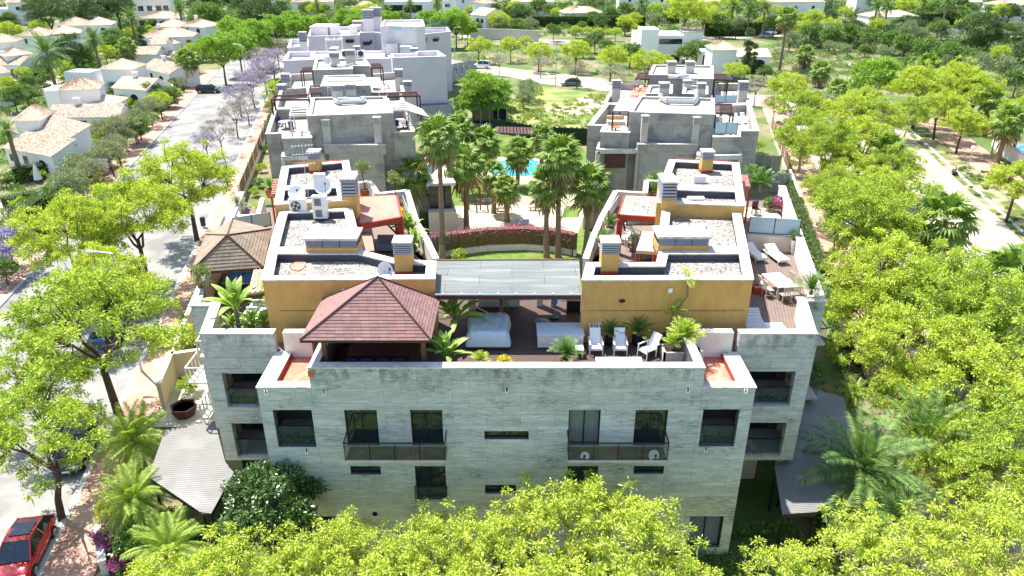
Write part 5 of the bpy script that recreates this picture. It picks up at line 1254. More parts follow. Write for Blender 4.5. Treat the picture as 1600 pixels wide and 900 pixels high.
# ================================================================ TERRACE PLANTS
def potplant(x, y, z, r_, h_, m, label_pot, kd, R, label, sq=False, **k):
    p = P(x, y, z); pot((p.x, p.y, z), r_, h_, m, label_pot, sq); return cycad((p.x, p.y, z+h_), R, label, kd=kd, **k)
p = P(884, 571, ZD); cycad((p.x, p.y+.15, ZD+.3), .95, 'leafy green cycad behind the front parapet near the counter', n=34); pot((p.x, p.y+.15, ZD), .28, .32, 'terracotta', 'terracotta pot holding the front cycad')
potplant(953, 538, ZD, .25, .4, 'metal', 'dark pot between the first two lounge chairs', 'cycad', .8, 'dark cycad in shade behind the first lounge chair')
potplant(996, 538, ZD, .3, .45, 'metal', 'dark pot behind the middle lounge chair', 'cycad', 1.0, 'dark cycad in shade behind the middle lounge chair')
# spindly palms at the ochre wall
p = P(1042, 538, ZD); pot((p.x, p.y, ZD), .32, .5, 'metal', 'dark pot of the slim palms by the ochre wall', sq=True)
t = thing('slim_palm', 'slim two stemmed palm in front of the right ochre wall', 'palm tree', (p.x, p.y, ZD+.5)); q = MB(); q.tube((p.x, p.y, ZD+.5), (p.x+.15, p.y, ZD+1.6), .07, .05); q.tube((p.x+.15, p.y, ZD+1.6), (p.x+.75, p.y+.05, ZD+2.6), .05, .04); q.tube((p.x+.75, p.y+.05, ZD+2.6), (p.x+.65, p.y+.05, ZD+3.4), .05, .04); q.build('trunk', K['palmtrunk'], t)
crown_objs(t, 'areca', 9, 1.15, .85, -35, 65, c=(.12, 0), seed=2); crown_objs(t, 'areca', 9, 2.95, .75, -40, 70, c=(.66, .05), seed=5)
q = MB(); a = P(1036, 566, ZD); b = P(1098, 566, ZD); r = thing('planter_box', 'white planter box in the right front corner of the terrace', 'planter', ((a.x+b.x)/2, a.y, ZD)); q.box(a.x, a.x+.1, a.y, a.y+.9, ZD, ZD+.5); q.box(a.x, b.x, a.y, a.y+.1, ZD, ZD+.5); q.box(b.x-.1, b.x, a.y+.1, a.y+.9, ZD, ZD+.5); q.box(a.x+.1, b.x-.1, a.y+.8, a.y+.9, ZD, ZD+.5); q.build('box', K['white'], r); q = MB(); q.box(a.x+.1, b.x-.1, a.y+.1, a.y+.8, ZD+.3, ZD+.42); q.build('soil', K['soil'], r)
cycad(((a.x+b.x)/2+.1, a.y+.4, ZD+.45), 1.1, 'feathery green palm in the white corner planter', 'palm', n=22, kd='areca', name='planter_palm', lo=10, hi=85, stub=.5)
cycad(((a.x+b.x)/2-.45, a.y+.4, ZD+.45), .7, 'small leafy palm at the left of the white corner planter', 'palm', n=14, kd='areca', name='planter_palm', lo=10, hi=80)
# banana plants beside the red gazebo
p = P(698, 577, ZD); cycad((p.x, p.y+.1, ZD), 1.25, 'large leaved banana plant at the right foot of the red gazebo', 'banana plant', n=20, kd='broad', name='banana_plant', lo=15, hi=85, stub=.4)
p = P(712, 528, ZD); cycad((p.x, p.y, ZD), 1.4, 'taller banana plant behind the right gazebo post', 'banana plant', n=19, kd='broad', name='banana_plant', lo=0, hi=85, stub=.9)
p = P(702, 490, ZD); cycad((p.x, p.y, ZD), 1.2, 'dark leafy plant under the left edge of the flat canopy', 'plant', n=16, kd='cycad', name='cycad_plant', stub=.8)
p = P(765, 500, ZD); cycad((p.x+.6, p.y, ZD+.3), 1.5, 'big dark cycad in deep shade behind the daybed', 'cycad', n=28, kd='cycad', stub=.8)
p = P(751, 572, ZD); cycad((p.x, p.y+.05, ZD), .6, 'small pale green frond plant at the front parapet', 'plant', n=14, kd='areca', name='frond_plant')
p = P(787, 572, ZD); plant('yellow_shrub', 'yellow_plant', (p.x, p.y+.15, ZD-.15), .42, 'yellow leaved plant at the front parapet', 'plant')
# left terrace planting
p = P(378, 520, ZD); cycad((p.x-.1, p.y, ZD), 1.5, 'banana palm rising from the left front terrace', 'banana plant', n=18, kd='broad', name='banana_plant', lo=10, hi=85, stub=1.2)
for i, (x, y, R, s) in enumerate(((366, 520, .8, 'leafy clump at the left end of the terrace planting'), (396, 518, .9, 'leafy clump in the middle of the left terrace planting'), (414, 519, .8, 'leafy clump beside the ochre wall on the left terrace'))):
    p = P(x, y, ZD); cycad((p.x, p.y, ZD), R, s, 'plant', n=19, kd='broad', name='leafy_plant', lo=10, hi=80)
p = P(427, 514, ZD); palm('areca', (p.x, p.y, ZD), 1.9, 'slim palm leaning on the corner of the left ochre wall', 'slim_palm', n=14, sc=.9, tr=.06, skirt=False, seed=1)
p = P(342, 505, ZD+.2); plant('grey_shrub', 'terrace_shrub', (p.x, p.y, ZD), .5, 'rounded pale green shrub inside the left terrace parapet', 'shrub', hz=1.5)
p = P(322, 478, ZD+.9); plant('yellow_shrub', 'spiky_plant', (p.x, p.y, ZD+.8), .35, 'small spiky plant leaning over the left terrace parapet', 'plant')
p = P(312, 462, 10.8); plant('sparse' if 0 else 'potted_tree', 'climbing_plant', (p.x+.2, p.y, ZD+.6), .6, 'pale climbing plant on the post of the brown gazebo', 'plant', hz=1.2)
potplant(375, 337, ZD, .3, .4, 'terracotta', 'terracotta pot in the small patio behind the brown gazebo', 'cycad', .75, 'small cycad standing in the patio behind the brown gazebo')
p = P(371, 322, 10.7); cycad((p.x, p.y, 10.65), .8, 'small cycad on top of the left terrace wall', 'cycad', n=22)
p = P(404, 333, ZD); cycad((p.x, p.y, ZD), .6, 'tuft of thin leaves in front of the left glass screen', 'plant', kd='areca', n=12, name='grass_tuft')
potplant(424, 308, ZD, .4, .65, 'terracotta', 'large terracotta pot left of the left upper roof', 'cycad', .75, 'spiky plant in the pot left of the left upper roof')
# inner left terrace
for (x, y, s, pl) in ((572, 305, 'terracotta pot with a small tree behind the left inner parapet', 'small round olive tree in a terracotta pot on the left inner terrace'), (622, 325, 'terracotta pot by the corner of the left red pergola', 'small pale tree in a pot beside the left red pergola')):
    p = P(x, y, ZD+.1); pot((p.x, p.y, ZD), .42, .6, 'terracotta', s); plant('potted_tree', 'olive_tree', (p.x, p.y, ZD+.5), .65, pl, 'tree', hz=1.15)
p = P(633, 340, ZD+.5); plant('yellow_shrub', 'yellow_shrub', (p.x, p.y, ZD), .6, 'yellow flowering shrub on the left inner terrace', 'shrub', hz=1.3)
for i, (x, y, R, s) in enumerate(((649, 395, 1.3, 'broad leaved plant in the corner of the left inner terrace'), (640, 375, 1.5, 'tall leafy plant beside the leg of the left red pergola'))):
    p = P(x, y, ZD); cycad((p.x, p.y, ZD), R*.75, s, 'plant', n=20, kd='broad', name='leafy_plant', lo=5, hi=85, stub=.5)
# inner right terrace
for (x, y, R, s1_, s2_) in ((952, 372, .85, 'white pot on the right inner parapet, farther one', 'cycad in the farther white pot of the right inner parapet'), (942, 400, .95, 'white pot on the right inner parapet, nearer one', 'cycad in the nearer white pot of the right inner parapet')):
    p = P(x, y, ZD); pot((p.x, p.y, ZD), .3, .75, 'whitep', s1_, sq=True); cycad((p.x, p.y, ZD+.75), R, s2_, n=24)
p = P(990, 397, ZD); cycad((p.x, p.y+.5, ZD), .6, 'small potted plant beside the garden table on the right inner terrace', 'plant', kd='broad', n=9, name='leafy_plant', stub=.5)
p = P(1022, 300, ZD); cycad((p.x, p.y, ZD+.2), 1.1, 'dense green palm at the rear of the right inner terrace', 'palm', n=26, kd='cycad', stub=.5)
p = P(1019, 306, ZD); plant('shrub', 'terrace_shrub', (p.x, p.y, ZD), .7, 'dark green shrub below the palm on the right inner terrace', 'shrub')
# right terrace pots
p = P(1241, 396, ZD); pot((p.x-.05, p.y, ZD), .3, .95, 'whitep', 'tall tapered white planter by the right terrace parapet', sq=True, taper=.65); plant('shrub', 'planter_flowers', (p.x-.1, p.y, ZD+.85), .38, 'bushy flowering plant in the tall white planter', 'plant')
p = P(1270, 465, ZD+1.2); cycad((p.x, p.y+.3, 10.85), 1.15, 'broad cycad on the jutting corner of the right parapet', n=30)
for (x, y, R, s) in ((1187, 300, 1.5, 'large cycad on the rear part of the right terrace'), (1172, 283, .9, 'smaller cycad beside the striped red awning'),):
    p = P(x, y, ZD); cycad((p.x, p.y, ZD), R, s, n=28, stub=.6)
p = P(1218, 333, ZD); plant('bougainvillea', 'flowering_shrub', (p.x, p.y, ZD), .8, 'flowering shrub in the bed behind the frosted screen', 'shrub'); 
p = P(1205, 331, ZD); plant('shrub', 'terrace_shrub', (p.x, p.y, ZD), .7, 'green shrub in the bed behind the frosted screen', 'shrub')
# striped red timber awning right and left of the upper roofs
for (pts, s) in (([(1157, 292), (1172, 292), (1168, 274), (1156, 273)], 'red slatted awning right of the right upper roof'), ([(424, 305), (437, 303), (439, 279), (427, 280)], 'red slatted awning left of the left upper roof')):
    g = W(pts, 12.2); r = thing('slatted_awning', s, 'awning', (g[0].x, g[0].y, ZD))
    for i in range(9): a = g[0].lerp(g[3], (i+.5)/9); b = g[1].lerp(g[2], (i+.5)/9); q = MB(); q.bar(a, b, .16, .08); q.build('slat', K['redbrown'], r)
    for i in range(4): q = MB(); q.obox((g[i].x, g[i].y), .1, .1, ZD, 12.15); q.build('post', K['red'], r)
# ================================================================ REAR BUILDINGS
def bl(root, pts, z, zr, zb, w='concrete', rm='gravel_pale', pw=.3, cap='concrete_plain'):
    ringroof(root, [P(x, y, z) for (x, y) in pts], z, zr, pw, zb, K[w], K[cap], K[rm], 'wall', upm=K[w])
def gchim(x, yb, zb, w, h, label, sh='concrete_plain', g=None): return chimney(x, yb, zb, w, w*.8, h, label, base=None, shaft=sh, group=g)
def breast(root, x0, x1, yt, yb, z1, Y, z0):
    a, b = PY(x0, yt, Y), PY(x1, yt, Y); zt = a.z; zb = PY(x0, yb, Y).z
    q = MB(); q.box(a.x, b.x, Y-.55, Y-.002, zb, zt-.1); q.build('chimney_breast', K['concrete_plain'], root)
    q = MB(); q.box(a.x-.05, b.x+.05, Y-.6, Y-.05, zt-.1, zt); q.build('chimney_cap', K['cap'], root)
    q = MB(); q.box(a.x+.08, b.x-.08, Y-.56, Y-.552, zt-.65, zt-.15); q.build('vent_grille', K['louvre'], root)
def pergola(pts, z, zf, label, m='wood_dark', n=6, along=True, bt=.12, posts=True, slat=.1, cat='pergola', root=None):
    g = [P(x, y, z) for (x, y) in pts]; r = root or thing('pergola', label, cat, (g[0].x, g[0].y, zf))
    q = MB()
    for i in range(4): q.bar(g[i], g[(i+1) % 4], bt, bt*1.2)
    q.build('frame', K[m], r)
    for i in range(n):
        t = (i+.5)/n; a, b = (g[0].lerp(g[3], t), g[1].lerp(g[2], t)) if along else (g[0].lerp(g[1], t), g[3].lerp(g[2], t))
        q = MB(); q.bar(a+Vector((0, 0, .08)), b+Vector((0, 0, .08)), slat, .06); q.build('slat', K[m], r)
    if posts:
        for i in range(4): q = MB(); q.obox((g[i].x, g[i].y), bt, bt, zf, z-.05); q.build('post', K[m], r)
    return r
def duct(pts, z, r_, label):
    g = [P(x, y, z) for (x, y) in pts]; r = thing('roof_duct', label, 'duct', tuple(g[0])); q = MB()
    for i, (a, b) in enumerate(zip(g[:-1], g[1:])): q.tube(a, b, r_+.001*i, n=10)
    q.build('pipe', K['galv'], r); return r
def railing(pts, z0, z1, label, m='glassrail', n=5):
    return screen(pts, z0, z1, label, m, 'railing', n)
# ---- left middle block
rb = thing('concrete_building', 'grey concrete building with two chimney breasts behind the left penthouse', 'apartment building', tuple(P(550, 250, 0)))
ZM = 12.6
bl(rb, [(481, 180.5), (614, 176), (603, 150), (487, 152)], ZM, 12.35, 0)
bl(rb, [(415, 209), (441, 208), (441, 216), (487, 215), (488, 168), (428, 170)], 10.8, 9.7, 0)
bl(rb, [(428, 169), (487, 167), (483, 136), (438, 139)], 10.8, 9.7, 0)
bl(rb, [(615, 207), (648, 205), (634, 166), (607, 167)], 10.8, 9.7, 0)
bl(rb, [(606, 165), (634, 165), (627, 143), (600, 144)], 10.8, 9.7, 0)
Ya = P(550, 178, ZM).y-.15
breast(rb, 504, 516, 185, 229, ZM, Ya, 8); breast(rb, 584, 595, 181, 226, ZM, Ya-.1, 8)
for (xa, xb, yt, yb2) in ((506, 602, 227, 241),):
    a, b = PY(xa, yt, Ya-1.0), PY(xb, yt, Ya-1.0); zb = PY(xa, yb2, Ya-1.0).z; q = MB(); q.box(a.x, b.x, Ya-1.0, Ya-.01, zb, a.z); q.build('balcony_box', K['concrete'], rb); q = MB(); q.box(a.x-.05, b.x+.05, Ya-1.05, Ya-.8, a.z, a.z+.06); q.build('coping', K['cap'], rb)
    q = MB(); q.box(a.x+.1, b.x-.1, Ya-.9, Ya-.012, zb-.08, zb-.002); q.build('white_soffit_edge', K['cap'], rb)
    q = MB(); q.box(a.x+.3, b.x-.3, Ya-.9, Ya-.02, 0, zb-.09); q.build('lower_wall', K['concrete'], rb)
pergola([(442, 247), (505, 246), (503, 235), (445, 236)], 9.0, 5, 'white framed open pergola over the left balcony behind the left roof', 'cap', 4, False, .3)
pergola([(424, 156), (483, 156), (482, 148), (428, 150)], 12.3, 9.7, 'brown timber pergola on the left terrace of the middle building', 'wood_dark', 2, True, .16)
pergola([(453, 182), (480, 181), (481, 162), (457, 163)], 12.2, 9.7, 'white slatted pergola over loungers on the left middle terrace', 'cap', 5, True, .12, slat=.3)
pergola([(614, 174), (637, 173), (630, 158), (608, 159)], 12.2, 9.7, 'white slatted pergola right of the middle left roof', 'cap', 5, True, .1, slat=.35)
pergola([(594, 152), (656, 150), (651, 144), (592, 146)], 12.3, 9.7, 'brown timber pergola right of the middle left roof', 'wood_dark', 4, True, .14)
g = [P(*v) for v in ((632, 158, 12.2), (638, 173, 12.0), (671, 183, 10.4), (660, 170, 11.2))]; q = MB(); q.face(*g); q.face(*[v-Vector((0, 0, .03)) for v in g[::-1]]); r = thing('shade_sail', 'cream shade sail stretched from the pergola beside the middle left roof', 'shade sail', tuple(g[1])); q.build('cloth', K['cream'], r); q = MB()
for v in g: q.tube((v.x, v.y, 9.7), v, .04, n=6)
q.build('poles', K['wood_dark'], r, kind='stuff')
gchim(527, 157, 12.36, .95, 1.5, 'left grey chimney on the middle left roof'); gchim(548, 155, 12.36, .95, 1.5, 'right grey chimney on the middle left roof')
gchim(448, 150, 9.8, .95, 2.6, 'tall grey chimney at the left rear of the middle left building'); gchim(441, 154, 9.8, 1.0, 1.6, 'short grey chimney at the left edge of the middle left building')
gchim(624, 142, 9.8, .95, 2.6, 'tall grey chimney right of the striped roof'); gchim(637, 148, 9.8, .95, 1.6, 'short grey chimney right of the striped roof')
duct([(523, 156), (530, 160), (566, 158), (569, 153)], 12.65, .22, 'silver ventilation duct on the middle left roof'); duct([(528, 154), (562, 154.5)], 12.8, .14, 'thin silver duct behind the large one on the middle left roof')
# furniture on its terraces
for (x, y, s) in ((447, 201, 'round grey table on the left middle terrace'), (630, 200, 'small white table on the terrace right of the middle left roof')):
    p = P(x, y, 9.7); r = thing('round_table', s, 'table', tuple(p)); q = MB(); q.tube((p.x, p.y, 10.4), (p.x, p.y, 10.45), .7, n=20); q.build('tabletop', K['louvre'], r); q = MB(); q.tube((p.x, p.y, 9.7), (p.x, p.y, 10.4), .06); q.build('leg', K['metal'], r)
for (x, y, s) in ((436, 198, 'left dark chair at the round grey table'), (456, 205, 'right dark chair at the round grey table'), (621, 203, 'dark chair left of the small white terrace table'), (640, 203, 'dark chair right of the small white terrace table')):
    o = copy_tree(d0, label=s, group='dark terrace chairs'); place(o, x, y, 9.7, .4)
for (x, y, s) in ((461, 172, 'left grey cushioned lounger under the white slatted pergola'), (474, 171, 'right grey cushioned lounger under the white slatted pergola')):
    o = copy_tree(s1, label=s, group='grey loungers on the left middle terrace'); place(o, x, y, 9.7, .2)
# ---- right middle block
rr = thing('concrete_building', 'grey concrete building with two chimney breasts behind the right penthouse', 'apartment building', tuple(P(1050, 250, 0)))
bl(rr, [(983, 174.5), (1117, 178.5), (1116, 153), (999, 150)], ZM, 12.35, 0)
bl(rr, [(918, 195.5), (942, 196), (938, 206), (984, 207), (997, 164), (946, 161)], 10.8, 9.7, 0, pw=.45)
bl(rr, [(1114, 214), (1157, 213.5), (1157, 204.5), (1186, 204.5), (1173, 162), (1117, 164)], 10.8, 9.7, 0, pw=.45)
Yb = P(1050, 176, ZM).y-.25
breast(rr, 1002.5, 1013, 179, 225, ZM, Yb, 8); breast(rr, 1082, 1093, 181, 229, ZM, Yb, 8)
for (xa, xb, yt, yb2) in ((997, 1090, 226, 240),):
    a, b = PY(xa, yt, Yb-1.0), PY(xb, yt, Yb-1.0); zb = PY(xa, yb2, Yb-1.0).z; q = MB(); q.box(a.x, b.x, Yb-1.0, Yb-.01, zb, a.z); q.build('balcony_box', K['concrete'], rr); q = MB(); q.box(a.x-.05, b.x+.05, Yb-1.05, Yb-.8, a.z, a.z+.06); q.build('coping', K['cap'], rr)
    q = MB(); q.box(a.x+.1, b.x-.1, Yb-.9, Yb-.012, zb-.08, zb-.002); q.build('white_soffit_edge', K['cap'], rr)
    q = MB(); q.box(a.x+.3, b.x-.3, Yb-.9, Yb-.02, 0, zb-.09); q.build('lower_wall', K['concrete'], rr)
a, b = PY(944, 262, Yb-.4), PY(978, 241, Yb-.4); q = MB(); q.box(a.x, b.x, Yb-.5, Yb-.35, a.z, b.z); q.build('brown_shutter', K['wood_dark'], rr)
pergola([(934, 236), (997, 236), (996, 224), (938, 225)], 9.1, 4, 'white framed pergola over the brown shuttered balcony', 'cap', 4, False, .35)
pergola([(1091, 246), (1156, 245), (1153, 234), (1092, 235)], 9.1, 4, 'white framed pergola left of the dark flank wall on the right', 'cap', 4, False, .35)
railing((P(936, 290, 4.2), P(994, 291, 4.2)), 4.2, 5.2, 'thin railing of the balcony below the brown shutter', n=6)
q = MB(); a, b = P(934, 293, 4.0), P(996, 293, 4.0); q.box(a.x, b.x, a.y-.2, a.y+1.5, 3.7, 4.05); q.build('balcony_slab', K['concrete_plain'], rr)
# beige roofed pergola, slats, sail
g = [P(x, y, 12.3) for (x, y) in ((958, 173), (982, 173), (997, 153), (970, 152))]; r = thing('covered_pergola', 'flat beige roofed pergola left of the right middle roof', 'pergola', (g[0].x, g[0].y, 9.7)); q = MB(); q.prism([tuple(v[:2]) for v in g], 12.2, 12.32); q.build('roof', K['gravel_pale'], r)
for v in g: q = MB(); q.obox((v.x, v.y), .14, .14, 9.7, 12.2); q.build('post', K['wood_dark'], r)
pergola([(1118, 177), (1146, 178), (1143, 163), (1117, 163)], 12.2, 9.7, 'dark slatted pergola right of the right middle roof', 'wood_dark', 7, True, .12, slat=.22)
g = [P(*v) for v in ((963, 133, 11.8), (1014, 133, 12.2), (999, 124, 12.8), (972, 129, 12.2))]; q = MB(); q.face(*g); r = thing('shade_sail', 'white pointed shade sail behind the right middle building', 'shade sail', tuple(g[0])); q.build('cloth', K['cap'], r); q = MB()
for v in g: q.tube((v.x, v.y, 9.7), v, .04, n=6)
q.build('poles', K['lamp'], r, kind='stuff')
q = MB(); q.prism([tuple(P(x, y, 10.9)[:2]) for (x, y) in ((984, 151), (1009, 151), (1011, 136), (991, 137))], 10.5, 10.9); q.build('red_terrace', K['redroof'], rr)
bl(rr, [(1009, 146), (1050, 146), (1051, 132), (1014, 133)], ZM, 12.3, 9)
bl(rr, [(1066, 146), (1106, 147), (1106, 134), (1069, 133)], ZM, 12.3, 9)
bl(rr, [(943, 161), (996, 163), (1005, 130), (962, 128)], 10.6, 9.7, 0)
bl(rr, [(1117, 163), (1172, 161), (1165, 130), (1116, 130)], 10.6, 9.7, 0)
bl(rr, [(1014, 116.5), (1046, 117), (1045, 121.5), (1115, 123), (1114, 102), (1021, 101)], ZM, 12.35, 0)
pergola([(993, 124), (1013, 124), (1015, 115), (998, 114)], 12.2, 9.7, 'dark slatted pergola left of the rear right roof', 'wood_dark', 6, True, .12, slat=.25)
pergola([(1117, 125), (1137, 125), (1135, 116), (1116, 116)], 12.2, 9.7, 'dark slatted pergola right of the rear right roof', 'wood_dark', 6, True, .12, slat=.25)
pergola([(1138, 127), (1166, 128), (1163, 117), (1137, 117)], 11.8, 9.7, 'thin open wire pergola at the right rear corner', 'metal', 4, True, .07, slat=.05)
gchim(1037.5, 153, 12.36, 1.0, 1.5, 'left grey chimney joined by the duct on the right middle roof'); gchim(1095, 155, 12.36, .8, 1.6, 'right grey chimney joined by the duct on the right middle roof')
gchim(962, 160, 9.9, .95, 2.5, 'tall grey chimney at the left terrace of the right middle building'); gchim(1159, 164, 9.9, 1.0, 2.6, 'tall grey chimney at the right terrace of the right middle building')
gchim(1049, 115, 12.36, 1.0, 1.4, 'left grey chimney on the rear right roof'); gchim(1078, 115, 12.36, 1.0, 1.4, 'right grey chimney on the rear right roof')
gchim(1074, 139, 12.4, .8, .9, 'low grey vent between the two small rear roofs')
duct([(1034, 146), (1033, 153), (1043, 158), (1085, 159), (1089, 154), (1088, 147)], 12.7, .24, 'curved silver duct joining the two chimneys on the right middle roof'); duct([(1044, 119), (1060, 120), (1076, 119)], 12.7, .16, 'small silver duct on the rear right roof')
def ladder(x, yt, yb, Y, label):
    a = PY(x, yt, Y); b = PY(x, yb, Y); r = thing('roof_ladder', label, 'ladder', tuple(b)); q = MB()
    for s in (-.22, .22): q.bar((a.x+s, Y, b.z), (a.x+s, Y, a.z), .05, .05, up=(0, 1, 0))
    k = int((a.z-b.z)/.3)
    for i in range(k): q.bar((a.x-.22, Y, b.z+.15+i*.3), (a.x+.22, Y, b.z+.15+i*.3), .04, .04)
    q.build('rungs', K['whitep'], r)
ladder(1087.5, 118, 133, P(1087, 123, ZM).y-.1, 'white ladder up to the rear right roof')
ladder(514, 132, 148, P(514, 134.5, ZM).y-.1, 'white ladder up to the striped left roof')
railing((P(1116, 210, 10.8), P(1151, 210, 10.8)), 10.85, 11.9, 'two panel frosted glass screen on the right middle terrace', 'frost', 2)
railing((P(1116, 158, 10.8), P(1150, 157, 10.8)), 10.6, 11.4, 'pale glass railing behind the right middle terrace', 'frost', 2)
for i, (x, y, s) in enumerate(((1122, 193, 'leftmost white armchair on the right middle terrace'), (1134, 192, 'second white armchair from the left on the right middle terrace'), (1151, 194, 'third white armchair from the left on the right middle terrace'), (1163, 193, 'rightmost white armchair on the right middle terrace'), (1122, 140, 'left dark seat on the far right terrace'), (1131, 140, 'right dark seat on the far right terrace'))):
    o = copy_tree(c1 if i < 4 else d0, label=s, group='terrace seats behind the right penthouse'); place(o, x, y, 9.7, .1*i)
p = P(964, 198, 9.7); r = thing('wicker_sofa', 'tan wicker sofa set on the left terrace of the right middle building', 'sofa', tuple(p)); q = MB(); q.box(p.x-.9, p.x+.9, p.y+.6, p.y+1.5, 9.7, 10.1); q.build('seat', K['sand'], r); q = MB(); q.box(p.x-.9, p.x+.9, p.y+1.5, p.y+1.7, 9.7, 10.5); q.build('backrest', K['beige'], r)
p = P(962, 205, 9.7); r = thing('wicker_table', 'low round wooden table in front of the tan wicker sofa', 'table', tuple(p)); q = MB(); q.tube((p.x, p.y+.2, 10.05), (p.x, p.y+.2, 10.1), .5, n=18); q.build('tabletop', K['terracotta'], r); q = MB(); q.tube((p.x, p.y+.2, 9.7), (p.x, p.y+.2, 10.05), .08); q.build('leg', K['wood_dark'], r)
# ---- striped roof block and further ones on the left
r2 = thing('concrete_building', 'pale building with black slotted white roof behind the middle left roof', 'apartment building', tuple(P(540, 160, 0)))
bl(r2, [(501, 134.5), (579, 133), (569, 116.5), (507, 118)], ZM, 12.575, 0, rm='cap', pw=.5)
for (y0, y1) in ((119.2, 120.6), (125.8, 127.6)): q = MB(); q.prism([tuple(P(x, y, 12.59)[:2]) for (x, y) in ((507 if y0 < 122 else 507, y1), (571, y1-.3), (570, y0-.3), (507, y0))], 12.58, 12.592); q.build('roof_slot', K['dark'], r2)
g = [P(*v) for v in ((580, 137, 11.8), (601, 137, 11.8), (593, 121, 12.3), (574, 121, 12.3))]; q = MB(); q.face(*g); r = thing('awning', 'white sloping awning right of the black slotted roof', 'awning', tuple(g[0])); q.build('cloth', K['cap'], r)
q = MB()
for v in g: q.tube((v.x, v.y, 9.7), v, .04, n=6)
q.build('poles', K['lamp'], r, kind='stuff')
bl(r2, [(579, 144), (633, 145), (622, 112), (574, 116)], 10.6, 9.7, 0, w='concrete_plain'); bl(r2, [(440, 140), (505, 137), (508, 113), (452, 116)], 10.6, 9.7, 0, w='concrete_plain')
pergola([(482, 147), (501, 146), (503, 134), (485, 134)], 11.9, 9.7, 'brown slatted awning left of the black slotted roof', 'wood_dark', 6, True, .1, slat=.25)
pergola([(561, 149), (580, 148), (578, 140), (562, 141)], 11.5, 9.7, 'low brown pergola in front of the white awning', 'wood_dark', 5, True, .1, slat=.2)
r3 = thing('concrete_building', 'low grey building with two chimneys behind the black slotted roof', 'apartment building', tuple(P(530, 125, 0)))
bl(r3, [(489, 109), (551, 107.5), (551, 102.5), (579, 103), (570, 90.5), (493, 92)], ZM, 12.3, 0, w='concrete')
gchim(522.5, 104, 12.35, 1.1, 1.7, 'left grey chimney on the roof behind the slotted one'); gchim(547.5, 101, 12.35, 1.1, 1.8, 'right grey chimney on the roof behind the slotted one')
dish(P(512.5, 104, 12.4), .55, 'white satellite dish on the roof behind the slotted one', az=.5, el=.5, pole=.7)
duct([(528, 102), (540, 103.5), (552, 100)], 12.7, .18, 'silver duct between the chimneys behind the slotted roof')
pergola([(470, 112), (488, 111), (489, 105), (473, 106)], 12.2, 9.7, 'brown pergola left of the low grey building', 'wood_dark', 5, True, .12, slat=.2)
pergola([(581, 107), (598, 106), (594, 99.5), (579, 100)], 12.2, 9.7, 'brown pergola right of the low grey building', 'wood_dark', 6, True, .12, slat=.2)
# ---- lavender block, near part
r4 = thing('lavender_building', 'tall plain lavender grey block with blank wall behind the palms', 'apartment building', tuple(P(655, 165, 0)))
bl(r4, [(613, 90), (697, 87.5), (684, 79), (651, 80), (649, 83), (610, 84)], 11, 10.2, 0, w='lav', cap='lav2', rm='lav2')
bl(r4, [(442, 94.5), (489, 93), (489, 80), (450, 81)], 11, 10.2, 0, w='lav', cap='lav2', rm='lav2')
bl(r4, [(490, 92), (610, 91), (608, 79), (489, 80)], 9.6, 9.2, 0, w='lav2', cap='cap', rm='lav2')
for (x0, x1, yb, h, s) in ((604, 622, 81, 1.3, 'white plant box at the left rear of the blank lavender block'), (626, 643, 84, 1.1, 'white plant box in the middle of the blank lavender block roof'), (516, 526, 88, 1.2, 'small white box on the pale link roof')):
    a, b = P(x0, yb, 10), P(x1, yb, 10); r = thing('roof_box', s, 'roof box', (a.x, a.y, 10)); q = MB(); q.box(a.x, b.x, a.y, a.y+2, 9.3, 10+h-.1); q.build('body', K['lav2'], r); q = MB(); q.box(a.x-.1, b.x+.1, a.y-.1, a.y+2.1, 10+h-.1, 10+h); q.build('lid', K['cap'], r)
gchim(641.5, 79, 10.2, 1.0, 2.0, 'slim white chimney on the blank lavender block', 'lav2'); gchim(647, 88, 10.2, 1.1, 1.2, 'square white chimney at the front of the blank lavender block', 'lav2')
gchim(476, 91, 9.6, 1.1, 4.0, 'tall slim lavender chimney on the left', 'lav2'); gchim(558, 88, 9.4, 1.0, 1.6, 'small white chimney on the pale link roof', 'lav2')
for i, x in enumerate((539, 551, 564)):
    p = P(x, 89.5, 9.3); r = thing('roof_vent', ['left', 'middle', 'right'][i]+' of the three round black fans on the pale link roof', 'roof vent', tuple(p), 'round roof fans'); q = MB(); q.box(p.x-.6, p.x+.6, p.y, p.y+.6, 9.3, 10.4); q.build('case', K['lav2'], r); q = MB(); q.tube((p.x, p.y-.03, 9.85), (p.x, p.y-.002, 9.85), .45, n=16); q.build('fan', K['metal'], r)
# ---- lavender block, far part
r5 = thing('lavender_building', 'curved fronted lavender building with roof terrace at the far end', 'apartment building', tuple(P(655, 110, 0)))
bl(r5, [(604, 53), (625, 55), (647, 56), (672, 52), (704, 49), (699, 42), (604, 44)], 11, 10, 0, w='lav', cap='lav2', rm='lav2')
bl(r5, [(594, 41), (612, 40), (650, 42), (664, 40.5), (660, 30), (600, 31)], 14, 13.6, 10, w='lav2', cap='cap', rm='lav2')
bl(r5, [(481, 56.5), (562, 54.5), (561, 41), (486, 42)], 11, 10.3, 0, w='lav', cap='cap', rm='lav2')
bl(r5, [(562, 51), (584, 50), (604, 53), (603, 43), (561, 42)], 11, 10.3, 0, w='lav', cap='lav2', rm='lav2')
bl(r5, [(449, 74), (482, 72), (483, 60), (454, 61)], 8.6, 7.6, 0, w='lav2', cap='lav2', rm='lav2')
for (x0, x1, y, s) in ((612, 628, 45.5, 'wide blue window'), (642, 653, 45.5, 'wide blue window')):
    a = P(x0, 53, 11); yy = P(630, 41.5, 14).y-.05; a, b = PY(x0, y-4, yy), PY(x1, y+1.5, yy); q = MB(); q.box(a.x, b.x, yy-.1, yy, b.z, a.z); q.build('window', K['frost'], r5)
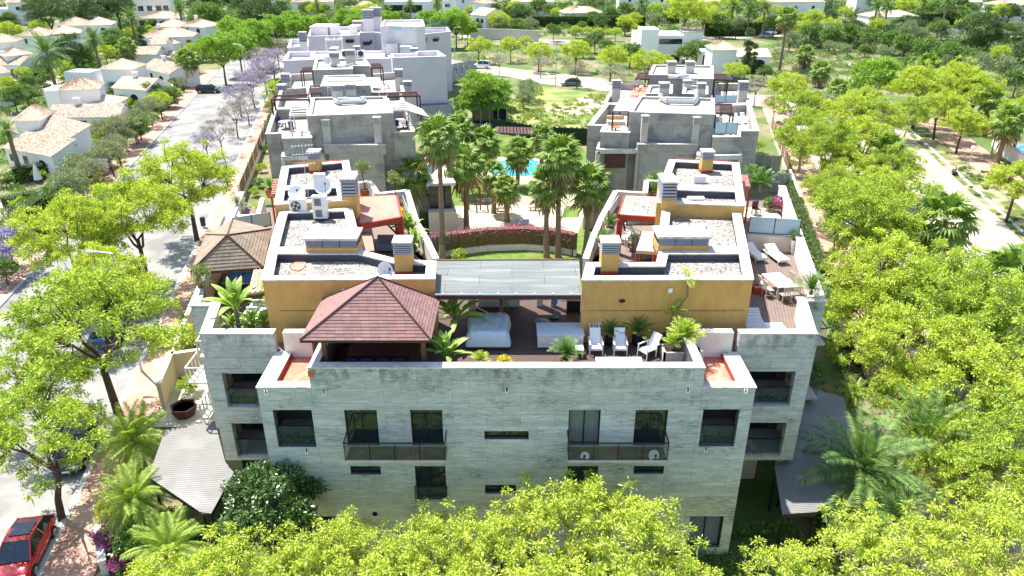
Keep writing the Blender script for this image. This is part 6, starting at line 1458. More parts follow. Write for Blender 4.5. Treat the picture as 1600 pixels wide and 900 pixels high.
for (x0, x1, y0, y1) in ((610, 617, 68, 74), (618, 624, 69, 74), (630, 637, 70, 75), (567, 577, 65, 71), (597, 603, 66, 78), (655, 664, 62, 67), (676, 684, 60, 65), (500, 508, 64, 70), (540, 552, 62, 67)):
    yy = P(x0, 56.2 if 604 <= x0 < 660 else 55.5, 11).y-.1; a, b = PY(x0, y0, yy), PY(x1, y1, yy); q = MB(); q.box(a.x, b.x, yy-.05, yy+3.0, b.z, a.z); q.build('window', K['louvre'] if x0 > 605 and x0 < 640 else K['dark'], r5)
pergola([(509, 63), (534, 62), (533, 59), (511, 60)], 10.5, 7, 'white steel frame pergola in front of the far lavender building', 'whitep', 3, False, .25)
for (x, yb, h, s) in ((576, 52, 4.2, 'tall lavender chimney slab left of the far roof terrace'), (588, 50, 4.4, 'second tall lavender chimney slab left of the far roof terrace'), (560, 50, 2, 'low lavender chimney at the middle of the far roofs')): gchim(x, yb, 10.5, 2.0, h, s, 'lav2')
for (x0, x1) in ((485, 512), (516, 522), (545, 558)):
    a, b = P(x0, 50, 11), P(x1, 50, 11); r = thing('roof_box', {485: 'wide white roof box on the left far roof', 516: 'narrow pale roof box on the left far roof', 545: 'pale roof box at the right of the left far roof'}[x0], 'roof box', (a.x, a.y, 10.3)); q = MB(); q.box(a.x, b.x, a.y, a.y+5, 10.3, 11.8); q.build('body', K['lav2'], r); q = MB(); q.box(a.x-.15, b.x+.15, a.y-.15, a.y+5.15, 11.8, 11.95); q.build('lid', K['cap'], r)
railing((P(665, 45, 11), P(704, 45, 11)), 11.1, 12.8, 'pale metal railing at the right end of the far roof', 'glassrail', 4)
# podium railing below the blank lavender block
q = MB(); g = [tuple(P(x, y, 4.0)[:2]) for (x, y) in ((654, 166), (706, 163), (700, 157), (658, 158))]; q.prism(g, 0, 4.0); o = thing('podium', 'dark glass roofed podium at the foot of the blank lavender block', 'terrace', (*g[0], 0)); q.build('slab', K['louvre'], o)
q = MB(); q.prism([tuple(P(x, y, 4.02)[:2]) for (x, y) in ((657, 165), (703, 162.5), (699, 158), (660, 158.6))], 4.0, 4.03); q.build('glass_roof', K['glass'], o)
railing((P(698, 118, 1.5), P(742, 110, 1.5)), 1.5, 3.6, 'upper grey panel fence right of the lavender block', 'louvre', 5); railing((P(698, 132, 0), P(745, 120, 0)), 0, 2.4, 'lower grey panel fence right of the lavender block', 'louvre', 6)
# ================================================================ WHITE VILLAS
def tiles(name, c1_, c2_):
    m, nt, b = newmat(name); L = nt.links; co = N(nt, 'ShaderNodeTexCoord').outputs['Object']
    n1 = N(nt, 'ShaderNodeTexNoise'); n1.inputs['Scale'].default_value = 3.5; n1.inputs['Detail'].default_value = 5; L.new(co, n1.inputs['Vector'])
    n2 = N(nt, 'ShaderNodeTexNoise'); n2.inputs['Scale'].default_value = .5; n2.inputs['Detail'].default_value = 3; L.new(co, n2.inputs['Vector'])
    r = N(nt, 'ShaderNodeMapRange'); r.inputs[1].default_value = .38; r.inputs[2].default_value = .62; L.new(n1.outputs[0], r.inputs[0]); c = mixc(nt, r.outputs[0], c1_, c2_)
    r = N(nt, 'ShaderNodeMapRange'); r.inputs[1].default_value = .4; r.inputs[2].default_value = .65; L.new(n2.outputs[0], r.inputs[0]); c = mixc(nt, r.outputs[0], c, mixc(nt, 1.0, c, (1.25, 1.2, 1.1), 'MULTIPLY'))
    L.new(c, b.inputs['Base Color']); b.inputs['Roughness'].default_value = .9; return m
K['tile_a'] = tiles('weathered_clay_tiles', (.26, .18, .13), (.56, .45, .36)); K['tile_b'] = tiles('bleached_clay_tiles', (.42, .28, .19), (.66, .55, .43))
WN = {}
def house(label, vols, group=None, cat='house', name='villa'):
    """vols: (xl,yl,xr,yr,h,d,roof,pitch,windows[(u,z,w,h,kind)],[z0]) ; image points are the eave corners of the front wall"""
    r = None
    for v in vols:
        xl, yl, xr, yr, h, d, kind_, pit, wins = v[:9]; z0 = v[9] if len(v) > 9 else 0
        a, b = P(xl, yl, h), P(xr, yr, h); ex = Vector((b.x-a.x, b.y-a.y, 0)); w = ex.length; ex.normalize(); ey = Vector((-ex.y, ex.x, 0)); an = math.atan2(ex.y, ex.x)
        if r is None: r = thing(name, label, cat, (a.x, a.y, 0), group)
        def sub(mb, nm, mt, par=None, kind=None):       # local axes so that tile courses follow the roof
            me = bpy.data.meshes.new(nm); me.from_pydata([tuple(q) for q in mb.V], [], mb.F); me.materials.append(K[mt]); o = bpy.data.objects.new(nm, me); COL.objects.link(o); o.parent = par or r
            if par is None: o.location = (a.x-ORG[r.name].x, a.y-ORG[r.name].y, 0); o.rotation_euler = (0, 0, an)
            return o
        q = MB(); 
        if kind_ == 'flat':
            q.box(0, w, 0, d, z0, h-.35); q.ring([(0, 0), (w, 0), (w, d), (0, d)], .25, h-.35, h); wl_ = sub(q, 'wall', 'villa'); q = MB(); q.box(.26, w-.26, .26, d-.26, h-.35, h-.3); sub(q, 'roof', 'lav2')
        else:
            rz_ = h+pit
            q.box(0, w, 0, d, z0, h)
            if kind_ == 'gable': q.face((0, 0, h), (0, d/2, rz_-.05), (0, d, h)); q.face((w, 0, h), (w, d, h), (w, d/2, rz_-.05))
            if kind_ == 'shed': q.face((0, 0, h), (0, d, rz_-.05), (0, d, h)); q.face((w, 0, h), (w, d, h), (w, d, rz_-.05)); q.face((0, d, h), (0, d, rz_-.05), (w, d, rz_-.05), (w, d, h))
            wl_ = sub(q, 'wall', 'villa'); o_ = .28; e = h-.02
            q = MB(); tm = 'tile_a' if (len(label)+int(xl)) % 2 else 'tile_b'
            def slope(p0, p1, p2, p3=None):           # corrugated clay tile courses: alternating ridges as real geometry
                p0, p1, p2 = map(Vector, (p0, p1, p2)); p3 = Vector(p3) if p3 is not None else p2
                n_ = max(3, min(46, int((p1-p0).length/.36))); up = (p1-p0).cross(p3-p0).normalized()*.045
                if up.z < 0: up = -up
                for i in range(n_):
                    t0, t1 = i/n_, (i+1)/n_; tm_ = (t0+t1)/2; A, B, M_ = p0.lerp(p1, t0), p0.lerp(p1, t1), p0.lerp(p1, tm_)+up*2; C_, D_, E_ = p3.lerp(p2, t0), p3.lerp(p2, t1), p3.lerp(p2, tm_)+up*(2 if (p3-p2).length > .5 else .2)
                    q.face(A, M_, E_, C_); q.face(M_, B, D_, E_)
            if kind_ == 'gable':
                slope((-o_, -o_, e-.12), (w+o_, -o_, e-.12), (w+o_, d/2, rz_), (-o_, d/2, rz_)); slope((w+o_, d+o_, e-.12), (-o_, d+o_, e-.12), (-o_, d/2, rz_), (w+o_, d/2, rz_))
            elif kind_ == 'shed': slope((-o_, -o_, e-.12), (w+o_, -o_, e-.12), (w+o_, d+o_, rz_), (-o_, d+o_, rz_))
            else:
                k_ = min(w, d)/2; i0, i1 = (k_, w-k_) if w > d else (w/2, w/2); j0, j1 = (d/2, d/2) if w > d else (k_, d-k_)
                slope((-o_, -o_, e-.12), (w+o_, -o_, e-.12), (i1, j0, rz_), (i0, j0, rz_)); slope((w+o_, d+o_, e-.12), (-o_, d+o_, e-.12), (i0, j1, rz_), (i1, j1, rz_))
                slope((w+o_, -o_, e-.12), (w+o_, d+o_, e-.12), (i1, j1, rz_), (i1, j0, rz_)); slope((-o_, d+o_, e-.12), (-o_, -o_, e-.12), (i0, j0, rz_), (i0, j1, rz_))
            sub(q, 'roof', tm)
            if w > 7 and kind_ != 'shed': q = MB(); cx = w*.3; q.box(cx, cx+.7, d*.45, d*.45+.6, h, rz_+.8); q.box(cx-.08, cx+.78, d*.45-.08, d*.45+.68, rz_+.8, rz_+.92); sub(q, 'chimney', 'villa')
        for (u, zc, ww, wh, kd) in wins:
            x = w*u; q = MB()
            if kd == 'arch':
                n = 12; pts = [(x-ww/2, zc-wh/2), (x+ww/2, zc-wh/2)]+[(x+ww/2*math.cos(t), zc+wh*.1+wh*.4*math.sin(t)) for t in [i*math.pi/n for i in range(n+1)]]
                for (p_, q_) in [(pts[i], pts[(i+1) % len(pts)]) for i in range(len(pts))]: q.bar((p_[0], -.02, p_[1]), (q_[0], -.02, q_[1]), .1, .12, up=(0, 1, 0))
                f = sub(q, 'arch_frame', 'villa'); q = MB(); q.face(*[(p_[0], -.012, p_[1]) for p_ in pts]); sub(q, 'opening', 'dark', f)
            else:
                q.box(x-ww/2-.08, x+ww/2+.08, -.05, -.002, zc-wh/2-.08, zc-wh/2); q.box(x-ww/2-.08, x+ww/2+.08, -.05, -.002, zc+wh/2, zc+wh/2+.08); q.box(x-ww/2-.08, x-ww/2, -.05, -.002, zc-wh/2, zc+wh/2); q.box(x+ww/2, x+ww/2+.08, -.05, -.002, zc-wh/2, zc+wh/2)
                f = sub(q, 'window', 'wood_dark' if kd == 'brown' else 'villa'); q = MB(); q.box(x-ww/2, x+ww/2, -.02, -.004, zc-wh/2, zc+wh/2); sub(q, 'pane', 'glass', f)
    return r
w2 = lambda *us, z=4.0, w=1.1, h=1.1, k='': [(u, z, w, h, k) for u in us]
house('nearest white villa on the left with a long tiled shed roof and arched door', [(6, 229, 80, 242, 3.1, 3.2, 'shed', 1.2, [(.12, 1.8, .8, .9, ''), (.42, 1.8, .95, 1.1, ''), (.77, 1.3, 1.7, 1.9, 'arch')]), (12, 200, 92, 224, 3.4, 4.2, 'shed', 1.6, [])])
house('white villa with a square hip roofed tower and three brown shuttered windows', [(22, 187, 60, 186, 5.2, 5.0, 'hip', 1.3, []), (75, 182, 184, 181, 3.1, 5, 'gable', 1.3, [(.08, 1.6, .8, 1.1, 'brown'), (.26, 1.9, 1.0, .7, 'brown'), (.45, 1.9, 1.5, .9, 'brown'), (.74, 1.2, 1.4, 1.7, 'arch')])])
house('long white villa behind the brown shuttered one, with a low roof sloping to the right', [(68, 142, 90, 141, 5.6, 5, 'flat', 0, []), (88, 140, 152, 137, 5.6, 5, 'hip', 1.3, []), (99, 163, 166, 171, 3.0, 4, 'shed', 1.1, [])])
house('white villa with an arched opening beside the yellow green shrub', [(176, 136, 228, 140, 3.2, 6, 'gable', 1.4, [(.6, 1.3, 1.8, 2.0, 'arch')])])
house('two storey white villa with hip roof left of the fan palm', [(157, 107, 206, 107, 5.6, 5.5, 'hip', 1.4, w2(.93, z=3.2, w=.9, h=1.8)), (139, 113, 158, 108, 5.2, 5, 'flat', 0, w2(.8, z=2))])
house('low white villa with arched door in front of the dark pergola', [(222, 105, 264, 115, 3.2, 6, 'gable', 1.4, [(.12, 1.8, .9, 1.1, ''), (.32, 1.8, 1.1, 1.3, ''), (.68, 1.4, 2.2, 2.1, 'arch')])])
house('white villa with low stepped tiled roofs above the fan palm', [(210, 84, 244, 84, 4.2, 5, 'gable', 1.2, []), (244, 88, 276, 89, 3.2, 5, 'hip', 1.1, w2(.2, .5, .82, z=1.4, w=1.2, h=1.4))])
house('white villa with a small raised tower in the middle of the rows', [(236, 68, 258, 68, 5.8, 4, 'gable', 1.0, []), (258, 70, 281, 66, 4.5, 4, 'shed', 1.0, []), (219, 58, 300, 56, 5.6, 7, 'hip', 1.6, w2(.06, .92, z=4.2))])
house('white villa with wide hip roof and four small windows', [(243, 41, 280, 41, 5.4, 7, 'hip', 1.6, w2(.3, .8, z=4.3)), (281, 40, 318, 42, 5.4, 7, 'hip', 1.5, w2(.3, .75, z=4.3))])
house('long low white villa with arched porch behind the pair of fan palms', [(213, 28, 278, 28, 3.8, 8, 'hip', 1.6, [(.13, 2.2, 2.2, 1.8, ''), (.37, 2.2, 2.6, 1.8, ''), (.65, 1.9, 3.2, 2.4, 'arch'), (.87, 1.8, 1.5, 2.4, 'arch')])])
house('bright two storey white villa with pyramid roof in front of the dark pines', [(89, 39, 127, 39, 6.0, 7, 'hip', 1.7, w2(.3, .8, z=4.8)), (128, 39, 172, 38, 6.0, 7, 'hip', 1.7, w2(.2, .72, z=4.6)+w2(.15, .85, z=1.2, w=1.6, h=1.6))])
house('wide white villa with twin hip roofs and two square windows', [(26, 55, 70, 55, 5.6, 7, 'hip', 1.6, w2(.25, .78, z=4.2)), (71, 53, 123, 51, 5.6, 7, 'hip', 1.6, [])])
house('white villa at the left edge behind the big date palm', [(-30, 66, 19, 65, 7.0, 6, 'hip', 1.4, w2(.8, z=5)), (9, 87, 50, 83, 4.8, 6, 'hip', 1.1, w2(.5, .75, z=2.2, w=1.0, h=1.2)), (-30, 99, 30, 101, 3.2, 6, 'gable', 1.2, [(.8, 1.3, 1.5, 2.0, 'arch')])])
house('low white outbuilding at the left edge above the parked cars', [(-25, 118, 14, 112, 3.0, 5, 'gable', 1.2, [(.8, 1.3, 1.5, 2.0, 'arch')])])
house('large white building at the top left behind the tall palms', [(205, -2, 262, -3, 9, 10, 'hip', 1.6, w2(.2, .45, .7, .9, z=6, w=1.6, h=1.6)+w2(.2, .5, .8, z=2.5, w=2, h=2)), (395, 4, 420, 4, 6, 8, 'flat', 0, [])])
# top centre and right
house('modern white villa with wide glass front at the top centre', [(600, 2, 672, 2, 6.5, 9, 'flat', 0, [(.2, 4.0, 6.5, 2.6, ''), (.62, 4.0, 6.5, 2.6, '')])])
house('white tiled villa at the top right of the modern one', [(694, 0, 712, 0, 5.5, 8, 'hip', 1.4, w2(.2, .45, .7, z=3.6)), (712, -6, 740, -8, 7, 8, 'hip', 1.4, w2(.4, z=5))])
house('white gabled villa beside the round green trees at the top centre', [(735, 22, 758, 24, 6, 9, 'gable', 1.6, w2(.5, .8, z=4.4)), (758, 5, 776, 4, 7, 8, 'hip', 1.4, w2(.3, .7, z=5))])
house('white villa with three arches and a terrace at the top centre', [(883, 20, 943, 19, 4.2, 8, 'hip', 1.6, [(.22, 2.2, 3.2, 2.6, 'arch'), (.52, 2.2, 3.2, 2.6, 'arch'), (.85, 2.2, 2.6, 2.6, 'arch')])])
house('modern cubic white villa with long dark windows beyond the park trees', [(994, 52, 1006, 52, 6.0, 7, 'flat', 0, [(.5, 4.6, 1.0, 1.2, '')]), (1006, 55, 1069, 55, 6.4, 9, 'flat', 0, [(.18, 4.8, 2.4, 1.8, ''), (.68, 5.0, 5.4, 1.2, ''), (.7, 1.2, 4.5, 1.6, '')]), (1003, 46, 1030, 46, 8.4, 6, 'flat', 0, [])])
house('white villa with big arches and tiled porch beside the cypresses', [(1124, 87, 1204, 88, 3.6, 4.5, 'shed', 1.0, [(.08, 2.2, .9, 1.3, 'arch'), (.27, 1.9, 2.9, 2.1, 'arch'), (.78, 1.9, 2.9, 2.1, 'arch')]), (1114, 77, 1152, 77, 6.2, 6, 'hip', 1.4, []), (1091, 80, 1114, 81, 3.6, 5, 'flat', 0, [(.6, 1.6, 1.4, 2.2, 'brown')])])
house('low white garage wall house at the end of the tall clipped hedge', [(1069, 49, 1099, 49, 3.4, 6, 'shed', .6, [])])
house('long white wall house with tiled roof at the upper right', [(1362, 26, 1436, 25, 4, 8, 'hip', 1.5, w2(.2, .5, .8, z=2.2)), (1290, 34, 1313, 34, 3.6, 6, 'flat', 0, [])])
house('pale villa at the far top right beyond the big pine', [(1560, 8, 1640, 8, 6, 9, 'hip', 1.5, w2(.3, .7, z=4)), (1500, 2, 1540, 3, 5, 8, 'hip', 1.4, [])])
house('white block at the far top centre right', [(1200, 3, 1290, 2, 6, 9, 'hip', 1.6, w2(.2, .5, .8, z=4)), (1340, -4, 1395, -4, 6, 9, 'hip', 1.4, [])])
house('cream villa at the very top left behind the hedge', [(10, 4, 60, 2, 7, 9, 'hip', 1.6, w2(.3, .6, z=5)), (-20, 14, 12, 14, 5, 8, 'flat', 0, [])])
house('white villa hidden by pines at the top left', [(96, 20, 150, 18, 6, 9, 'hip', 1.6, w2(.3, .7, z=4))])
house('tiled villa row at the top centre left', [(455, 3, 520, 2, 5.5, 9, 'hip', 1.5, w2(.2, .5, .8, z=3.6)), (540, 10, 590, 10, 4.5, 8, 'hip', 1.4, w2(.3, .7, z=3))])
house('white villa with tiled roof at the top between the hedge and palms', [(800, 2, 866, 2, 5.5, 9, 'hip', 1.5, w2(.2, .5, .8, z=3.6))])
house('white villa roofs at the top right of the three arches villa', [(968, -8, 1052, -8, 6, 9, 'hip', 1.6, w2(.2, .5, .8, z=4)), (1085, 2, 1140, 2, 5, 8, 'hip', 1.5, [])])
# garden walls
def gwall(pts, h, label, m='villa', t=.25, name='garden_wall', cat='garden wall', z0=0, extra=None):
    g = [P(x, y, z0) for (x, y) in pts]; r = thing(name, label, cat, tuple(g[0]))
    for a, b in zip(g[:-1], g[1:]): q = MB(); q.bar(a+Vector((0, 0, h/2)), b+Vector((0, 0, h/2)), t, h); q.build('wall', K[m], r); q = MB(); q.bar(a+Vector((0, 0, h+.03)), b+Vector((0, 0, h+.03)), t+.08, .06); q.build('coping', K['cap'], r)
    return r
gwall([(0, 172), (46, 155)], 2.0, 'white garden wall running from the left edge behind the nearest villas'); gwall([(0, 38), (60, 41)], 2.2, 'long pale wall below the top left hedge', 'lav2'); gwall([(735, 62), (800, 63), (842, 66)], 3.0, 'weathered stone wall along the upper road', 'concrete_plain')
gwall([(208, 110), (280, 118), (300, 116)], 1.2, 'low white wall along the clipped hedges'); gwall([(183, 196), (205, 194)], 1.8, 'short white wall right of the arched villa')
gwall([(1455, 52), (1600, 55)], 1.4, 'pale wall along the upper right road', 'lav2'); gwall([(1550, 228), (1562, 240), (1600, 268), (1680, 330)], 1.8, 'white panel wall between the park path and the pool garden')
# wooden fence with posts along the left near pavement
def slatfence(a, b, h, n, label, m='wood_dark', base=.7, basem='cream', name='fence', pan=None):
    r = thing(name, label, 'fence', tuple(a)); d = b-a
    if base: q = MB(); q.bar(a+Vector((0, 0, base/2)), b+Vector((0, 0, base/2)), .22, base); q.build('plinth', K[basem], r)
    for i in range(n+1): p = a.lerp(b, i/n); q = MB(); q.obox((p.x, p.y), .22, .22, 0, h+.1); q.build('post', K[basem if base else m], r)
    for k in range(5):
        for i in range(n):
            if k == 0 or True: u, v = a.lerp(b, i/n), a.lerp(b, (i+1)/n); z = base+.15+(h-base-.2)*k/4.5; q = MB(); q.bar(Vector((u.x, u.y, z)), Vector((v.x, v.y, z)), .05, (h-base)/4.9); q.build('slat', K[m], r)
    return r
K['hedgecloth'] = mat('green_screen_cloth', (.02, .045, .025), .9, .2, 2)
K['fencewood'] = mat('brown_fence_boards', (.24, .15, .10), .8, .2, 3)
slatfence(P(*LL(326, 450, 318)), P(*LL(326, 450, 200)), 2.2, 8, 'long brown slatted fence along the left pavement beside the middle building', 'fencewood')
gwall([LL(326, 450, 470), LL(326, 450, 345)], 2.0, 'cream wall between the left pavement and the front building', 'cream', .3)
for (ya, yb, s) in ((640, 535, 'green topped beige wall of the left ground floor patio'), (528, 470, 'upper beige wall along the left pavement beside the shrub')): gwall([LL(329, 450, ya), LL(329, 450, yb)], 1.9, s, 'beige', .25)
gwall([LL(329, 450, 590), (330, 582)], 1.9, 'beige cross wall closing the left ground floor patio', 'beige', .25)
slatfence(P(*LR(1234, 282, 270)), P(*LR(1234, 282, 205)), 2.2, 6, 'brown slatted fence along the right pavement', 'fencewood', .4)
gwall([LR(1230, 282, 330), LR(1230, 282, 285)], 1.6, 'low wall beside the grey gate on the right pavement', 'cream')
for (a, b, s) in (((1178, 269), (1216, 272), 'grey metal panel gate behind the right roof awning'), ((1203, 300), (1230, 302), 'second grey panel fence nearer the right hedge')):
    A, B = P(*a), P(*b); slatfence(A, B, 2.4, 3, s, 'lamp', 0)
# courtyard hedge wall, posts, benches
A, B = P(672, 408), P(900, 408); r = thing('garden_wall', 'low white curved wall below the courtyard hedge', 'garden wall', tuple(A))
ps = [(672, 404), (700, 400), (760, 392), (820, 390), (870, 394), (900, 400)]; g = [P(*v) for v in ps]
for a, b in zip(g[:-1], g[1:]): q = MB(); q.bar(a+Vector((0, 0, .3)), b+Vector((0, 0, .3)), .25, .6); q.build('wall', K['white'], r)
for (x, y, w_, s) in ((756, 318, 24, 'stone bench at the left rear of the courtyard paving'), (784, 331, 18, 'stone bench between the two short courtyard palms'), (838, 330, 26, 'stone bench at the right rear of the courtyard paving'), (815, 352, 24, 'dark grey bench near the courtyard hedge')):
    p = P(x, y); L_ = w_/PPM(p); r = thing('stone_bench', s, 'bench', tuple(p)); q = MB(); q.box(p.x-L_/2, p.x+L_/2, p.y, p.y+.5, .35, .5); q.build('seat', K['sand' if y < 340 else 'louvre'], r)
    for sx in (-.35, .35): q = MB(); q.box(p.x+sx*L_-.1, p.x+sx*L_+.1, p.y+.05, p.y+.45, 0, .35); q.build('block', K['concrete_plain'], r)
pergola([(732, 293), (750, 293), (748, 281), (731, 281)], 2.6, 0, 'small brown pergola by the pool lawn', 'wood', 5, True, .15)
pergola([(776, 208), (840, 211), (838, 201), (776, 199)], 3.0, 0, 'long flat brown pergola topped with pink flowers beyond the pool', 'wood_dark', 12, False, .2, slat=.35)
railing((P(733, 320), P(860, 318)), 0, 1.0, 'thin railing between the courtyard paving and the pool lawn', n=10); railing((P(868, 366), P(893, 300)), 0, 1.1, 'dark railing on the right side of the courtyard', n=6)
g = [P(x, y, 0) for (x, y) in ((878, 340), (905, 340), (905, 322), (886, 322))]; q = MB(); q.prism([tuple(v[:2]) for v in g], .02, .05); o = q.build('right_court_lawn', K['lawn'], kind='structure')
slatfence(P(865, 224), P(918, 226), 2.4, 6, 'dark green screened fence behind the pool', 'hedgecloth' if 'hedgecloth' in K else 'metal', 0)
slatfence(P(770, 206), P(865, 222), 2.0, 8, 'long dark fence between the pool garden and the vacant lot', 'hedgecloth', 0)
q = MB(); A, B = P(738, 196), P(792, 197); r = thing('dark_pavilion', 'dark glazed pavilion beside the pool garden', 'pavilion', (A.x, A.y, 0)); q.box(A.x, B.x, A.y, A.y+5, 0, 3.0); q.build('body', K['louvre'], r)
for k in range(4): q = MB(); xa = A.x+(B.x-A.x)*k/4+.1; xb = A.x+(B.x-A.x)*(k+1)/4-.1; q.box(xa, xb, A.y-.04, A.y-.002, .3, 2.7); q.build('glass_panel', K['glass'], r)
# left inner courtyard balcony block
q = MB(); a, b = P(664, 372, 0), P(702, 372, 0); r = thing('court_wing', 'cream ground floor wing with a glazed balcony left of the courtyard', 'building', tuple(a))
q.prism([tuple(P(x, y, 0)[:2]) for (x, y) in ((672, 380), (715, 378), (700, 330), (668, 330))], 0, 3.2); q.build('wall', K['cream'], r)
q = MB(); q.prism([tuple(P(x, y, 0)[:2]) for (x, y) in ((674, 374), (708, 373), (696, 335), (672, 335))], 3.25, 5.8); q.build('glazed_upper', K['glass'], r)
q = MB(); q.prism([tuple(P(x, y, 0)[:2]) for (x, y) in ((672, 380), (715, 378), (700, 330), (668, 330))], 5.85, 6.1); q.build('roof', K['cap'], r)
railing((P(673, 382, 3.2), P(716, 380, 3.2)), 3.2, 4.2, 'glass balcony front of the cream courtyard wing', n=4)
# ================================================================ GROUND LEVEL BESIDE THE FRONT BUILDING
K['ribroof'] = mat('ribbed_metal_roof', (.20, .195, .19), .6, .08, 1.2, col2=(.26, .255, .25), c2scale=.5)
def canopy(pts, z, label, d):
    g = [P(x, y, z) for (x, y) in pts]; r = thing('entrance_canopy', label, 'canopy', (g[0].x, g[0].y, 0)); q = MB(); q.prism([tuple(v[:2]) for v in g], z-.25, z-.04); q.build('roof_board', K['metal'], r)
    poly_planks(r, [tuple(v[:2]) for v in g], z, .16, K['ribroof'], 'roof_rib', d)
    for v in g: q = MB(); c = sum(g, Vector())/len(g); p = v.lerp(c, .08); q.tube((p.x, p.y, 0), (p.x, p.y, z-.25), .07); q.build('post', K['metal'], r)
canopy([(232, 745), (258, 671), (336, 659), (352, 722), (366, 737), (330, 802), (316, 802)], 3.1, 'grey ribbed canopy roof at the left foot of the front building', (1, .1))
canopy([(1210, 726), (1222, 803), (1276, 800), (1350, 745), (1338, 700), (1318, 620), (1240, 600), (1225, 720)], 3.1, 'dark ribbed canopy roof at the right foot of the front building', (1, -.1))
q = MB(); q.prism([tuple(P(x, y, 0)[:2]) for (x, y) in ((232, 668), (252, 596), (336, 592), (360, 668))], 0, .06); q.build('patio_paving', K['concrete_plain'], kind='structure')
p = P(290, 650); r = thing('patio_planter', 'big dark angular planter standing in the left patio', 'planter', tuple(p)); q = MB(); q.lathe((p.x, p.y, .06), [(.55, 0), (.85, .6), (.85, .75), (.75, .75), (.72, .62)], 6); q.build('bowl', K['wood_dark'], r); q = MB(); q.tube((p.x, p.y, .6), (p.x, p.y, .68), .74, n=6); q.build('soil', K['soil'], r)
# slanted white frames on the left flank
for (x, y, z, s) in ((322, 655, 3.2, 'lower white timber balcony frame on the left flank'), (300, 600, 5.5, 'middle white timber balcony frame on the left flank'), (318, 560, 8.2, 'upper white timber balcony frame on the left flank')):
    p = P(x, y, z); w_ = 1.1; r = thing('balcony_frame', s, 'balcony', (p.x, p.y, z)); q = MB(); q.box(p.x-.2, p.x+w_, p.y, p.y+1.8, z, z+.1); q.build('floor', K['cream'], r)
    for k in range(5): q = MB(); q.bar((p.x-.2+.0*k, p.y+k*.42, z+.1), (p.x-.2, p.y+k*.42, z+1.0), .06, .06, up=(0, 1, 0)); q.build('baluster', K['cap'], r)
    q = MB(); q.bar((p.x-.2, p.y, z+1), (p.x-.2, p.y+1.75, z+1), .07, .06); q.bar((p.x-.2, p.y, z+1), (p.x+w_, p.y, z+1), .07, .06); q.build('rail', K['cap'], r)
for (x, y, z, s) in ((1283, 540, 6.4, 'upper glass fronted balcony on the right flank'), (1271, 625, 3.4, 'lower glass fronted balcony on the right flank')):
    p = P(x, y, z); r = thing('side_balcony', s, 'balcony', (p.x, p.y, z)); q = MB(); q.box(p.x-.8, p.x+.2, p.y, p.y+2.6, z, z+.15); q.build('slab', K['concrete_plain'], r); q = MB(); q.box(p.x+.16, p.x+.18, p.y+.05, p.y+2.55, z+.2, z+1.1); q.build('glass_panel', K['glassrail'], r)
    q = MB(); q.bar((p.x+.17, p.y, z+1.12), (p.x+.17, p.y+2.6, z+1.12), .06, .05); q.bar((p.x-.7, p.y, z+1.12), (p.x+.17, p.y, z+1.12), .06, .05); q.build('rail', K['metal'], r)
# folded cream parasol
p = P(1334, 640); r = thing('parasol', 'folded cream garden parasol beside the right hedge', 'parasol', tuple(p)); q = MB(); q.tube((p.x, p.y, 0), (p.x, p.y, 2.5), .03); q.build('pole', K['lamp'], r); q = MB(); q.lathe((p.x, p.y, 0), [(.42, .5), (.36, 1.0), (.24, 1.7), (.08, 2.4)], 9); q.build('canopy', K['cream'], r); q = MB(); q.tube((p.x, p.y, 0), (p.x, p.y, .1), .35, n=14); q.build('foot', K['concrete_plain'], r)
p = P(61, 285); r = thing('parasol', 'folded white parasol in the garden of the nearest villa', 'parasol', tuple(p)); q = MB(); q.tube((p.x, p.y, 0), (p.x, p.y, 2.5), .03); q.build('pole', K['lamp'], r); q = MB(); q.lathe((p.x, p.y, 0), [(.5, .4), (.4, 1.0), (.25, 1.7), (.06, 2.4)], 9); q.build('canopy', K['villa'], r)
q = MB(); q.prism([tuple(P(x, y)[:2]) for (x, y) in ((52, 303), (72, 300), (70, 309), (55, 311))], .0, .06); o = q.build('garden_pool', K['pool']); meta(o, 'small blue garden pool at the left edge', 'pool')
# bottom left low wall
gwall([(166, 900), (160, 845)], .9, 'short pale boundary wall at the bottom left by the bougainvillea', 'lav2', .3)
# glass house corner of the nearest villa
p = P(95, 262); r = thing('conservatory', 'steel framed lean-to porch at the corner of the nearest villa', 'conservatory', tuple(p)); q = MB()
for i in range(5): q.bar((p.x-1+i*.8, p.y, 0), (p.x-1+i*.8, p.y, 2.6), .08, .08, up=(0, 1, 0))
q.bar((p.x-1, p.y, 2.6), (p.x+2.3, p.y, 2.6), .1, .1); q.build('frame', K['concrete_plain'], r); q = MB(); q.face((p.x-1.2, p.y-.2, 2.6), (p.x+2.4, p.y-.2, 2.6), (p.x+2.4, p.y+2.2, 3.0), (p.x-1.2, p.y+2.2, 3.0)); q.build('roof', K['cap'], r)
q = MB(); A = P(106, 216, 2.8); q.face(A, P(120, 223, 2.3), P(130, 215, 2.3), P(117, 209, 2.8)); r = thing('awning', 'white square awning between the two nearest villas', 'awning', (A.x, A.y, 0)); q.build('cloth', K['cap'], r)
q = MB(); A = P(246, 137, 2.8); q.face(A, P(270, 138, 2.8), P(270, 132, 2.8), P(248, 131, 2.8)); r = thing('awning', 'flat white awning in the hedged garden beside the street', 'awning', (A.x, A.y, 0)); q.build('cloth', K['cap'], r)
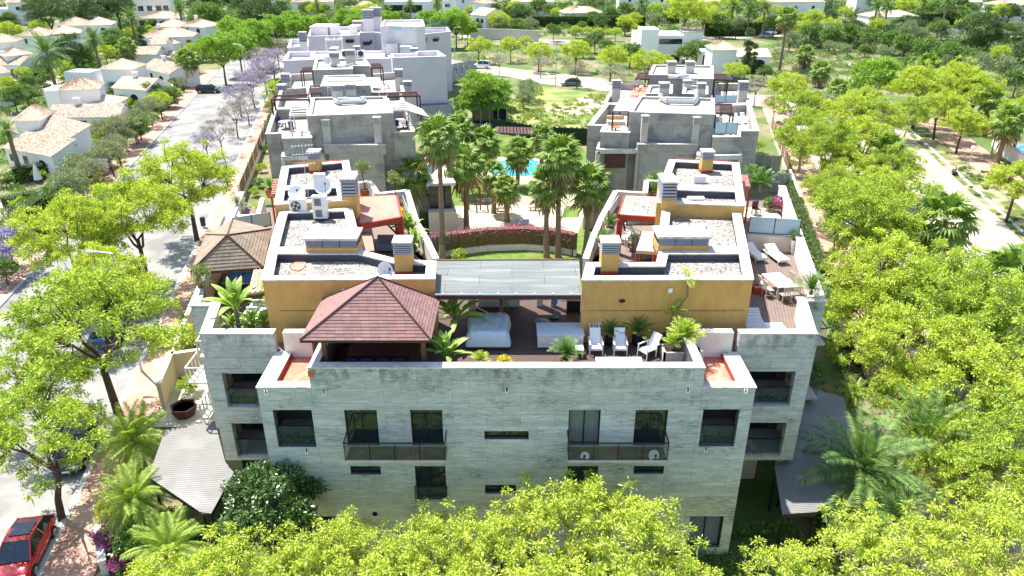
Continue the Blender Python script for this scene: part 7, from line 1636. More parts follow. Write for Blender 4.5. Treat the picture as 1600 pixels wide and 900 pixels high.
# ================================================================ VEGETATION
LM = [(75, 250, 'the nearest white villa'), (130, 190, 'the brown shuttered villa'), (110, 148, 'the long white villa'), (200, 145, 'the arched villa'), (180, 112, 'the hip roofed villa'), (245, 112, 'the low arched villa'), (240, 82, 'the stepped villa'), (260, 60, 'the villa with the small tower'), (280, 45, 'the four windowed villa'), (245, 30, 'the long porch villa'), (130, 42, 'the bright pyramid roofed villa'), (70, 58, 'the twin roofed villa'), (20, 85, 'the left edge villa'), (10, 115, 'the left edge outbuilding'), (235, 5, 'the large top left building'),
      (330, 145, 'the black estate car'), (222, 500, 'the nearest left street lamp'), (360, 390, 'the brown gazebo'), (50, 860, 'the red car'), (290, 740, 'the left entrance canopy'), (290, 630, 'the left patio'), (430, 230, 'the left middle building'), (440, 120, 'the left lavender blocks'), (540, 50, 'the far lavender roofs'), (660, 60, 'the curved lavender building'), (680, 130, 'the blank lavender wall'),
      (805, 265, 'the pool'), (800, 330, 'the courtyard paving'), (765, 190, 'the dark pavilion'), (870, 170, 'the sandy lot'), (892, 130, 'the grey brown car'), (740, 115, 'the grey panel fence'), (790, 62, 'the stone road wall'), (915, 20, 'the three arched villa'), (1035, 65, 'the cubic white villa'), (1160, 90, 'the villa with big arches'), (1070, 115, 'the rear right roof'), (1200, 240, 'the right fence'),
      (636, 10, 'the glass fronted villa'), (745, 25, 'the gabled white villa'), (1270, 500, 'the right parapet corner'), (1290, 680, 'the right entrance canopy'), (1375, 165, 'the shaded dark grey car'), (1508, 240, 'the globe park lamp'), (1322, 110, 'the pale park lamp'), (1575, 245, 'the white panel wall'), (1400, 30, 'the tiled wall house'), (1530, 45, 'the big pine'), (1240, 55, 'the upper right road cars'), (700, 850, 'the stone facade foot'), (1100, 830, 'the curtained ground floor window'), (180, 850, 'the boundary wall')]
AUTO = []
def where(x, y, own=None):
    d = sorted([((x-a)**2+((y-b)*1.6)**2, a, b, n) for a, b, n in LM])[0]; dx, dy = x-d[1], y-d[2]
    w_ = ('right of ' if dx > 0 else 'left of ') if abs(dx) > abs(dy)*1.1 else ('in front of ' if dy > 0 else 'behind ')
    return w_+d[3]
def T_(kd, x, y, r, desc, name='tree', cat='tree', hz=1.0, label=None, z0=0, v=None):
    o = tree(kd, x, y, r, name, label or desc+' '+where(x, y), cat, None, hz, z0, v=v)
    if not label: AUTO.append((o, desc, x, y))
    return o
# --- foreground tipuana row below the facade
for i, (x, y, r) in enumerate(((240, 935, 85), (345, 915, 92), (455, 905, 88), (540, 868, 78), (610, 905, 84), (680, 858, 84), (770, 870, 88), (850, 838, 92), (930, 820, 96), (1000, 855, 98), (1060, 925, 80), (560, 975, 105), (700, 965, 105), (850, 950, 110), (980, 965, 105), (420, 990, 110), (290, 1005, 100), (1120, 975, 80))):
    T_('tipuana_front', x, y, r, 'yellow green tree', 'tipuana_tree')
T_('magnolia', 430, 800, 88, '', 'magnolia_tree', label='dark glossy magnolia with white flowers left of the facade foot')
# --- left street trees
for (x, y, r, kd, s) in ((150, 515, 128, 'tipuana_open', 'widest yellow green tree on the left, with dark forked limbs showing'), (290, 285, 72, 'tipuana', 'yellow green tree in front of the brown gazebo, its dark trunk on the left pavement'), (110, 372, 82, 'tipuana', 'yellow green tree at the left edge above the widest one'), (208, 345, 84, 'tipuana', 'yellow green tree between the lamp post and the left street'),
                       (55, 690, 110, 'tipuana_open', 'thin crowned tree above the red car with bare limbs showing'), (60, 590, 80, 'tipuana_open', 'sparse yellow green tree at the left edge below the widest one'), (160, 440, 70, 'tipuana', 'dense yellow green crown just below the nearest left street lamp')):
    T_(kd, x, y, r, '', 'tipuana_tree', label=s)
for (x, y, r, kd, d_, n_) in ((366, 178, 30, 'bare_tree', 'nearly bare grey tree', 'street_tree'), (342, 206, 30, 'bare_tree', 'nearly bare grey tree', 'street_tree'), (320, 222, 26, 'jacaranda', 'violet flowering tree', 'jacaranda_tree'), (372, 148, 26, 'jacaranda', 'violet flowering tree', 'jacaranda_tree'), (392, 128, 30, 'jacaranda', 'violet flowering tree', 'jacaranda_tree'), (412, 108, 30, 'jacaranda', 'violet flowering tree', 'jacaranda_tree'), (425, 92, 26, 'jacaranda', 'violet flowering tree', 'jacaranda_tree'), (432, 76, 24, 'bare_tree', 'grey thin tree', 'street_tree'), (400, 92, 24, 'bare_tree', 'grey thin tree', 'street_tree'), (385, 165, 24, 'bare_tree', 'grey thin tree', 'street_tree'),
        (432, 132, 14, 'green_tree', 'small green tree', 'garden_tree'), (424, 165, 12, 'lime_shrub', 'bright leafy shrub', 'shrub'), (160, 205, 26, 'dusty_tree', 'dusty green tree', 'street_tree'), (190, 200, 30, 'dusty_tree', 'dusty green tree', 'street_tree'), (214, 188, 26, 'dusty_tree', 'dusty green tree', 'street_tree'), (232, 168, 24, 'dusty_tree', 'dusty green tree', 'street_tree'), (170, 240, 30, 'dusty_tree', 'dusty green tree', 'street_tree'), (125, 262, 30, 'grey_shrub', 'rounded grey green bush', 'shrub'),
        (110, 292, 38, 'olive_tree', 'grey green olive like tree', 'olive_tree'), (70, 395, 0, '', '', ''), (148, 262, 24, 'jacaranda', 'grey violet bush', 'shrub'), (90, 180, 0, '', '', ''), (262, 148, 18, 'green_tree', 'bushy green tree', 'garden_tree'), (248, 158, 20, 'lime_tree', 'bushy light green tree', 'garden_tree'), (238, 142, 20, 'green_tree', 'bushy green tree', 'garden_tree'), (225, 130, 9, 'yellow_shrub', 'small yellow topped shrub', 'shrub'), (285, 108, 18, 'dusty_tree', 'dusty green tree', 'street_tree'), (300, 96, 16, 'green_tree', 'bushy green tree', 'garden_tree'), (280, 92, 16, 'dusty_tree', 'olive green tree', 'garden_tree'), (150, 262, 16, 'lime_shrub', 'bright leafy shrub', 'shrub')):
    if r: T_(kd, x, y, r, d_, n_, 'shrub' if n_ == 'shrub' else 'tree')
# --- plane trees in the middle distance
for (x, y, r) in ((345, 80, 36), (372, 72, 32), (318, 72, 16), (398, 58, 34), (430, 42, 24), (362, 48, 26), (470, 44, 26), (497, 42, 24), (455, 34, 22), (562, 40, 24), (588, 36, 20), (540, 30, 20), (612, 30, 16), (690, 40, 24), (712, 36, 26), (730, 44, 18), (668, 32, 20)): T_('plane_tree', x, y, r, 'dense bright green plane tree', 'plane_tree')
# --- villa gardens
for (x, y, r, kd, d_) in ((112, 78, 34, 'pine', 'dark bushy tree'), (128, 92, 24, 'green_tree', 'dark green tree'), (178, 62, 22, 'green_tree', 'rounded green tree'), (164, 82, 16, 'lime_tree', 'light green tree'), (96, 60, 16, 'green_tree', 'round green tree'), (62, 40, 14, 'lime_tree', 'light green round tree'), (16, 48, 18, 'lime_tree', 'light green tree'), (5, 66, 16, 'lime_tree', 'light green tree'), (325, 26, 28, 'green_tree', 'broad dark umbrella tree'), (312, 30, 20, 'green_tree', 'broad dark umbrella tree'), (340, 30, 20, 'green_tree', 'broad dark umbrella tree'),
        (20, 150, 22, 'green_tree', 'leafy green tree'), (40, 146, 18, 'green_tree', 'leafy green tree'), (8, 132, 16, 'lime_tree', 'leafy light green tree'), (100, 118, 14, 'lime_shrub', 'light green bush'), (112, 108, 14, 'lime_shrub', 'light green bush'), (128, 112, 14, 'shrub', 'green bush'), (146, 100, 12, 'shrub', 'green bush'), (172, 150, 10, 'shrub', 'green bush'), (186, 158, 12, 'shrub', 'green bush'), (200, 160, 10, 'lime_shrub', 'light green bush'), (215, 156, 10, 'shrub', 'green bush'), (168, 190, 12, 'lime_shrub', 'light green bush'), (150, 212, 14, 'lime_shrub', 'light green bush'), (128, 212, 12, 'shrub', 'reddish green bush'), (140, 232, 18, 'lime_shrub', 'light green bush'), (116, 240, 12, 'yellow_shrub', 'yellowish bush'), (74, 262, 14, 'yellow_shrub', 'ochre green bush'),
        (30, 272, 14, 'shrub', 'green bush'), (8, 280, 14, 'shrub', 'green bush'), (60, 272, 12, 'lime_shrub', 'light green bush'), (12, 340, 22, 'grey_shrub', 'pale flowering bush'), (35, 322, 18, 'lime_shrub', 'leafy bush'), (50, 330, 16, 'shrub', 'leafy bush'), (14, 385, 54, 'violet_shrub', 'violet flowering bush'), (5, 420, 26, 'green_tree', 'green bushy tree'), (95, 285, 22, 'grey_shrub', 'grey green bush'), (160, 172, 10, 'shrub', 'green bush'), (60, 128, 10, 'shrub', 'clipped green bush'), (52, 140, 12, 'grey_shrub', 'grey green bush'), (222, 70, 6, 'cypress', 'small dark conifer'), (218, 48, 10, 'shrub', 'green bush'), (230, 46, 10, 'lime_shrub', 'light green bush'), (255, 36, 10, 'shrub', 'green bush'), (205, 52, 12, 'lime_tree', 'light green tree'), (205, 90, 12, 'green_tree', 'green tree'), (212, 100, 10, 'lime_shrub', 'light green bush'), (195, 92, 14, 'green_tree', 'green tree'), (280, 100, 14, 'green_tree', 'green tree'), (300, 78, 14, 'lime_tree', 'light green tree'), (298, 62, 12, 'green_tree', 'green tree')):
    T_(kd, x, y, r, d_, 'garden_tree' if kd.endswith('tree') or kd in ('pine', 'cypress') else 'shrub', 'tree' if kd.endswith('tree') or kd in ('pine', 'cypress') else 'shrub')
for (x, y, r) in ((75, 22, 36), (95, 12, 30), (125, 18, 34), (155, 10, 34), (182, 14, 30), (150, 30, 26), (60, 10, 28), (195, 4, 26), (405, 22, 34), (425, 14, 30), (385, 8, 26), (440, 26, 22), (415, 38, 24), (1532, 48, 36), (1546, 60, 26), (1520, 66, 22), (1592, 62, 30), (1610, 80, 28)): T_('pine', x, y, r, 'dark green pine', 'pine_tree')
# --- centre and park
for (x, y, r, kd, d_) in ((752, 140, 36, 'plane_tree', 'bushy bright green tree'), (738, 158, 26, 'plane_tree', 'bushy bright green tree'), (772, 158, 26, 'plane_tree', 'bushy bright green tree'), (780, 140, 22, 'plane_tree', 'bushy bright green tree'), (826, 138, 22, 'olive_tree', 'grey green willowy tree'), (818, 152, 18, 'olive_tree', 'grey green willowy tree'), (722, 165, 18, 'green_tree', 'green tree'), (748, 72, 20, 'lime_tree', 'yellow green street tree'), (798, 72, 18, 'lime_tree', 'yellow green street tree'), (842, 82, 22, 'lime_tree', 'yellow green street tree'), (822, 66, 12, 'lime_tree', 'yellow green street tree'), (900, 80, 24, 'lime_tree', 'yellow green street tree'), (955, 92, 26, 'lime_tree', 'yellow green street tree'), (1010, 98, 28, 'lime_tree', 'yellow green street tree'), (1040, 100, 18, 'lime_tree', 'yellow green street tree'), (1148, 112, 20, 'lime_tree', 'yellow green street tree'), (845, 100, 16, 'bare_tree', 'thin grey tree'), (902, 112, 20, 'bare_tree', 'thin grey tree'), (960, 118, 22, 'bare_tree', 'grey olive tree'), (780, 96, 16, 'bare_tree', 'thin grey tree'), (728, 98, 16, 'bare_tree', 'thin grey tree'),
        (930, 62, 18, 'green_tree', 'green tree'), (912, 72, 16, 'green_tree', 'green tree'), (985, 82, 20, 'green_tree', 'green tree'), (1075, 82, 20, 'green_tree', 'rounded green tree'), (1090, 75, 16, 'green_tree', 'rounded green tree'), (948, 72, 14, 'green_tree', 'green tree'), (865, 48, 14, 'green_tree', 'round orchard tree'), (900, 47, 9, 'lime_tree', 'round orchard tree'), (918, 47, 8, 'lime_tree', 'round orchard tree'), (934, 49, 8, 'lime_tree', 'round orchard tree'), (962, 50, 10, 'lime_tree', 'round orchard tree'), (978, 47, 8, 'green_tree', 'round orchard tree'), (993, 44, 9, 'lime_tree', 'round orchard tree'), (950, 50, 7, 'lime_tree', 'round orchard tree'), (1072, 16, 34, 'lime_tree', 'big yellow green tree'), (1100, 24, 24, 'lime_tree', 'big yellow green tree'), (1050, 22, 18, 'green_tree', 'green tree'), (955, 22, 16, 'green_tree', 'green tree'), (985, 24, 8, 'bougainvillea', 'magenta flowering shrub'), (1125, 30, 12, 'green_tree', 'green tree'), (1168, 86, 9, 'cypress', 'tall dark cypress'), (1178, 96, 6, 'cypress', 'slim dark cypress'), (1182, 136, 22, 'bare_tree', 'grey thin tree'), (1195, 112, 14, 'green_tree', 'green tree'), (1030, 90, 8, 'shrub', 'green bush'),
        (815, 20, 20, 'green_tree', 'green garden tree'), (840, 10, 16, 'green_tree', 'green garden tree'), (870, 20, 10, 'lime_tree', 'light green garden tree'), (785, 25, 16, 'green_tree', 'green garden tree'), (805, 40, 12, 'green_tree', 'green garden tree'), (790, 45, 9, 'lime_tree', 'light green garden tree'), (765, 48, 8, 'yellow_shrub', 'yellow green bush'), (580, 12, 14, 'green_tree', 'green garden tree'), (510, 18, 14, 'green_tree', 'green garden tree'), (600, 14, 16, 'olive_tree', 'grey green tree'), (480, 14, 16, 'green_tree', 'green garden tree'), (628, 28, 14, 'green_tree', 'green garden tree')):
    T_(kd, x, y, r, d_, 'tree' if kd.endswith('tree') or kd == 'cypress' else 'shrub', 'tree' if kd.endswith('tree') or kd == 'cypress' else 'shrub')
# --- right upper scrubland
for (x, y, r, kd, d_) in ((1235, 62, 18, 'olive_tree', 'grey green bush tree'), (1268, 50, 20, 'green_tree', 'dark green bushy tree'), (1300, 56, 20, 'green_tree', 'dark green bushy tree'), (1330, 52, 20, 'green_tree', 'dark green bushy tree'), (1360, 58, 20, 'green_tree', 'dark green bushy tree'), (1390, 62, 20, 'green_tree', 'dark green bushy tree'), (1418, 46, 20, 'olive_tree', 'grey green bush tree'), (1440, 52, 14, 'olive_tree', 'grey green bush tree'), (1415, 70, 22, 'green_tree', 'dark green bushy tree'), (1448, 76, 22, 'green_tree', 'dark green bushy tree'), (1480, 84, 24, 'green_tree', 'dark green bushy tree'), (1510, 90, 22, 'green_tree', 'dark green bushy tree'), (1296, 72, 12, 'olive_tree', 'grey green bush tree'), (1325, 78, 12, 'olive_tree', 'grey green bush tree'), (1380, 82, 16, 'olive_tree', 'grey green bush tree'), (1352, 78, 12, 'green_tree', 'green bush tree'), (1475, 96, 18, 'olive_tree', 'grey green bush tree'), (1530, 102, 28, 'olive_tree', 'grey green bush tree'), (1575, 106, 26, 'olive_tree', 'grey green bush tree'), (1595, 84, 20, 'olive_tree', 'grey green bush tree'), (1565, 84, 16, 'lime_tree', 'yellow green bush tree'), (1590, 125, 24, 'green_tree', 'green bush tree'), (1420, 98, 12, 'green_tree', 'green bush tree'),
        (1370, 122, 42, 'plane_tree', 'broad green tree'), (1440, 138, 46, 'tipuana', 'yellow lime tree'), (1490, 130, 44, 'tipuana', 'yellow lime tree'), (1525, 148, 40, 'tipuana', 'yellow lime tree'), (1470, 170, 36, 'tipuana', 'yellow lime tree'), (1505, 195, 34, 'tipuana', 'yellow lime tree'), (1230, 135, 30, 'lime_tree', 'yellow lime tree'), (1246, 168, 40, 'tipuana_open', 'pale lime tree'), (1285, 172, 38, 'dusty_tree', 'pale grey green tree'), (1320, 182, 44, 'lime_tree', 'green roadside tree'), (1258, 212, 44, 'tipuana_soft', 'pale lime tree'), (1372, 190, 42, 'tipuana_soft', 'soft green tree'), (1398, 262, 40, 'tipuana_soft', 'soft green tree'), (1300, 300, 46, 'tipuana_soft', 'soft green tree'), (1375, 300, 46, 'tipuana', 'bright lime tree'), (1310, 350, 40, 'dusty_tree', 'pale grey green tree'), (1340, 390, 46, 'tipuana_open', 'thin crowned tree with twigs showing'), (1212, 165, 22, 'dusty_tree', 'pale grey green tree'), (1350, 160, 30, 'tipuana', 'yellow lime tree'), (1420, 180, 30, 'tipuana_soft', 'soft green tree'), (1560, 205, 28, 'tipuana_soft', 'soft green tree'), (1296, 232, 52, 'tipuana_soft', 'bright lime tree'), (1352, 222, 50, 'tipuana', 'bright lime tree'), (1325, 262, 40, 'tipuana', 'bright lime tree'), (1348, 340, 78, 'tipuana_open', 'thin crowned tree with twigs showing'), (1412, 325, 76, 'tipuana_open', 'thin crowned tree with twigs showing'), (1390, 372, 60, 'tipuana_open', 'thin crowned tree with twigs showing'), (1590, 288, 46, 'tipuana', 'yellow green tree'), (1600, 180, 40, 'tipuana', 'yellow green tree'),
        (1385, 442, 92, 'tipuana', 'large bright lime tree'), (1470, 470, 96, 'tipuana_soft', 'large soft green tree'), (1358, 492, 66, 'tipuana', 'large bright lime tree'), (1430, 548, 96, 'tipuana', 'large bright lime tree'), (1540, 520, 100, 'tipuana_soft', 'large soft green tree'), (1520, 612, 100, 'tipuana', 'large bright lime tree'), (1610, 590, 90, 'tipuana_soft', 'large soft green tree'), (1335, 545, 45, 'tipuana_open', 'lime tree with pale twigs'), (1480, 720, 70, 'tipuana_soft', 'large soft green tree'), (1600, 430, 60, 'tipuana_open', 'lime tree with pale twigs'), (1430, 640, 70, 'tipuana_open', 'large lime tree with pale twigs'), (1590, 700, 95, 'tipuana_soft', 'large soft green tree'), (1545, 760, 90, 'tipuana_open', 'large lime tree with pale twigs'),
        (1235, 912, 84, 'tipuana_front', 'yellow green tree'), (1345, 885, 98, 'tipuana_front', 'yellow green tree'), (1450, 868, 92, 'tipuana_front', 'yellow green tree'), (1555, 858, 100, 'tipuana_front', 'yellow green tree'), (1400, 965, 100, 'tipuana_front', 'yellow green tree'), (1540, 955, 100, 'tipuana_front', 'yellow green tree'), (1270, 985, 95, 'tipuana_front', 'yellow green tree'), (1640, 800, 80, 'tipuana_front', 'yellow green tree'), (1148, 822, 17, 'shrub', 'round dark clipped bush'), (1316, 560, 18, 'shrub', 'green bush'), (1322, 600, 22, 'grey_shrub', 'spiky grey green bush'), (1302, 540, 14, 'shrub', 'green bush'), (1290, 420, 13, 'bougainvillea', 'magenta bush'), (1296, 400, 10, 'shrub', 'green bush')):
    c_ = 'shrub' if ('shrub' in kd or kd == 'bougainvillea') else 'tree'; T_(kd, x, y, r, d_, 'lime_tree' if 'lime' in d_ or 'yellow' in d_ else c_, c_)
rt = random.Random(3)
for i in range(150):
    x = rt.uniform(420, 1640); y = rt.uniform(2, 46)
    if 590 < x < 680 and y > 4: continue
    kd = rt.choice(['green_tree', 'green_tree', 'lime_tree', 'olive_tree', 'pine', 'lime_tree'])
    T_(kd, x, y, rt.uniform(9, 19), {'green_tree': 'green tree', 'lime_tree': 'light green tree', 'olive_tree': 'grey green tree', 'pine': 'dark pine'}[kd], 'garden_tree')
for i in range(46):
    x = rt.uniform(0, 330); y = rt.uniform(2, 150)
    kd = rt.choice(['green_tree', 'lime_tree', 'olive_tree', 'green_tree'])
    if x > 215 and y > 110: continue
    T_(kd, x, y, rt.uniform(8, 15)*(.7+y/250), {'green_tree': 'green tree', 'lime_tree': 'light green tree', 'olive_tree': 'grey green tree'}[kd], 'garden_tree')
for i in range(26):
    y = 305-i*7.6+rt.uniform(-3, 3); x = LL(-48-rt.uniform(0, 50), 450, y)[0]; kd = rt.choice(['dusty_tree', 'green_tree', 'lime_shrub', 'olive_tree', 'shrub', 'dusty_tree'])
    c_ = 'shrub' if 'shrub' in kd else 'tree'; T_(kd, x, y, (11+(y-100)*.085)*rt.uniform(.8, 1.25), {'dusty_tree': 'dusty green tree', 'green_tree': 'leafy green tree', 'lime_shrub': 'light green bush', 'olive_tree': 'grey green tree', 'shrub': 'dark green bush'}[kd], c_, c_)
for (x, y, r, kd) in ((1186, 226, 11, 'lime_tree'), (1191, 246, 12, 'green_tree'), (1184, 262, 10, 'lime_shrub'), (1196, 262, 9, 'shrub'), (412, 232, 9, 'shrub'), (408, 262, 9, 'lime_shrub'), (404, 285, 10, 'shrub'), (398, 300, 9, 'lime_shrub'), (420, 190, 8, 'shrub'), (640, 400, 9, 'lime_shrub'), (716, 398, 12, 'lime_shrub')):
    c_ = 'shrub' if 'shrub' in kd else 'tree'; T_(kd, x, y, r, {'lime_tree': 'light green tree', 'green_tree': 'leafy green tree', 'lime_shrub': 'light green bush', 'shrub': 'dark green bush'}[kd], c_, c_)
# bottom left planting
T_('bougainvillea', 178, 838, 34, '', 'bougainvillea', 'shrub', label='magenta bougainvillea at the bottom left between palms and pavement'); T_('bougainvillea', 184, 880, 20, '', 'bougainvillea', 'shrub', label='lower small bougainvillea by the boundary wall')
T_('yellow_shrub', 164, 796, 18, '', 'yellow_shrub', 'shrub', label='ochre yellow bush left of the lower left palms'); T_('lime_shrub', 262, 812, 26, '', 'shrub', 'shrub', label='green shrub beneath the left entrance canopy edge'); T_('shrub', 215, 838, 40, '', 'shrub', 'shrub', label='dark shrub between the lower left palms'); T_('shrub', 280, 848, 34, '', 'shrub', 'shrub', label='dark shrub under the magnolia'); T_('lime_shrub', 300, 528, 24, '', 'shrub', 'shrub', hz=1.3, label='leafy shrub on the upper patio wall left of the building'); T_('lime_shrub', 296, 600, 20, '', 'shrub', 'shrub', label='leafy shrub in the corner of the left patio'); T_('shrub', 292, 500, 12, '', 'shrub', 'shrub', hz=1.4, label='dark clipped bush along the left flank')
# --- palms
palm_h('feather_b', 208, 690, 2.4, 'feathery palm left of the upper canopy corner', rpx=62, n=30, skirt=False, seed=1, tr=.25); palm_h('feather_b', 212, 782, 2.2, 'feathery palm below the upper one at the lower left', rpx=62, n=30, skirt=False, seed=2, tr=.25); palm_h('feather_b', 265, 858, 2.0, 'pale feathery palm at the bottom left', rpx=66, n=26, skirt=False, seed=3, tr=.25)
palm_h('feather', 1345, 738, 3.8, 'large drooping dark green palm at the right foot of the building', rpx=108, n=26, skirt=False, seed=4, tr=.28, lo=-25); palm_h('feather', 1442, 690, 3.4, 'second drooping dark green palm among the right trees', rpx=88, n=24, skirt=False, seed=5, tr=.26, lo=-25); palm_h('feather', 1400, 812, 3.4, 'third drooping dark green palm below the other two', rpx=74, n=20, skirt=False, seed=6, tr=.26, lo=-25)
for i, (xc, yc, xb, yb, r, s) in enumerate(((682, 218, 692, 408, 40, 'tallest fan palm on the left side of the courtyard'), (727, 258, 729, 362, 36, 'fan palm right of the tallest one at the left of the courtyard'), (642, 275, 652, 372, 34, 'fan palm against the inner wall of the left building'), (757, 224, 757, 300, 30, 'fan palm behind the left end of the pool'), (808, 240, 808, 292, 27, 'slim fan palm in front of the pool'),
        (850, 290, 860, 402, 36, 'fan palm at the right end of the flowering hedge, left trunk'), (872, 246, 876, 402, 40, 'tall fan palm right of the pool'), (926, 290, 908, 398, 38, 'fan palm beside the inner wall of the right building'), (769, 274, 773, 333, 24, 'short fan palm between the pool lawn and the paving'), (793, 296, 793, 346, 24, 'short fan palm standing in the middle of the paving'), (716, 206, 716, 300, 30, 'fan palm behind the tallest one near the dark pavilion'))):
    palm_px('fan', xc, yc, xb, yb, s, group='fan palms in the courtyard', rpx=r*1.1, n=25, seed=i, tr=.2)
for i, (xc, yc, h, r, s, kd) in enumerate(((74, 84, 8, 40, 'large date palm among the villas', 'feather'), (147, 62, 8, 22, 'date palm behind the big one', 'feather'), (197, 74, 6, 18, 'small fan palm by the hip roofed villa', 'fan'), (204, 28, 7, 20, 'date palm left of the long porch villa', 'feather'), (281, 14, 7, 18, 'date palm above the four windowed villa', 'feather'), (374, 22, 6, 12, 'date palm beyond the plane trees', 'feather'), (290, 95, 5, 22, 'broad fan palm beside the plane trees', 'fan'), (495, 6, 7, 13, 'date palm above the left far roofs', 'feather'), (530, 18, 6, 13, 'second date palm above the far roofs', 'feather'), (640, 6, 7, 14, 'date palm in front of the glass fronted villa', 'feather'), (682, 4, 6, 10, 'small palm right of the glass fronted villa', 'feather'), (605, 16, 5, 12, 'palm left of the curved lavender building', 'feather'),
        (1003, 8, 7, 18, 'date palm right of the three arched villa', 'feather'), (1145, 10, 8, 17, 'date palm at the upper garden pool, left', 'feather'), (1172, 12, 8, 17, 'date palm at the upper garden pool, middle', 'feather'), (1197, 14, 8, 16, 'date palm at the upper garden pool, right', 'feather'), (1230, 28, 11, 20, 'tall fan palm at the upper right with a green trunk', 'fan'), (1370, 10, 8, 14, 'palm left of the tiled wall house', 'feather'), (1388, 12, 8, 14, 'palm in front of the tiled wall house', 'feather'), (1444, 6, 8, 15, 'palm right of the tiled wall house', 'feather'), (1480, 4, 8, 13, 'palm far right at the top', 'feather'), (1258, 86, 3, 18, 'leftmost fan palm of the right row', 'fan'), (1284, 112, 3, 20, 'second fan palm of the right row', 'fan'), (1310, 142, 3.5, 24, 'third fan palm of the right row', 'fan'), (1448, 102, 4, 22, 'fan palm above the lime trees', 'fan'), (1484, 122, 4, 22, 'fan palm among the lime trees', 'fan'), (1552, 158, 5, 26, 'fan palm at the right edge, upper', 'fan'), (1576, 190, 5.5, 32, 'fan palm at the right edge beside the pool garden', 'fan'), (1384, 238, 5, 36, 'fan palm beside the thin crowned trees', 'fan'), (1478, 348, 6, 58, 'large fan palm over the right street', 'fan'), (1578, 440, 6.5, 66, 'largest fan palm at the right edge', 'fan'), (1428, 100, 3, 12, 'small fan palm beyond the lime trees', 'fan'), (426, 142, 4, 20, 'bright green palm left of the middle building', 'feather_b'), (12, 205, 6, 22, 'dark palm at the left edge beside the nearest villa', 'feather'), (1338, 612, 2.4, 26, 'small spiky palm by the folded parasol', 'feather_b'), (720, 188, 5, 18, 'palm left of the dark pavilion', 'fan'), (846, 214, 6, 24, 'fan palm at the far right of the pool', 'fan'))):
    palm_h(kd, xc, yc, h, s, rpx=r, n=30 if kd == 'feather' else 24, seed=i+20, parts=r > 30, tr=.24, skirt=kd == 'fan', name='date_palm' if kd == 'feather' else 'fan_palm')
for i, (x, y, R, s) in enumerate(((1182, 0, 0, ''),)): pass
# --- hedges: leafy boxes
def hedge(pts, w, h, label, leaf='hedge', z0=0.0, dens=38, flowers=None, name='hedge', L=.12, core='hedgecore'):
    g = [P(x, y, z0) for (x, y) in pts]; r = thing(name, label, 'hedge', tuple(g[0])); C = []; D = []; rg = np.random.default_rng(len(label)); q = MB()
    for a, b in zip(g[:-1], g[1:]):
        d = (b-a); Ln = d.length; d.normalize(); s = Vector((-d.y, d.x, 0)); q.bar(a+Vector((0, 0, h*.46)), b+Vector((0, 0, h*.46)), w*.82, h*.92)
        n = int(min(9000, Ln*(2*h+w)*dens)); u = rg.uniform(0, Ln, n); f = rg.uniform(0, 2*h+w, n)
        top = f > 2*h; side = np.where(f < h, -1., 1.); off = np.where(top, (f-2*h)-w/2, side*w/2); zz = np.where(top, h, np.where(f < h, f, f-h)); zz = zz+np.where(top, rg.normal(size=n)*.04, 0)
        A = np.array(a); C.append(A+np.outer(u, d)+np.outer(off, s)+np.outer(zz, [0, 0, 1])); nn = np.where(top[:, None], [0, 0, 1.], np.outer(side, s)); D.append(nn+np.array([0, 0, .3]))
    q.build('stems', K[core], r); C = np.concatenate(C); C[:, :2] += rg.normal(size=(len(C), 2))*.05; D = np.concatenate(D)
    V, F = leaves_np(C, unit(D), 3, L, L*.3, .8, .2, .3, rg=rg); mi = None; ms = [K[leaf]]
    if flowers: ms.append(K[flowers]); mi = np.repeat(((C[:, 2] > z0+h-.6) & (rg.uniform(size=len(C)) < .85)).astype(int), 3)
    link('foliage', mesh_np('hedge_foliage', V-np.array(ORG[r.name]), F, ms, rg.uniform(0, 1, len(F)), mi), r); return r
K['hedgecore'] = mat('hedge_inner_twigs', (.035, .045, .015), .95, .2, 8); K['twigs'] = mat('brown_twigs', (.16, .10, .05), .95, .25, 8)
hedge([(674, 402), (705, 397), (760, 389), (820, 387), (870, 391), (898, 398)], .9, 2.3, 'flowering hedge with magenta top along the courtyard', 'olivebrown' if 0 else 'sparse', flowers='magenta', dens=34, core='twigs')
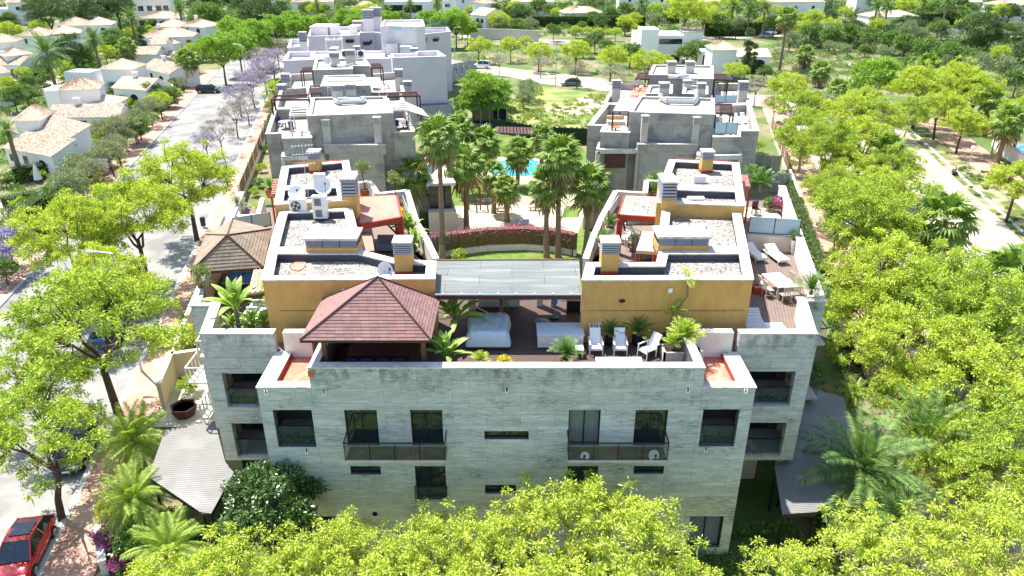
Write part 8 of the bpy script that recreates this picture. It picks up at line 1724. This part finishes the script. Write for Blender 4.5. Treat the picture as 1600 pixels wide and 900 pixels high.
for (pts, w, h, s) in (([LR(1226, 282, y) for y in (445, 380, 320, 285)], .8, 1.6, 'narrow clipped hedge along the right pavement wall'), ([LR(1223, 282, y) for y in (560, 500, 460)], .8, 1.6, 'dark hedge along the right flank of the building'), ([LL(333, 450, 500), LL(333, 450, 445)], .9, 2.0, 'tall dark hedge on the left flank of the building'), ([LL(331, 450, 222), LL(331, 450, 190), LL(331, 450, 160)], .8, 2.0, 'clipped hedge left of the middle building'),
        ([(830, 42), (900, 42), (1008, 44)], 2, 3.6, 'long dark clipped hedge in front of the three arched villa'), ([(1100, 56), (1160, 56), (1222, 52)], 2, 4, 'long dark clipped hedge behind the upper right road'), ([(1383, 40), (1440, 39), (1490, 40)], 2, 4, 'clipped hedge in front of the tiled wall house'), ([(-10, 27), (30, 28), (58, 30)], 2.5, 4.5, 'tall clipped hedge at the top left'), ([(0, 37), (35, 38)], 1.5, 1.5, 'low hedge on the pale top left wall'),
        ([(18, 116), (45, 118), (72, 108)], 1.5, 1.6, 'clipped hedge in front of the parked white car'), ([(58, 130), (62, 118), (76, 116)], 2.2, 2.2, 'square clipped hedge left of the date palm trunk'), ([(206, 112), (240, 125), (282, 128)], 1.2, 1.6, 'clipped hedge in front of the low arched villa'), ([(160, 160), (200, 166), (222, 165)], 1.2, 1.6, 'clipped hedge in front of the arched villa'), ([(184, 188), (210, 186)], 1.0, 1.6, 'short dark hedge right of the brown shuttered villa'), ([(25, 283), (65, 278), (102, 272)], 1.6, 1.8, 'dense hedge in front of the nearest villa'), ([(35, 355), (60, 335), (82, 320)], 1.8, 2.0, 'diagonal clipped hedge in the left garden'), ([(10, 330), (40, 322), (62, 318)], 1.4, 1.6, 'leafy hedge beside the small garden pool'),
        ([(236, 172), (262, 150), (288, 130), (306, 115)], .8, 2.2, 'green screened fence hedge along the left far pavement'), ([(668, 172), (705, 170)], 1.0, 1.4, 'low dark hedge at the foot of the blank lavender wall'), ([(350, 8), (380, 9)], 2, 3, 'pale green hedge at the top between the pines'), ([(1455, 252), (1512, 262)], 0, 0, ''), ([(1010, 36), (1060, 36)], 2, 2.5, 'hedge above the cubic white villa'), ([(300, 10), (345, 10)], 2, 3, 'hedge behind the broad umbrella tree'), ([(925, 30), (960, 30)], 1.6, 2.2, 'light green hedge right of the three arched villa'), ([(440, 20), (480, 22)], 2, 2.5, 'hedge left of the far lavender roofs')):
    if h: hedge(pts, w, h, s, dens=26 if pts[0][1] > 200 else 7, L=.14 if pts[0][1] > 200 else .3)
for (x0, x1, y, z, Y, s) in ((436, 488, 690, 0, YF+.5, 'green planting inside the left corner loggia of the front facade'), (1100, 1148, 690, 0, YF+.5, 'green planting inside the right corner loggia of the front facade'), (356, 402, 628, 0, YO+.6, 'green planting inside the upper left set back loggia'), (1184, 1234, 628, 0, YO+.6, 'green planting inside the upper right set back loggia')):
    a, b = PY(x0, y, Y), PY(x1, y, Y); a.z = b.z = a.z-.25; _P = P; P = lambda x, y, z=0: a if x == x0 else b
    hedge([(x0, y), (x1, y)], .35, .55, s, name='loggia_planting', dens=60, L=.1); P = _P
# --- undergrowth nobody could count
def cover(name, poly, n, r0, r1, leaf, seed, per=60, L=.2, hz=.6):
    rg = np.random.default_rng(seed); g = [P(x, y, 0) for (x, y) in poly]; xs = [v.x for v in g]; ys = [v.y for v in g]; C = []; D = []; k = 0; t = 0
    def inside(x, y):
        c = False
        for i in range(len(g)):
            a, b = g[i], g[i-1]
            if (a.y > y) != (b.y > y) and x < (b.x-a.x)*(y-a.y)/(b.y-a.y)+a.x: c = not c
        return c
    while k < n and t < n*30:
        t += 1; x, y = rg.uniform(min(xs), max(xs)), rg.uniform(min(ys), max(ys))
        if not inside(x, y): continue
        k += 1; r = rg.uniform(r0, r1); v = unit(rg.normal(size=(per, 3))); v[:, 2] = abs(v[:, 2]); C.append(np.array([x, y, 0])+v*r*np.array([1, 1, hz])*rg.uniform(.6, 1.05, (per, 1))); D.append(unit(v+np.array([0, 0, .5])))
    C = np.concatenate(C); D = np.concatenate(D); V, F = leaves_np(C, D, 3, L, L*.3, .8, .2, .3, rg=rg); o = link(name, mesh_np(name, V, F, K[leaf], np.clip(np.repeat(rg.beta(2, 2, n if 0 else len(C)//per), per*3)*.7+rg.uniform(0, .4, len(F)), 0, 1))); o['kind'] = 'stuff'; return o
cover('garden_undergrowth', [(0, 320), (0, 30), (330, 30), (310, 120), (210, 240), (130, 330)], 1000, .5, 1.6, 'mid', 1, L=.28, per=45)
cover('scrub', [(1205, 150), (1205, 62), (1400, 60), (1600, 70), (1700, 200), (1560, 140), (1400, 110)], 900, .4, 1.3, 'sparse', 2, L=.28, per=40, hz=.5)
cover('dry_scrub', [(1205, 175), (1205, 60), (1400, 58), (1650, 66), (1700, 210), (1540, 135)], 420, .3, .8, 'olive', 22, L=.25, per=25, hz=.4)
cover('scrub_thicket', [(1225, 75), (1260, 44), (1400, 42), (1560, 74), (1640, 130), (1500, 104), (1350, 80)], 170, 1.2, 2.8, 'pine', 21, L=.4, per=110, hz=.9)
cover('far_thicket', [(-60, 44), (200, 46), (440, 20), (1000, 34), (1640, 40), (1700, -2), (-200, -2)], 420, 1.5, 3.6, 'pine', 23, L=.6, per=90, hz=1.0)
cover('lot_weeds', [(775, 205), (915, 212), (1010, 180), (1010, 150), (960, 148), (905, 152), (850, 168), (850, 136), (800, 150)], 420, .15, .55, 'lime_w', 3, L=.3, per=16, hz=.8)
cover('far_wood', [(-400, 0), (2000, 0), (2300, -40), (-700, -40)], 900, 2, 5, 'mid', 4, L=1.0, per=60, hz=1.2)
cover('far_garden_growth', [(300, 60), (300, 4), (1700, 4), (1700, 60), (1200, 44), (830, 60)], 1700, .8, 2.4, 'mid', 5, L=.45, per=45, hz=.9)
cover('verge_growth', [(700, 100), (735, 66), (860, 70), (1000, 70), (1200, 100), (1200, 140), (960, 118), (800, 100)], 240, .5, 1.3, 'sparse', 6, L=.25, per=40, hz=.6)
cover('flank_growth', [(1255, 560), (1340, 700), (1400, 800), (1330, 900), (1160, 900), (1160, 830), (1230, 820)], 70, .5, 1.1, 'mid', 7, L=.2, per=60, hz=.8)
cover('pavement_edge_plants', [(1235, 260), (1215, 190), (1240, 190), (1270, 260)], 60, .3, .7, 'sparse', 8, L=.2, per=50)
cover('front_garden_growth', [(180, 900), (190, 800), (330, 830), (1150, 860), (1160, 1000), (150, 1000)], 150, .4, 1.0, 'mid', 9, L=.16, per=60, hz=.7)
cover('courtyard_planting', [(700, 300), (860, 302), (900, 280), (910, 230), (700, 230), (690, 290), (735, 285), (750, 250), (850, 250), (870, 290)], 90, .4, .9, 'bright', 10, L=.16, per=50, hz=.9)
cover('park_undergrowth', [(1470, 250), (1620, 400), (1700, 400), (1560, 262)], 60, .2, .5, 'mid', 11, L=.16, per=50, hz=.5)
cover('left_garden_undergrowth', [(-150, 480), (0, 330), (90, 310), (60, 380), (0, 440), (-120, 560)], 90, .5, 1.2, 'mid', 12, L=.2, per=60)
# duplicate automatic labels: tell them apart by size, then by place
from collections import defaultdict
for _ in range(2):
    dd = defaultdict(list)
    for o, d_, x, y in AUTO: dd[o['label']].append((x, y, o))
    NTH = ['leftmost', 'second from the left', 'third from the left', 'fourth from the left', 'fifth from the left', 'sixth from the left', 'seventh from the left', 'eighth from the left']
    for k_, l in dd.items():
        if len(l) < 2: continue
        l.sort(key=lambda t: t[0])
        for i, (x, y, o) in enumerate(l):
            if len(l) == 2: o['label'] = k_+(', the left one' if i == 0 else ', the right one')
            else: o['label'] = k_+', '+(NTH[i] if i < 8 else 'farthest right')
# ================================================================ VEHICLES
def carmat(name, c):
    m, nt, b = newmat(name); b.inputs['Base Color'].default_value = (*c, 1); b.inputs['Roughness'].default_value = .25; b.inputs['Coat Weight'].default_value = .8; b.inputs['Coat Roughness'].default_value = .05; b.inputs['Metallic'].default_value = .2; return m
K['tyre'] = mat('tyre_rubber', (.02, .02, .02), .8, .05); K['carglass'] = glassmat('car_glass', (.015, .03, .045), .04)
K['lampglass'] = glassmat('headlamp_glass', (.7, .72, .75), .1); K['taillamp'] = glassmat('tail_lamp', (.4, .01, .01), .15)
CARP = {}
def car(label, loc, rz, paint, L=4.2, Wd=1.8, H=1.5, suv=False, cat='car', name='parked_car'):
    r = thing(name, label, cat, loc)
    # lofted body: sections along x (nose at +x) with width and shoulder/roof heights
    body = [(-.5, .62, .35, .62), (-.485, .84, .28, .88), (-.44, .92, .22, .95), (-.3, .98, .2, .97), (0, 1.0, .2, .96), (.2, .99, .2, .93), (.34, .96, .2, .82), (.44, .9, .22, .72), (.49, .76, .28, .6), (.5, .6, .36, .5)]
    hh = H/1.5; V = []; F = []; n = 10
    for (u, w, zb, zt) in body:
        w = w*Wd/2; zb *= hh; zt *= hh; x = u*L
        ring = [(-w*.8, zb), (-w, zb+.12), (-w*1.0, (zb+zt)/2+.05), (-w*.95, zt-.06), (-w*.75, zt), (w*.75, zt), (w*.95, zt-.06), (w, (zb+zt)/2+.05), (w, zb+.12), (w*.8, zb)]
        V += [(x, y, z) for (y, z) in ring]
    for i in range(len(body)-1):
        for j in range(n): F.append((i*n+j, (i+1)*n+j, (i+1)*n+(j+1) % n, i*n+(j+1) % n))
    F.append(tuple(range(n))); F.append(tuple(range((len(body)-1)*n+n-1, (len(body)-1)*n-1, -1)))
    q = MB(); q.V = V; q.F = F; q.M = [0]*len(F); o = q.build('body', paint, r, smooth=True); s = o.modifiers.new('s', 'SUBSURF'); s.levels = s.render_levels = 1
    # cabin
    xs = ([(-.47, .9, .95), (-.41, .62, 1.42), (-.1, .66, 1.5), (.08, .65, 1.47), (.27, .88, .93)] if suv else [(-.46, .86, .93), (-.34, .62, 1.36), (-.1, .66, 1.48), (.08, .64, 1.45), (.29, .86, .9)])
    cab = [(x*L, w*Wd/2, z*hh) for x, w, z in xs]; base = lambda x: (.9*Wd/2, .93*hh)
    q = MB(); a, b, c, d, e = cab
    def P4(p, s): return (p[0], p[1]*s, p[2])
    R0 = [P4(b, -1), P4(c, -1), P4(d, -1), P4(d, 1), P4(c, 1), P4(b, 1)]
    q.face(P4(b, -1), P4(c, -1), P4(c, 1), P4(b, 1)); q.face(P4(c, -1), P4(d, -1), P4(d, 1), P4(c, 1))
    lo = [(v[0], v[1], v[2]-.05) for v in R0]
    for i in (0, 1, 3, 4): q.face(R0[i], R0[(i+1) % 6], lo[(i+1) % 6], lo[i])
    for s in (-1, 1):
        q.bar(P4(a, s), P4(b, s), .09, .06); q.bar(P4(b, s), P4(c, s), .07, .05); q.bar(P4(c, s), P4(d, s), .07, .05); q.bar(P4(d, s), P4(e, s), .07, .06); q.bar((-.12*L, s*.9*Wd/2, .93*hh), (-.1*L, s*.655*Wd/2, 1.46*hh), .08, .04)
    q.build('roof', paint, r)
    g = .012
    for nm, f in (('windscreen', [P4(e, -.93), P4(e, .93), P4(d, .93), P4(d, -.93)]), ('rear_window', [P4(a, .93), P4(a, -.93), P4(b, -.93), P4(b, .93)])):
        q = MB(); q.face(*f); q.build(nm, K['carglass'], r)
    for s in (-1, 1):
        for f in ([(-.12*L, s*.9*Wd/2, .93*hh), P4(a, s*.98), P4(b, s), P4(c, s)], [P4(e, s*.98), (-.1*L, s*.9*Wd/2, .93*hh), P4(c, s), P4(d, s)]):
            q = MB(); q.face(*(f if s > 0 else f[::-1])); q.build('side_window', K['carglass'], r)
    if suv or True: q = MB(); q.box(-.22*L, .0*L, -.33*Wd*.8, .33*Wd*.8, 1.487*hh, 1.505*hh); q.build('sunroof', K['carglass'], r)
    for sx in (-.31, .31):
        for s in (-1, 1):
            q = MB(); q.tube((sx*L, s*(Wd/2-.2), .32), (sx*L, s*(Wd/2+.0), .32), .32, n=18); w = q.build('wheel', K['tyre'], r); q = MB(); q.tube((sx*L, s*(Wd/2-.01), .32), (sx*L, s*(Wd/2+.012), .32), .2, n=10); q.build('rim', K['galv'], w)
    for s in (-1, 1):
        q = MB(); q.box(.455*L, .485*L, s*.62*Wd/2-.17, s*.62*Wd/2+.17, .56*hh, .68*hh); q.build('headlight', K['lampglass'], r); q = MB(); q.box(-.5*L, -.47*L, s*.72*Wd/2-.12, s*.72*Wd/2+.12, .68*hh, .86*hh); q.build('tail_light', K['taillamp'], r)
        q = MB(); q.box(.17*L, .21*L, s*(Wd/2+.02)-.08, s*(Wd/2+.02)+.08, .9*hh, 1.02*hh); q.build('mirror', paint, r)
    q = MB(); q.box(.492*L, .505*L, -.26, .26, .4*hh, .5*hh); q.build('number_plate', K['whitep'], r)
    r.rotation_euler = (0, 0, rz)
    for c_ in kids(r): pass
    return r
def carat(x, y, rz, label, paint, **k):
    p = P(x, y, 0); r = car(label, (0, 0, 0), 0, paint, **k); r.location = (p.x, p.y, .004); r.rotation_euler = (0, 0, rz); return r
red = carmat('red_car_paint', (.55, .012, .02)); blk = carmat('black_car_paint', (.02, .022, .03)); gry = carmat('grey_car_paint', (.16, .15, .15)); wht = carmat('white_car_paint', (.75, .76, .78)); blu = carmat('blue_car_paint', (.04, .09, .25)); silv = carmat('silver_car_paint', (.45, .47, .5)); brn = carmat('brown_car_paint', (.10, .06, .05))
dirL = (P(*LL(27, 450, 300))-P(*LL(27, 450, 450))); aL = math.atan2(dirL.y, dirL.x)
carat(43, 872, aL+math.pi, 'shiny red hatchback parked at the bottom left corner', red, L=4.1, H=1.5)
carat(128, 672, aL, 'dark blue car parked under the trees on the left street, nearer one', blu); carat(165, 545, aL, 'dark blue car under the big left tree, farther one', blu)
carat(122, 712, aL+math.pi, 'dark car half hidden in tree shade at the lower left', blk)
carat(327, 145, .05, 'black estate car parked across the left street', blk, L=4.6, H=1.6, suv=True)
carat(892, 134, math.pi-.1, 'grey brown car driving on the cross street', gry, H=1.5)
carat(752, 107, 3.0, 'white van parked at the corner of the cross street', wht, H=1.8, suv=True, cat='van')
carat(1371, 164, .1, 'dark grey car in the shade behind the lime green tree', gry); carat(1197, 59, .1, 'silver car on the upper right road, leftmost', silv); carat(1240, 58, 0, 'dark car on the upper right road', blk); carat(1388, 46, .2, 'white car parked by the upper hedge', wht)
carat(18, 131, .1, 'white car at the left edge beside the villas', wht); carat(30, 124, .1, 'dark blue car behind the white one at the left edge', blu); carat(88, 103, .3, 'grey car in the villa lane behind the big date palm', gry); carat(772, 60, 3.0, 'dark blue car on the upper middle road', blu); carat(1202, 54, .1, 'white van on the upper right road', wht, H=1.9, suv=True, cat='van'); carat(12, 250, .3, 'white car hidden among the left gardens', wht) if 0 else None
# ================================================================ STREET LAMPS AND POSTS
def lamp(x, y, h, label, arm=1, ball=False, group='street lamps'):
    p = P(x, y); r = thing('street_lamp', label, 'street lamp', tuple(p), group); q = MB(); q.tube(p, p+Vector((0, 0, h)), .09, .05); q.build('pole', K['lamp'], r)
    if ball: q = MB(); q.lathe((p.x, p.y, h), [(.05, 0), (.2, .08), (.26, .25), (.2, .42), (.04, .5)], 14); q.build('globe', K['whitep'], r, smooth=True)
    else:
        q = MB(); q.tube(p+Vector((0, 0, h)), p+Vector((-1.1*arm, 0, h+.15)), .05, .04); q.build('arm', K['lamp'], r)
        q = MB(); c = p+Vector((-1.3*arm, 0, h+.15)); q.hexa([(c.x-.4, c.y-.14, c.z-.07), (c.x+.3, c.y-.1, c.z-.05), (c.x+.3, c.y+.1, c.z-.05), (c.x-.4, c.y+.14, c.z-.07), (c.x-.3, c.y-.1, c.z+.07), (c.x+.3, c.y-.06, c.z+.05), (c.x+.3, c.y+.06, c.z+.05), (c.x-.3, c.y+.1, c.z+.07)]); q.build('lamp_head', K['lampglass'] if 0 else K['whitep'], r)
lamp(222, 582, 9, 'white street lamp among the big left trees, nearest one'); lamp(388, 141, 8.5, 'street lamp beside the violet trees, nearest of three'); lamp(402, 104, 8.5, 'street lamp beside the violet trees, middle of three'); lamp(421, 78, 8.5, 'street lamp beside the violet trees, farthest of three')
lamp(711, 104, 8.5, 'street lamp at the corner right of the lavender building', -1); lamp(868, 135, 8.5, 'street lamp on the cross street by the grey brown car', 1)
lamp(1508, 278, 3.6, 'park lamp with white globe beside the park bench', ball=True); lamp(1322, 132, 3.6, 'pale park lamp right of the fan palms', ball=True); lamp(1296, 40, 8, 'tall pole at the upper right road'); lamp(1362, 47, 8, 'second tall pole at the upper right road')
p = P(1318, 1); 
p = P(319, 357); r = thing('waste_bin', 'dark green waste bin on the left pavement', 'bin', tuple(p)); q = MB(); q.lathe(tuple(p), [(.25, .3), (.28, 1.1), (.2, 1.25)], 12); q.build('body', K['metal'], r); q = MB(); q.tube(p, p+Vector((0, 0, .3)), .04); q.build('post', K['metal'], r)
p = P(1490, 272); r = thing('park_bench', 'dark park bench between the street and the park lawn', 'bench', tuple(p)); q = MB(); q.obox((p.x, p.y), 1.6, .45, .42, .47, 1.1); q.build('seat', K['wood_dark'], r); q = MB(); q.obox((p.x+.2, p.y+.1), 1.6, .05, .5, .9, 1.1); q.build('backrest', K['wood_dark'], r)
for s in (-.6, .6): q = MB(); q.obox((p.x+s*math.cos(1.1), p.y+s*math.sin(1.1)), .06, .4, 0, .42, 1.1); q.build('leg', K['metal'], r)
# pool garden at the right edge: slide shaped pool
q = MB(); q.prism([tuple(P(x, y)[:2]) for (x, y) in ((1566, 232), (1610, 224), (1700, 232), (1700, 250), (1600, 248))], .0, .05); q.build('right_garden_pool', K['pool'], kind='structure')
q = MB(); q.prism([tuple(P(x, y)[:2]) for (x, y) in ((1575, 262), (1600, 248), (1700, 250), (1700, 330), (1620, 276))], .0, .04); q.build('right_garden_lawn', K['lawn'], kind='structure')
q = MB(); q.prism([tuple(P(x, y)[:2]) for (x, y) in ((1160, 36), (1205, 36), (1205, 33), (1160, 33))], .0, .1); q.build('upper_garden_pool', K['pool'], kind='structure')
